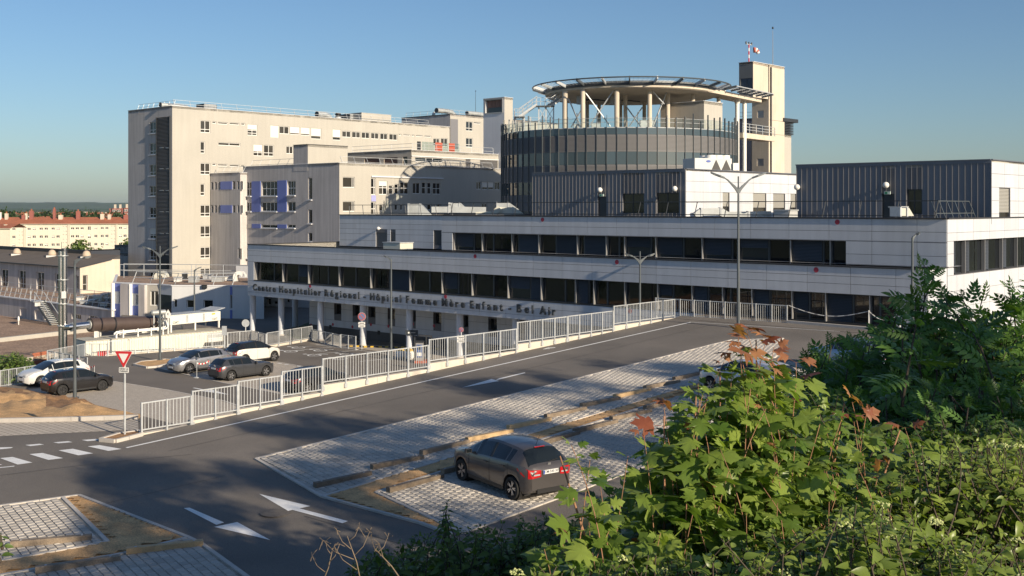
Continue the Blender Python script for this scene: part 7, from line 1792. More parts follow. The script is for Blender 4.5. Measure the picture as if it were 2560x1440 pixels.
    part("aerial", MB().tube([(P['ant'] * L, 0, kx(top, P['ant'] * L) * H - .01), (P['ant'] * L - .16, 0, kx(top, P['ant'] * L) * H + .28)], .006, 5), trim_m, t)
    return t
HATCH = dict(L=3.96, W=1.74, H=1.46, r=.315, wb=2.54, xr=.66, under=[(0, .34), (.03, .24), (.15, .2), (.85, .19), (.96, .2), (1, .28)],
    top=[(0, .58), (.012, .66), (.035, .705), (.085, .835), (.14, .945), (.18, .963), (.25, .985), (.38, 1.0), (.48, .995), (.58, .95), (.70, .79), (.765, .69), (.80, .675), (.9, .62), (.97, .54), (1, .42)],
    belt=[(0, .55), (.02, .62), (.05, .675), (.12, .70), (.2, .705), (.4, .685), (.7, .645), (.78, .65), (.9, .575), (.97, .49), (1, .38)],
    rail=[(0, .56), (.02, .63), (.05, .69), (.09, .82), (.14, .875), (.2, .905), (.3, .932), (.4, .945), (.52, .93), (.60, .885), (.70, .74), (.77, .665), (.9, .60), (1, .40)],
    half=[(0, .72), (.01, .80), (.03, .87), (.08, .95), (.18, 1.0), (.6, 1.0), (.8, .975), (.9, .92), (.96, .80), (.99, .62), (1, .5)],
    railw=[(0, .62), (.03, .74), (.08, .70), (.14, .63), (.3, .665), (.55, .66), (.66, .76), (.78, .84), (.9, .82), (1, .42)],
    ws=(.555, .765), rw=(.035, .135), side=[("quarter_window", .19, .235), ("rear_side_window", .245, .415), ("front_side_window", .43, .60), ("front_quarter_window", .61, .675)],
    doors=(.205, .43, .695), handles=(.27, .475), mirror=.665, b_pillar=.425, plean=-.0, tail=[(.0, .70), (.18, .80), (.50, .96), (.46, .84), (.20, .70), (.0, .64)], tailin=.30, head=(0, 0, .62, .80), rwbar=(.135, .945), wip=(.036, .70), badge=(.055, .98), ant=.17, platez=.80)
HATCH['cuts'] = [.035, .135, .19, .235, .245, .415, .43, .60, .61, .675, .555, .765, .012]
def mk(**k): d = dict(HATCH); d.update(k); return d
GOLF = mk(L=4.26, W=1.80, H=1.46, wb=2.60, r=.32, xr=.78)
IBIZA = mk(L=4.06, W=1.70, H=1.445, wb=2.47, xr=.72)
MEGANE = mk(L=4.30, W=1.81, H=1.47, wb=2.64, xr=.74, r=.325)
ONE = mk(L=4.33, W=1.77, H=1.43, wb=2.69, xr=.80, r=.325, top=[(0, .60), (.012, .68), (.035, .72), (.075, .84), (.115, .94), (.15, .965), (.22, .985), (.35, 1.0), (.46, .985), (.54, .94), (.62, .80), (.68, .70), (.72, .69), (.88, .64), (.97, .55), (1, .42)], ws=(.49, .68), side=[("quarter_window", .17, .235), ("rear_side_window", .245, .375), ("front_side_window", .395, .55)], doors=(.21, .385, .60), handles=(.26, .43), mirror=.60, b_pillar=.385,
    rail=[(0, .58), (.02, .65), (.05, .70), (.09, .84), (.13, .905), (.2, .925), (.35, .94), (.46, .93), (.54, .885), (.62, .75), (.68, .68), (.9, .62), (1, .40)], cuts=[.035, .108, .17, .235, .245, .375, .395, .55, .49, .68])
I3 = mk(L=4.0, W=1.78, H=1.58, wb=2.57, xr=.68, r=.35, under=[(0, .36), (.03, .28), (.15, .26), (.85, .26), (1, .32)])
gp = lambda x, y: road(x, y, .034)
def place_slope(rear, front, xr, wb, side):
    """origin and heading of a car from where its two wheels on one side touch the ground"""
    h = (front - rear); h.normalize(); l = Vector((0, 0, 1)).cross(h).normalized()
    return rear - h * xr - l * side, h
p_grey = carpaint("paint_bronze_grey", (.10, .092, .09), .45)
o, h = place_slope(gp(1284, 1251), gp(1158.5, 1203), .66, 2.54, .76)
car("parked_car", "bronze grey hatchback parked on the lower paved bay near the camera", o, h, HATCH, p_grey, plate="CM-545-XF")
def front_at(x, y, P): return gp(x, y) - h * (P['xr'] + P['wb']) - Vector((0, 0, 1)).cross(h).normalized() * .78
car("parked_car", "white car half hidden behind the maple, next up the lower bays", front_at(1778, 984, GOLF), h, GOLF, carpaint("paint_white_pearl", (.62, .63, .65), .1))
car("parked_car", "pale blue car half hidden in the shrubs below the kerb", front_at(2046, 924, HATCH), h, HATCH, carpaint("paint_pale_blue", (.24, .33, .45), .4))
LP = lambda x, y: lot(x, y, .008)
def put(name, lab, mid, P, paint, rev=False, turn=0.0, **k):
    c = LP(*mid); h = V * (-1 if rev else 1); h = Matrix.Rotation(math.radians(turn), 3, 'Z') @ h
    return car(name, lab, c - h * (P['xr'] + P['wb'] / 2), h, P, paint, **k)
put("parked_car", "white hatchback facing the camera beside the left fence", (136, 957), GOLF, carpaint("paint_white", (.64, .64, .62), .05), True, 2)
put("parked_car", "black hatchback parked at the edge of the bare soil", (192, 979), IBIZA, carpaint("paint_black", (.018, .017, .018), .3), False, -2, rim=rim_dark)
put("parked_car", "silver hatchback facing the camera beside the soil island", (500, 926), MEGANE, carpaint("paint_silver", (.40, .40, .41), .75), True, 0)
put("parked_car", "dark grey hatchback between the silver car and the fence", (604, 943), ONE, carpaint("paint_dark_grey", (.085, .088, .095), .6), False, 0)
put("parked_car", "white electric car with a black roof and bonnet", (632, 905), I3, carpaint("paint_white_warm", (.64, .62, .57), .05), False, 2, roofm=carpaint("paint_gloss_black", (.014, .014, .016), .2))
put("parked_car", "black hatchback behind the road fence, its red tail lamp showing between the bars", (790, 974), GOLF, carpaint("paint_blue_black", (.014, .015, .02), .3), False, 0)
# ---------------------------------------------------------------- bank, trees and shrubs
FOOT = [(-30.0, 4.0), (-12, 17.5), (-5, 24.2), (1.4, 29.5), (6.0, 34.5), (14, 41), (24, 48), (60, 70)]
def bank_s(x, y):
    """how far behind the foot of the bank a point lies"""
    best = 1e9; sg = 1
    for (ax, ay), (bx, by) in zip(FOOT[:-1], FOOT[1:]):
        dx, dy = bx - ax, by - ay; t = max(0, min(1, ((x - ax) * dx + (y - ay) * dy) / (dx * dx + dy * dy)))
        d = math.hypot(x - ax - dx * t, y - ay - dy * t)
        if d < best: best = d; sg = 1 if (dx * (y - ay) - dy * (x - ax)) < 0 else -1
    return best * sg
def zbank(x, y):
    s = bank_s(x, y)
    return zroad(x, y) * (1 if y > 0 else 1) + (5.9 * min(1.25, max(0, s) / 19.0) ** 1.35) - .15 + .25 * vnoise(x * .6, y * .6) * min(1, max(0, s) / 2)
mb = MB(); nx, ny = 84, 84; X0, X1, Y0, Y1 = -40.0, 62.0, -38.0, 66.0; ok = {}
for j in range(ny):
    for i in range(nx):
        x, y = X0 + (X1 - X0) * i / (nx - 1), Y0 + (Y1 - Y0) * j / (ny - 1)
        s = bank_s(x, y); ok[i, j] = s > -1.6; mb.v.append((x, y, zbank(x, y) - (0 if s > 0 else .12 * -s)))
for j in range(ny - 1):
    for i in range(nx - 1):
        if all(ok[q] for q in ((i, j), (i + 1, j), (i, j + 1), (i + 1, j + 1))): mb.f.append((j * nx + i, j * nx + i + 1, (j + 1) * nx + i + 1, (j + 1) * nx + i)); mb.m.append(0)
structure("bank", mb, grass_m, True)

def leaf_mesh_data(kind, v=0):
    vs, fs = [], []
    if kind == "maple":
        Rr = [(0, 0), (.10, -.05), (.26, .02), (.50, .05), (.40, .17), (.30, .24), (.44, .31), (.50, .42), (.68, .50), (.50, .56), (.40, .52), (.24, .47), (.27, .60), (.33, .70), (.20, .74), (.12, .84), (0, 1.02)]
        out = Rr + [(-x, y) for x, y in reversed(Rr[1:-1])]
        def lift(x, y): return -(.28 + .12 * v) * x * x - (.10 + .12 * v) * y * y + .05 * math.sin(6 * x + 3 * y + v) + .06 * abs(x)
        vs = [(0, .36, lift(0, .36))] + [(x, y, lift(x, y)) for x, y in out]; n = len(out)
        fs = [(0, 1 + i, 1 + (i + 1) % n) for i in range(n)]
        vs += [(-.014, 0, .0), (.014, 0, 0), (.010, -.62, .06), (-.010, -.62, .06)]; b = len(vs) - 4; fs.append((b, b + 3, b + 2, b + 1))
    elif kind == "ovate":
        prof = [(0, 0), (.17, .12), (.27, .32), (.26, .52), (.16, .76), (.05, .93), (0, 1.0)]
        def z_(x, y): return .32 * abs(x) - (.35 + .2 * v) * y * y
        C = [(0, y, z_(0, y)) for x, y in prof]; Rg = [(x, y, z_(x, y)) for x, y in prof]; L = [(-x, y, z_(x, y)) for x, y in prof]
        vs = C + Rg[1:-1] + L[1:-1]; m = len(prof); r = lambda i: 0 if i == 0 else (m - 1 if i == m - 1 else m + i - 1); l = lambda i: 0 if i == 0 else (m - 1 if i == m - 1 else m + (m - 2) + i - 1)
        for i in range(m - 1):
            for q in ((i, r(i), r(i + 1), i + 1), (i + 1, l(i + 1), l(i), i)):
                q2 = [];  [q2.append(k) for k in q if k not in q2]
                if len(q2) > 2: fs.append(tuple(q2))
    elif kind == "ash":
        def leaflet(o, d, L, wd):
            n_ = Vector((0, 0, 1)); d = d.normalized(); s_ = d.cross(n_); b = len(vs)
            for a, w_ in ((0, 0), (.3, 1), (.65, .75), (1, 0)):
                c = o + d * L * a - n_ * (.16 * L * a * a)
                if w_ == 0: vs.append(tuple(c))
                else: vs.append(tuple(c - s_ * wd * w_ + n_ * .02)); vs.append(tuple(c + s_ * wd * w_ + n_ * .02))
            fs.extend([(b, b + 1, b + 2), (b + 1, b + 3, b + 4, b + 2), (b + 3, b + 5, b + 4)])
        for k in range(5):
            y = .12 + .17 * k; z = -.25 * y * y
            for sg in (-1, 1): leaflet(Vector((0, y, z)), Vector((sg * 1.0, .55, -.12 * v)), .40 - .03 * abs(k - 2), .075)
        leaflet(Vector((0, .86, -.18)), Vector((0, 1, -.3)), .36, .08)
        b = len(vs); vs.extend([(-.008, 0, 0), (.008, 0, 0), (.006, .86, -.185), (-.006, .86, -.185)]); fs.append((b, b + 1, b + 2, b + 3))
    elif kind == "clump":
        r = random.Random(v)
        for k in range(7):
            o = Vector((r.uniform(-.5, .5), r.uniform(-.5, .5), r.uniform(-.5, .5))); d = Vector((r.gauss(0, 1), r.gauss(0, 1), r.gauss(0, .6))).normalized(); s_ = d.cross(Vector((r.gauss(0, .4), r.gauss(0, .4), 1))).normalized(); L, w_ = r.uniform(.3, .5), r.uniform(.09, .15); b = len(vs)
            vs.extend([tuple(o), tuple(o + d * L * .5 - s_ * w_), tuple(o + d * L), tuple(o + d * L * .5 + s_ * w_)]); fs.append((b, b + 1, b + 2, b + 3))
    return np.array(vs, dtype=np.float32), fs
LV = {}
def leafvar(kind, m, v):
    k = (kind, m.name, v)
    if k not in LV:
        vs, fs = leaf_mesh_data(kind, v); mb = MB().add(vs.tolist(), fs); LV[k] = mesh("leaf", mb, m, kind != "clump")
    return LV[k]
def joined(name, kind, items, m, parent, st=True):
    """items: (pos, R 3x3 array, scale, tint, variant) -> one mesh with a tint per leaf"""
    if not items: return None
    Vs, loops, starts, tots, tint = [], [], [], [], []; off = 0; ls = 0
    data = [leaf_mesh_data(kind, v) for v in range(3)]
    fl = [(np.concatenate([np.array(f) for f in fs]), np.array([len(f) for f in fs])) for _, fs in data]
    for p, R_, s, ti, v in items:
        vv, _ = data[v]; w_ = (vv * s) @ R_.T + p; Vs.append(w_); lp, ct = fl[v]; loops.append(lp + off); tots.append(ct); off += len(vv); tint.append(np.full(len(vv), ti, dtype=np.float32))
    Vs = np.concatenate(Vs).astype(np.float32); loops = np.concatenate(loops).astype(np.int32); tots = np.concatenate(tots).astype(np.int32); starts = np.concatenate([[0], np.cumsum(tots)[:-1]]).astype(np.int32)
    me = bpy.data.meshes.new(name); me.vertices.add(len(Vs)); me.vertices.foreach_set("co", Vs.ravel()); me.loops.add(len(loops)); me.loops.foreach_set("vertex_index", loops); me.polygons.add(len(tots)); me.polygons.foreach_set("loop_start", starts); me.polygons.foreach_set("loop_total", tots)
    me.update(calc_edges=True); me.attributes.new("tint", 'FLOAT', 'POINT').data.foreach_set("value", np.concatenate(tint)); me.materials.append(m)
    me.polygons.foreach_set("use_smooth", [kind != "clump"] * len(tots)); me.validate()
    o = link(name, me, parent)
    return stuff(o) if st else o
nr = np.random.default_rng(3)
def orient(axis, nrm):
    a = axis / np.linalg.norm(axis); n = nrm - a * nrm.dot(a); n /= (np.linalg.norm(n) + 1e-9); x = np.cross(a, n); return np.stack([x, a, n], axis=1)
SUNV = np.array([.645, -.68, .35])
def shoot_leaves(tip, length, lean, nodes, size, pet, per=2, young=0, droop=(.5, -.5), flop=.3, sunny=.75):
    """one upright shoot: stem points and its leaves, largest below the tip"""
    tip = np.array(tip); d = np.array([lean[0], lean[1], 1.0]); d /= np.linalg.norm(d); pts = []; out = []
    bend = nr.normal(0, .08, 3); bend[2] = 0
    for i in range(9): f = i / 8; pts.append(tip - d * length * f + bend * length * (f - f * f) * 2)
    az = nr.uniform(0, 6.28)
    for k in range(nodes):
        f = ((k + .15) / nodes) ** 1.15; q = tip - d * length * f + bend * length * (f - f * f) * 2; az += math.pi / per + nr.normal(0, .25)
        sz = size * min(1.0, (.55 if young > 1 else .38) + .20 * k) * nr.uniform(.75, 1.15)
        for j in range(per):
            t = az + 2 * math.pi * j / per + nr.normal(0, .15); el = droop[0] + (droop[1] - droop[0]) * f + nr.normal(0, .22)
            ax = np.array([math.cos(t) * math.cos(el), math.sin(t) * math.cos(el), math.sin(el)]); up_ = np.array([nr.normal(0, flop), nr.normal(0, flop), .75]) + SUNV * sunny * nr.uniform(.0, 1.4)
            if abs(el) > .9: up_ += np.array([math.cos(t), math.sin(t), 0])
            out.append((q + ax * pet * sz, orient(ax, up_), sz, nr.uniform(0, 1), int(nr.integers(0, 3)), k < young))
    return pts, out
def inframe(p, mx=80):
    if p[1] < .5: return False
    px, py = CX + F * p[0] / p[1], HY - F * p[2] / p[1]; return -mx < px < 2560 + mx and -mx < py < 1440 + mx
def plant(name, lab, cat, kind, shoots, m, bm, base, own=300, young_m=None, group=None, stem_r=(.0018, .0045), trunk=None, stuffname="foliage", leafname="leaf"):
    t = thingW(name, lab, cat, base, group); L = []
    sm = MB()
    for pts, lv in shoots:
        k = len(pts); sm.tube([Vector(p) for p in pts], [stem_r[0] + (stem_r[1] - stem_r[0]) * i / (k - 1) for i in range(k)], 5); L += lv
    if trunk:
        for a, b, r0, r1 in trunk: sm.tube([Vector(a), Vector(a).lerp(Vector(b), .5) + Vector((.03, .02, 0)), Vector(b)], [r0, (r0 + r1) / 2, r1], 7)
    stuff(part("stems", sm, bm, t, True))
    L.sort(key=lambda q: -q[2] / max(.5, q[0][1]) if inframe(q[0]) else 1)
    B = np.array(BASE[t.name])
    for p, R_, s, ti, v, yg in L[:own]:
        M = Matrix(((R_[0][0] * s, R_[0][1] * s, R_[0][2] * s, p[0] - B[0]), (R_[1][0] * s, R_[1][1] * s, R_[1][2] * s, p[1] - B[1]), (R_[2][0] * s, R_[2][1] * s, R_[2][2] * s, p[2] - B[2]), (0, 0, 0, 1)))
        o = link(leafname, leafvar(kind, young_m if (yg and young_m) else m, v), t, M)
    rest = L[own:]
    joined(stuffname, kind, [q[:5] for q in rest if not (q[5] and young_m)], m, t)
    if young_m: joined("young_leaves", kind, [q[:5] for q in rest if q[5]], young_m, t)
    return t
maple_m = leafmat("maple_leaf", (.105, .20, .032), .38, .30, .32, (.26, .34, .07))
maple_red = leafmat("maple_leaf_young", (.34, .105, .065), .40, .3, .40, (.44, .22, .11))
ash_m = leafmat("ash_leaf", (.10, .19, .04), .30, .35, .40)
dog_m = leafmat("dogwood_leaf", (.13, .205, .04), .38, .35, .36, (.26, .33, .075))
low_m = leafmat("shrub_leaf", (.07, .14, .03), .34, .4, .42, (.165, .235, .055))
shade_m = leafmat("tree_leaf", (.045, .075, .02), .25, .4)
flower_m = mat("flower_cream", (.44, .48, .20), .8)
# maple in the foreground
MP = [(1880, 855), (1800, 905), (1775, 960), (1700, 985), (1650, 1035), (1600, 1100), (1585, 1165), (1500, 1225), (1460, 1275), (1390, 1340), (1340, 1440), (2210, 1440), (2230, 1300), (2200, 1200), (2240, 1120), (2180, 1060), (2080, 1010), (2010, 950), (1930, 900)]
fixed = [((1868, 832), 6.6, 3), ((1845, 850), 6.5, 2), ((1915, 850), 6.7, 2), ((1850, 890), 6.6, 0), ((1900, 900), 6.6, 0), ((1950, 925), 6.7, 0), ((1830, 930), 6.5, 0), ((1880, 950), 6.4, 0), ((1990, 960), 6.6, 0), ((1770, 985), 6.5, 0), ((1935, 868), 6.7, 1), ((1990, 905), 6.9, 2), ((1660, 1020), 6.3, 2), ((1608, 1075), 6.2, 1), ((1428, 1112), 5.6, 0), ((1475, 1150), 5.8, 0), ((2130, 1005), 6.6, 2), ((2165, 1040), 6.5, 1), ((2262, 1068), 6.4, 1), ((1745, 960), 6.8, 0), ((1810, 905), 6.8, 1), ((1570, 1140), 6.0, 0), ((1500, 1210), 6.0, 0), ((1395, 1318), 5.6, 1), ((2050, 1060), 6.2, 0), ((2195, 1190), 6.0, 1), ((1360, 1370), 5.5, 0)]
sh = []
for (x, y), d, yg in fixed: sh.append(shoot_leaves(at(x, y, d), nr.uniform(.7, 1.0), nr.normal(0, .15, 2), 7, .17, .62, 2, yg))
cnt = 0
while cnt < 270:
    x, y = nr.uniform(1300, 2260), nr.uniform(850, 1500)
    if not inside(MP, x, min(y, 1438)): continue
    d = 6.9 - .0012 * (y - 900) * 1.6 + nr.uniform(-.5, .9)
    sh.append(shoot_leaves(at(x, y + 12, d), nr.uniform(.6, 1.0), nr.normal(0, .22, 2), 7, nr.uniform(.12, .215), .62, 2, 1 if nr.uniform() < .05 else 0)); cnt += 1
tr = []
for x0, y0, x1, y1, d in ((1700, 1540, 1740, 990, 6.5), (1780, 1540, 1800, 930, 6.7), (1640, 1560, 1660, 1040, 6.3), (2000, 1560, 2110, 1010, 6.6), (1500, 1560, 1400, 1140, 5.8), (1880, 1560, 1890, 850, 6.7), (2080, 1500, 2250, 1075, 6.4)):
    tr.append((at(x0, y0, d), at(x1, y1, d), .011, .004))
b = at(1760, 1560, 6.6); b.z = zbank(b.x, b.y)
for x, y, d in ((1700, 1540, 6.5), (1780, 1540, 6.7), (1640, 1560, 6.3), (2000, 1560, 6.6), (1500, 1560, 5.8), (1880, 1560, 6.7), (2080, 1500, 6.4)): tr.append((b + Vector((0, 0, -.2)), at(x, y, d), .02, .011))
plant("maple_tree", "young maple in the foreground with broad lobed leaves and a few red tips", "tree", "maple", sh, maple_m, twig, b, 300, maple_red, trunk=tr)
# ash saplings on the bank, mostly in shade
def ash(lab, tips, spread, n, d0, size, seed=0, ztop=0):
    sh = []; tr = []
    cx = sum(t[0] for t in tips) / len(tips); bb = at(cx, 1000, d0); bb.z = zbank(bb.x, bb.y)
    for x, y in tips:
        d = d0 + nr.uniform(-.6, .6); tp = at(x, y, d); sh.append(shoot_leaves(tp, nr.uniform(.9, 1.3), nr.normal(0, .15, 2), 7, size, .12, 2, 0, (.9, -.1)))
        tr.append((bb + Vector((nr.normal(0, .2), nr.normal(0, .2), -.1)), tp - Vector((0, 0, .9)), .035, .012))
    for _ in range(n):
        x, y = tips[int(nr.integers(0, len(tips)))]; d = d0 + nr.normal(0, 1.0); xx = x + nr.normal(0, spread); f = nr.uniform(0, 1) ** .8; yy = y + 35 + f * (1120 - y) * 1.0
        p = at(xx, yy, d); p.z = max(p.z, zbank(p.x, p.y) + .3)
        sh.append(shoot_leaves(p, nr.uniform(.7, 1.1), nr.normal(0, .3, 2), 6, size * nr.uniform(.8, 1.1), .12, 2, 0, (.8, -.3)))
    plant("ash_sapling", lab, "tree", "ash", sh, ash_m, bark, bb, 0, None, "ash saplings on the bank", (.006, .016), tr, "crown")
ash("tall ash sapling at the right with one long shoot rising before the corner", [(2310, 662), (2335, 690), (2290, 740), (2380, 745), (2330, 800), (2400, 735)], 45, 130, 13.5, .42)
ash("broad dark ash sapling at the right edge of the picture", [(2460, 735), (2520, 720), (2555, 760), (2600, 700), (2420, 790), (2490, 800)], 55, 200, 14.5, .42)
ash("low dark ash sapling left of the tall one, before the parked blue cars", [(2020, 905), (2080, 862), (2130, 850), (2180, 838), (2060, 900), (2110, 870), (2150, 860), (2030, 880)], 36, 300, 15.0, .38)
ash("ash sapling with feathery tops in front of the dark windows and the chain", [(2195, 835), (2230, 820), (2260, 850), (2160, 880), (2300, 850)], 42, 150, 14.0, .40)
ash("dark thicket of ash in the shade below the taller saplings", [(2250, 950), (2350, 930), (2450, 920), (2540, 930), (2150, 990)], 70, 260, 11.5, .36)
# dogwood in the right corner, in flower
def shrub(name, lab, cat, poly, n, dr, size, m, own, young=0, flowers=0, group=None, kind="ovate", length=(.35, .6), nodes=8, per=2, depth_slope=0):
    sh = []; fl = []; xs = [p[0] for p in poly]; ys = [p[1] for p in poly]; k = 0
    while k < n:
        x, y = nr.uniform(min(xs), max(xs)), nr.uniform(min(ys), max(ys))
        if not inside(poly, x, min(y, max(ys) - 1)): continue
        d = nr.uniform(*dr) + depth_slope * (y - min(ys)); tp = at(x, y, d); k += 1
        sh.append(shoot_leaves(tp, nr.uniform(*length), nr.normal(0, .35, 2), nodes, size * nr.uniform(.8, 1.15), .25, per, 0, (.7, -.4), .3))
        if len(fl) < flowers and nr.uniform() < .5: fl.append(tp)
    b = at(sum(xs) / len(xs), max(ys), dr[1]); b.z = zbank(b.x, b.y)
    t = plant(name, lab, cat, kind, sh, m, bark, b, own, None, group, (.002, .006))
    if fl:
        for p in fl:
            mb = MB()
            for _ in range(26):
                a, r_ = nr.uniform(0, 6.28), math.sqrt(nr.uniform(0, 1)) * .034; q = p + Vector((math.cos(a) * r_, math.sin(a) * r_, .012 - r_ * .35 + nr.normal(0, .003)))
                s_ = .0055; mb.add([q + Vector((s_, 0, 0)), q + Vector((0, s_, .002)), q + Vector((-s_, 0, 0)), q + Vector((0, -s_, -.002)), q + Vector((0, 0, .006))], [(0, 1, 4), (1, 2, 4), (2, 3, 4), (3, 0, 4)])
            part("flower_head", mb, flower_m, t)
    return t
shrub("dogwood_shrub", "pale green dogwood with cream flower heads in the bottom right corner", "shrub", [(1990, 1330), (2100, 1270), (2200, 1240), (2320, 1300), (2440, 1330), (2560, 1330), (2600, 1500), (1960, 1500)], 330, (4.4, 5.4), .078, dog_m, 300, 0, 26)
shrub("dogwood_shrub", "sunlit dogwood at the right edge, above the flowering one", "shrub", [(2230, 1180), (2290, 1110), (2370, 1090), (2450, 1080), (2560, 1090), (2620, 1340), (2240, 1340)], 420, (6.0, 7.4), .075, dog_m, 300, 0, 4)
shrub("dogwood_shrub", "low dogwood along the bottom edge below the maple", "shrub", [(1290, 1420), (1500, 1400), (1700, 1370), (1860, 1330), (2020, 1330), (2020, 1500), (1290, 1500)], 150, (4.4, 5.2), .07, dog_m, 200, 0, 10)
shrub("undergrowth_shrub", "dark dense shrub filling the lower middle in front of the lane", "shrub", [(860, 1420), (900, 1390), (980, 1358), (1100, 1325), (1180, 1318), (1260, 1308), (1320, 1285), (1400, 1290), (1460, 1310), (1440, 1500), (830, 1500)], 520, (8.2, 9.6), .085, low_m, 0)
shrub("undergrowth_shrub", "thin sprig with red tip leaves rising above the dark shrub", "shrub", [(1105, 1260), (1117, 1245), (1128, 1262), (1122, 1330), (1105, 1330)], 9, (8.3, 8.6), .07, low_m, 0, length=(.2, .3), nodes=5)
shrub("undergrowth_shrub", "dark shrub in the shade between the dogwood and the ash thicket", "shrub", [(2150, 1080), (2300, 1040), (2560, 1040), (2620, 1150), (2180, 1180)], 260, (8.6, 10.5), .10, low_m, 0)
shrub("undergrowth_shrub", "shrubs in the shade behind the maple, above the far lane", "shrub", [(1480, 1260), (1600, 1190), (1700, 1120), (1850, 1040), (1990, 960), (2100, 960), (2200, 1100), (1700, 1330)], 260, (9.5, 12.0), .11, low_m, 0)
# small far left bits
shrub("twig", "blurred leafy twig hanging into the left edge of the picture", "plant", [(-25, 1305), (10, 1312), (14, 1345), (-25, 1350)], 4, (3.6, 3.9), .04, low_m, 0, length=(.05, .09), nodes=4)
tq = shrub("hedge_shrub", "bright green shrub at the left edge by the brick wall", "shrub", [(-60, 890), (0, 886), (40, 880), (90, 905), (96, 915), (60, 935), (-60, 945)], 260, (76, 80), .34, low_m, 0, length=(.6, 1.1), nodes=6)
# dry flower stalks at the bottom
def stalk(lab, root, top, branches, d):
    t = thingW("dry_stalk", lab, "dried plant", at(*root, d), "dried stalks at the bottom edge"); a, b = at(*root, d), at(*top, d)
    part("stem", MB().tube([a, a.lerp(b, .5) + Vector((.01, 0, .0)), b], [.004, .003, .0018], 6), dry_stalk, t, True)
    for f, dx, dy in branches:
        p = a.lerp(b, f); q = p + Vector((dx, nr.normal(0, .03), dy)); part("branch", MB().tube([p, p.lerp(q, .5) + Vector((dx * .12, 0, -.01)), q], [.0022, .0017, .001], 5), dry_stalk, t, True)
        for _ in range(5): e = q + Vector(nr.normal(0, .018, 3)); part("umbel_ray", MB().tube([q, e], [.0008, .0015], 4), dry_stalk, t)
stalk("dry branching stalk left of the dark shrub", (905, 1470), (868, 1340), [(.35, -.11, .12), (.55, -.15, .10), (.75, -.07, .09), (.9, .05, .07), (.6, .08, .12)], 5.5)
stalk("dry stalk leaning left at the bottom edge", (1010, 1460), (938, 1372), [(.5, -.05, .1), (.8, -.05, .07), (.9, .04, .06)], 5.2)
stalk("small dry stalk by the lane at the bottom edge", (800, 1470), (832, 1370), [(.4, -.06, .09), (.6, .06, .1), (.85, -.03, .06)], 5.6)
# tall trees beside the viewpoint: their shade falls over the lane and bays
def crown_tree(name, lab, base, h, cr, ch, n, m, cls=(.5, .9), seed=0, group=None, flat=1.0, bare=.35):
    """trunk with limbs and a gappy crown of leaf clumps gathered on the limbs"""
    r = np.random.default_rng(seed); t = thingW(name, lab, "tree", base, group); top = base + Vector((0, 0, h)); tb = MB(); c0 = base + Vector((0, 0, h - ch))
    tb.tube([base - Vector((0, 0, .3)), base.lerp(top, .35) + Vector((.1, 0, 0)), base.lerp(top, .85)], [h * .02, h * .014, h * .004], 8); items = []; limbs = []
    for k in range(15):
        z = r.uniform(.08, .95); a = r.uniform(0, 6.28); rr = cr * math.sin(math.pi * (.12 + .8 * z)) * r.uniform(.65, 1.1); p = c0 + Vector((0, 0, ch * z * .75)); q = c0 + Vector((math.cos(a) * rr, math.sin(a) * rr * flat, ch * z)); limbs.append((p, q)); tb.tube([p, p.lerp(q, .5) + Vector((0, 0, .15)), q], [h * .006, h * .004, h * .0015], 5)
    part("trunk", tb, bark, t, True)
    for k in range(n):
        p, q = limbs[int(r.integers(0, len(limbs)))]; f = r.uniform(.35, 1.12); c = np.array(p.lerp(q, f)) + r.normal(0, cr * .13, 3) * np.array([1, 1, .7])
        A = r.normal(0, 1, 3); A[2] *= .5; items.append((c, orient(A, r.normal(0, 1, 3)), r.uniform(*cls), r.uniform(0, 1), int(r.integers(0, 3))))
    joined("crown", "clump", items, m, t, False)
    return t
SN, SS = Vector((.725, .688, 0)), Vector((.688, -.725, 0))
shade = [(11.5, 9, 7.6, 2.2, 5.0), (15.0, 8, 8.6, 2.4, 5.0), (18.6, 9, 8.0, 2.6, 5.5), (22.8, 7, 8.6, 2.7, 5.0), (27.0, 9, 7.6, 2.4, 4.6), (33.0, 8, 9.4, 2.9, 5.0), (39.0, 9, 8.4, 2.4, 4.6)]
for i, (n_, s_, h_, cr, ch) in enumerate(shade):
    p = SN * n_ + SS * s_; p.z = zbank(p.x, p.y) - .1
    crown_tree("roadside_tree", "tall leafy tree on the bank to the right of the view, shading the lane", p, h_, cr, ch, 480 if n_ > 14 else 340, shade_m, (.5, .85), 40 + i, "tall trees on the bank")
# trees on the left of the view, mirrored in the dark windows
for i, (x, y, h_) in enumerate(((-62, 62, 9), (-70, 74, 11), (-78, 90, 10), (-66, 48, 10), (-84, 104, 11))):
    p = Vector((x, y, -15.5)); crown_tree("roadside_tree", "tall leafy tree left of the view, mirrored in the windows", p, h_ + 4, 3.2, h_, 500, shade_m, (.6, 1.0), 70 + i, "tall trees left of the view")
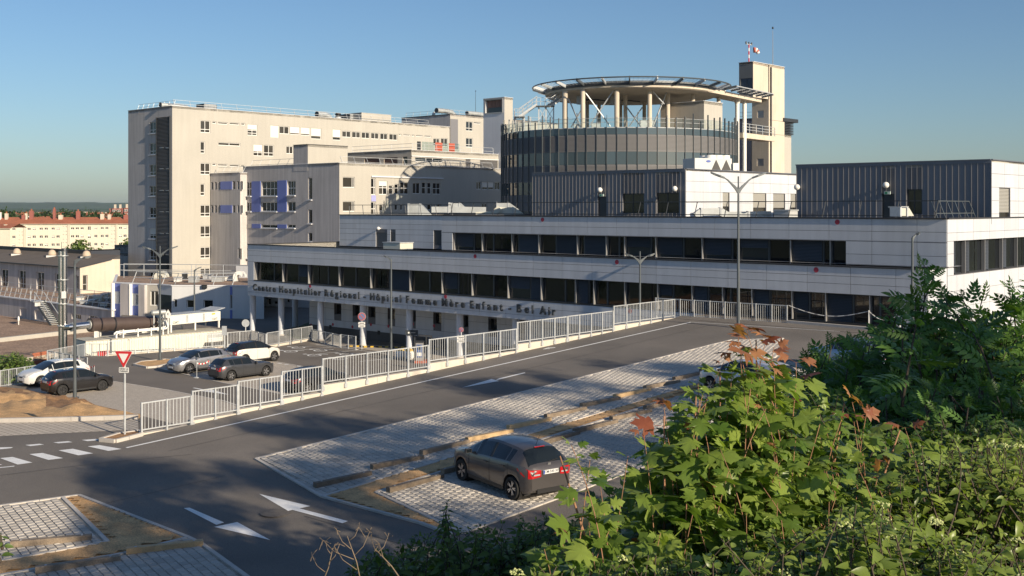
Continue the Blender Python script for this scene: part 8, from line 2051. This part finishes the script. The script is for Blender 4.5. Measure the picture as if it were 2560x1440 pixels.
# ---------------------------------------------------------------- town and trees far behind
def far_block(lab, x0, x1, ye, yr, d0, d1, bays, stair, wm, cols_y):
    a, b = at(x0, HY, d0), at(x1, HY, d1); fw = WFace(a, b); zE = zat(ye, d0); zR = zat(yr, d0); zG = -32.0
    t = thingW("apartment_block", lab, "building", Vector((a.x, a.y, zG))); hs = []
    for px0, px1, yt, yb in bays: h = pxwin(fw, px0, px1, yt, yb); hs.append(h)
    part("wall", wall_mb(fw, 0, fw.L, zG, zE, hs, .3), wm, t)
    for i, h in enumerate(hs):
        w_ = part("window", MB().fbox(fw, h[0], h[1], -.28, -.2, h[2], h[2] + .12).fbox(fw, h[0], h[1], -.28, -.2, h[3] - .12, h[3]).fbox(fw, (h[0] + h[1]) / 2 - .06, (h[0] + h[1]) / 2 + .06, -.28, -.2, h[2], h[3]), white_frame, t); fpart("pane", glass_g, w_, fw, h[0], h[1], -.3, -.285, h[2], h[3])
        if i % 4 == 1: fpart("roller_shutter", shutter_m, w_, fw, h[0], h[1], -.19, -.15, h[2] + (h[3] - h[2]) * .45, h[3])
    dep = 12.0; R0 = [fw.P(-.5, .6, zE), fw.P(fw.L + .5, .6, zE), fw.P(fw.L + .5, -dep / 2, zR), fw.P(-.5, -dep / 2, zR)]; R1 = [fw.P(-.5, -dep / 2, zR), fw.P(fw.L + .5, -dep / 2, zR), fw.P(fw.L + .5, -dep, zE), fw.P(-.5, -dep, zE)]
    rf = part("roof", MB().poly(R0).poly(R1), red_tile, t); part("eaves", MB().fbox(fw, -.5, fw.L + .5, 0, .62, zE - .18, zE - .02), concrete_fair, t)
    for px, hh, w_, m in stair:
        aa = fw.a(px); zc = zR - 1.2; part("chimney", MB().fbox(fw, aa - w_ / 2, aa + w_ / 2, -dep * .42, -dep * .30, zc - .8, zc + hh), m, rf); part("chimney_pot", MB().fbox(fw, aa - .2, aa + .2, -dep * .38, -dep * .34, zc + hh, zc + hh + .6), red_tile, rf)
    for px in cols_y: part("pilaster", MB().fbox(fw, fw.a(px), fw.a(px) + .35, 0, .25, zG, zE - .2), wm, t)
    return t, fw
def zq2(x, y): return x / 7.758, 490 + y / 7.758
bays = []
rows_y = ((618, 662), (768, 820), (925, 978), (1085, 1130))
for r_, (y0, y1) in enumerate(rows_y):
    for x0, x1 in ((532, 592), (632, 692), (768, 828), (866, 926), (1000, 1058), (1094, 1154), (1376, 1436), (1468, 1528), (1562, 1620), (1830, 1886), (1956, 2008), (2044, 2100), (2306, 2362), (2396, 2452), (2484, 2540), (238, 298)):
        dy = -(x0 - 530) * .011; a = zq2(x0, y0 + dy); b = zq2(x1, y1 + dy); bays.append((a[0], b[0], a[1], b[1]))
    a = zq2(1704, y0 - 28); b = zq2(1758, y1 + 2); bays.append((a[0], b[0], a[1], b[1]))
for x in (360, 420, 1218, 1272, 2154, 2206):
    for y in (598, 688, 752, 842, 905, 985): dy = -(x - 400) * .011; a = zq2(x, y + dy); b = zq2(x + 22, y + 20 + dy); bays.append((a[0], b[0], a[1], b[1]))
for x in (2600, 2700, 2800, 2900):
    for y0, y1 in rows_y: a = zq2(x, y0 - 20); b = zq2(x + 60, y1 - 20); bays.append((a[0], b[0], a[1], b[1]))
far_block("long cream apartment block with a red tiled roof, seen left of the tall hospital block", -120, 420, 560, 543.5, 398, 410, bays, [(-10, 3, 1.2, white_m), (8, 2.6, 1.0, concrete_fair), (52, 2, 1.4, brick_far), (58, 2.6, .8, concrete_fair), (71, 3.6, 1.3, brick_far), (129, 4.2, .8, brick_far), (145, 2, 1.4, concrete_fair), (189, 3.4, 1.3, brick_far), (250, 2.4, 1.2, concrete_fair), (268, 2.2, 1.0, concrete_fair), (310, 2.0, 1.6, brick_far)], render_pale, [z / 7.758 for z in (462, 492, 1318, 1345, 2245, 2270)])
far_block("nearer cream house end with a low red hipped roof at the left edge", -200, 25, 570.5, 560, 372, 372, [], [(0, 1, .8, concrete_fair)], render_pale, [])
# brick towers beyond
for x0, x1, yt, lab in ((273, 302, 521, "red brick apartment tower beyond the cream block"), (303, 330, 520, "second red brick apartment tower, half hidden by the hospital")):
    d = 900; a, b = at(x0, HY, d), at(x1, HY, d); t = thingW("apartment_tower", lab, "building", Vector((a.x, a.y, -38))); zt_ = zat(yt, d)
    part("wall", MB().box((a.x, d, -38), (b.x, d + 12, zt_)), brick_far, t); fw = WFace(a, b)
    part("stair_slot", MB().box((a.x + (b.x - a.x) * .18, d - .1, -38), (a.x + (b.x - a.x) * .26, d - .02, zt_)), black_m, t)
    for k in range(6):
        for f in (.36, .52, .74, .88): aa = fw.L * f; z = zt_ - 1.9 - k * 3.0; w_ = part("window", MB().fbox(fw, aa - .7, aa + .7, .02, .15, z - .8, z + .8), white_m, t); fpart("pane", glass, w_, fw, aa - .45, aa + .45, .15, .2, z - .6, z + .6)
    for f in (.3, .75): part("chimney", MB().box((a.x + fw.L * f, d + 3, zt_), (a.x + fw.L * f + 1.2, d + 5, zt_ + 3.2)), concrete_fair, t)
# houses of the town and single trees
rh = random.Random(21)
def house(lab, px, py, d, wd, m, rm):
    p = at(px, py, d); gz = zland(p.x, p.y); hh = min(7.0, max(3.0, p.z - gz)); wd *= .7; t = thingW("house", lab, "building", Vector((p.x, p.y, gz)), "houses of the far town"); x0, x1 = p.x - wd / 2, p.x + wd / 2
    part("wall", MB().box((x0, p.y, gz), (x1, p.y + 9, gz + hh)), m, t); z = gz + hh
    part("roof", MB().add([(x0 - .4, p.y - .4, z), (x1 + .4, p.y - .4, z), (x1 + .4, p.y + 9.4, z), (x0 - .4, p.y + 9.4, z), (x0, p.y + 4.5, z + 2.0), (x1, p.y + 4.5, z + 2.0)], [(0, 1, 5, 4), (2, 3, 4, 5), (0, 4, 3), (1, 2, 5)]), rm, t)
hl = [(57, 538, 700, 12, 1, "white house roofline near the left, above the cream block"), (15, 540, 620, 10, 1, "small white house at the left edge above the red roofs"), (93, 541, 640, 14, 0, "red roofed house left of the brick chimney pair"), (105, 537, 800, 10, 0, "tall red roofed house just right of the dark chimney"), (147, 538, 720, 16, 1, "pale house with a brown roof in the middle of the far town"), (170, 537, 900, 12, 0, "red roofed house beyond the middle of the far town"), (217, 536, 850, 22, 1, "long white building left of the brick towers"), (228, 538, 760, 14, 1, "white house in front of the long white building"), (247, 537, 820, 12, 1, "white house close to the brick towers"), (125, 541, 690, 12, 0, "red roofed house by the middle chimney"), (35, 536, 950, 14, 0, "red roofed house far left in the town"), (190, 541, 660, 14, 0, "red roofed house low behind the cream block"), (262, 541, 700, 10, 0, "red roofed house below the brick towers"), (78, 536, 1000, 16, 1, "white house far off in the town's trees")]
for px, py, d, wd, k, lab in hl: house(lab, px, py, d, wd, white_m if k else render_cream, concrete_fair if k and d > 800 else red_tile)
far_leaf = leafmat("far_tree_leaf", (.035, .062, .018), .2, .4)
def ftree(lab, px, ytop, d, h, cr, m=far_leaf, n=150, seed=0, grp="trees between the far houses"):
    p = at(px, ytop, d); b = Vector((p.x, p.y, p.z - h)); crown_tree("deciduous_tree", lab, b, h, cr, h * .8, n, m, (cr * .32, cr * .55), seed, grp)
k = 0
for x in range(-10, 330, 6):
    if any(abs(x - q) < 2 for q in ()): continue
    d = rh.uniform(480, 1200); k += 1
    ftree("dark bushy far tree above the red roofs, " + ("in the leftmost part of the town" if x < 70 else "left of the middle chimney" if x < 140 else "between the middle chimneys" if x < 215 else "near the brick towers"), x + rh.uniform(-5, 5), rh.uniform(527, 538), d, rh.uniform(11, 16), rh.uniform(5, 8), seed=k)
lit_leaf = leafmat("spring_leaf", (.10, .15, .03), .3, .35)
ftree("bright green tree in front of the cream apartment block, right of the chimney", 215, 606, 260, 11, 4.2, lit_leaf, 320, 201, None)
ftree("bright green lower tree beside it, nearer the chimney", 183, 618, 262, 8, 3.0, lit_leaf, 240, 202, None)
ftree("bright green tree beside the tall hospital block's left wall", 316, 597, 270, 11, 2.6, lit_leaf, 220, 203, None)
ftree("bare topped conifer rising above the bright green trees", 222, 599, 275, 13, 1.0, far_leaf, 60, 204, None)
# air
HZ = MB().box((-9500, -9500, -60), (9500, 9500, 38))
hm = bpy.data.materials.new("air"); hm.use_nodes = True; hn = hm.node_tree; hn.nodes.remove(hn.nodes["Principled BSDF"])
pv_ = hn.nodes.new("ShaderNodeVolumePrincipled"); pv_.inputs["Color"].default_value = (.72, .82, .92, 1); pv_.inputs["Density"].default_value = .00005; pv_.inputs["Anisotropy"].default_value = .2
hn.links.new(pv_.outputs[0], hn.nodes["Material Output"].inputs["Volume"])
stuff(part("haze", HZ, hm))
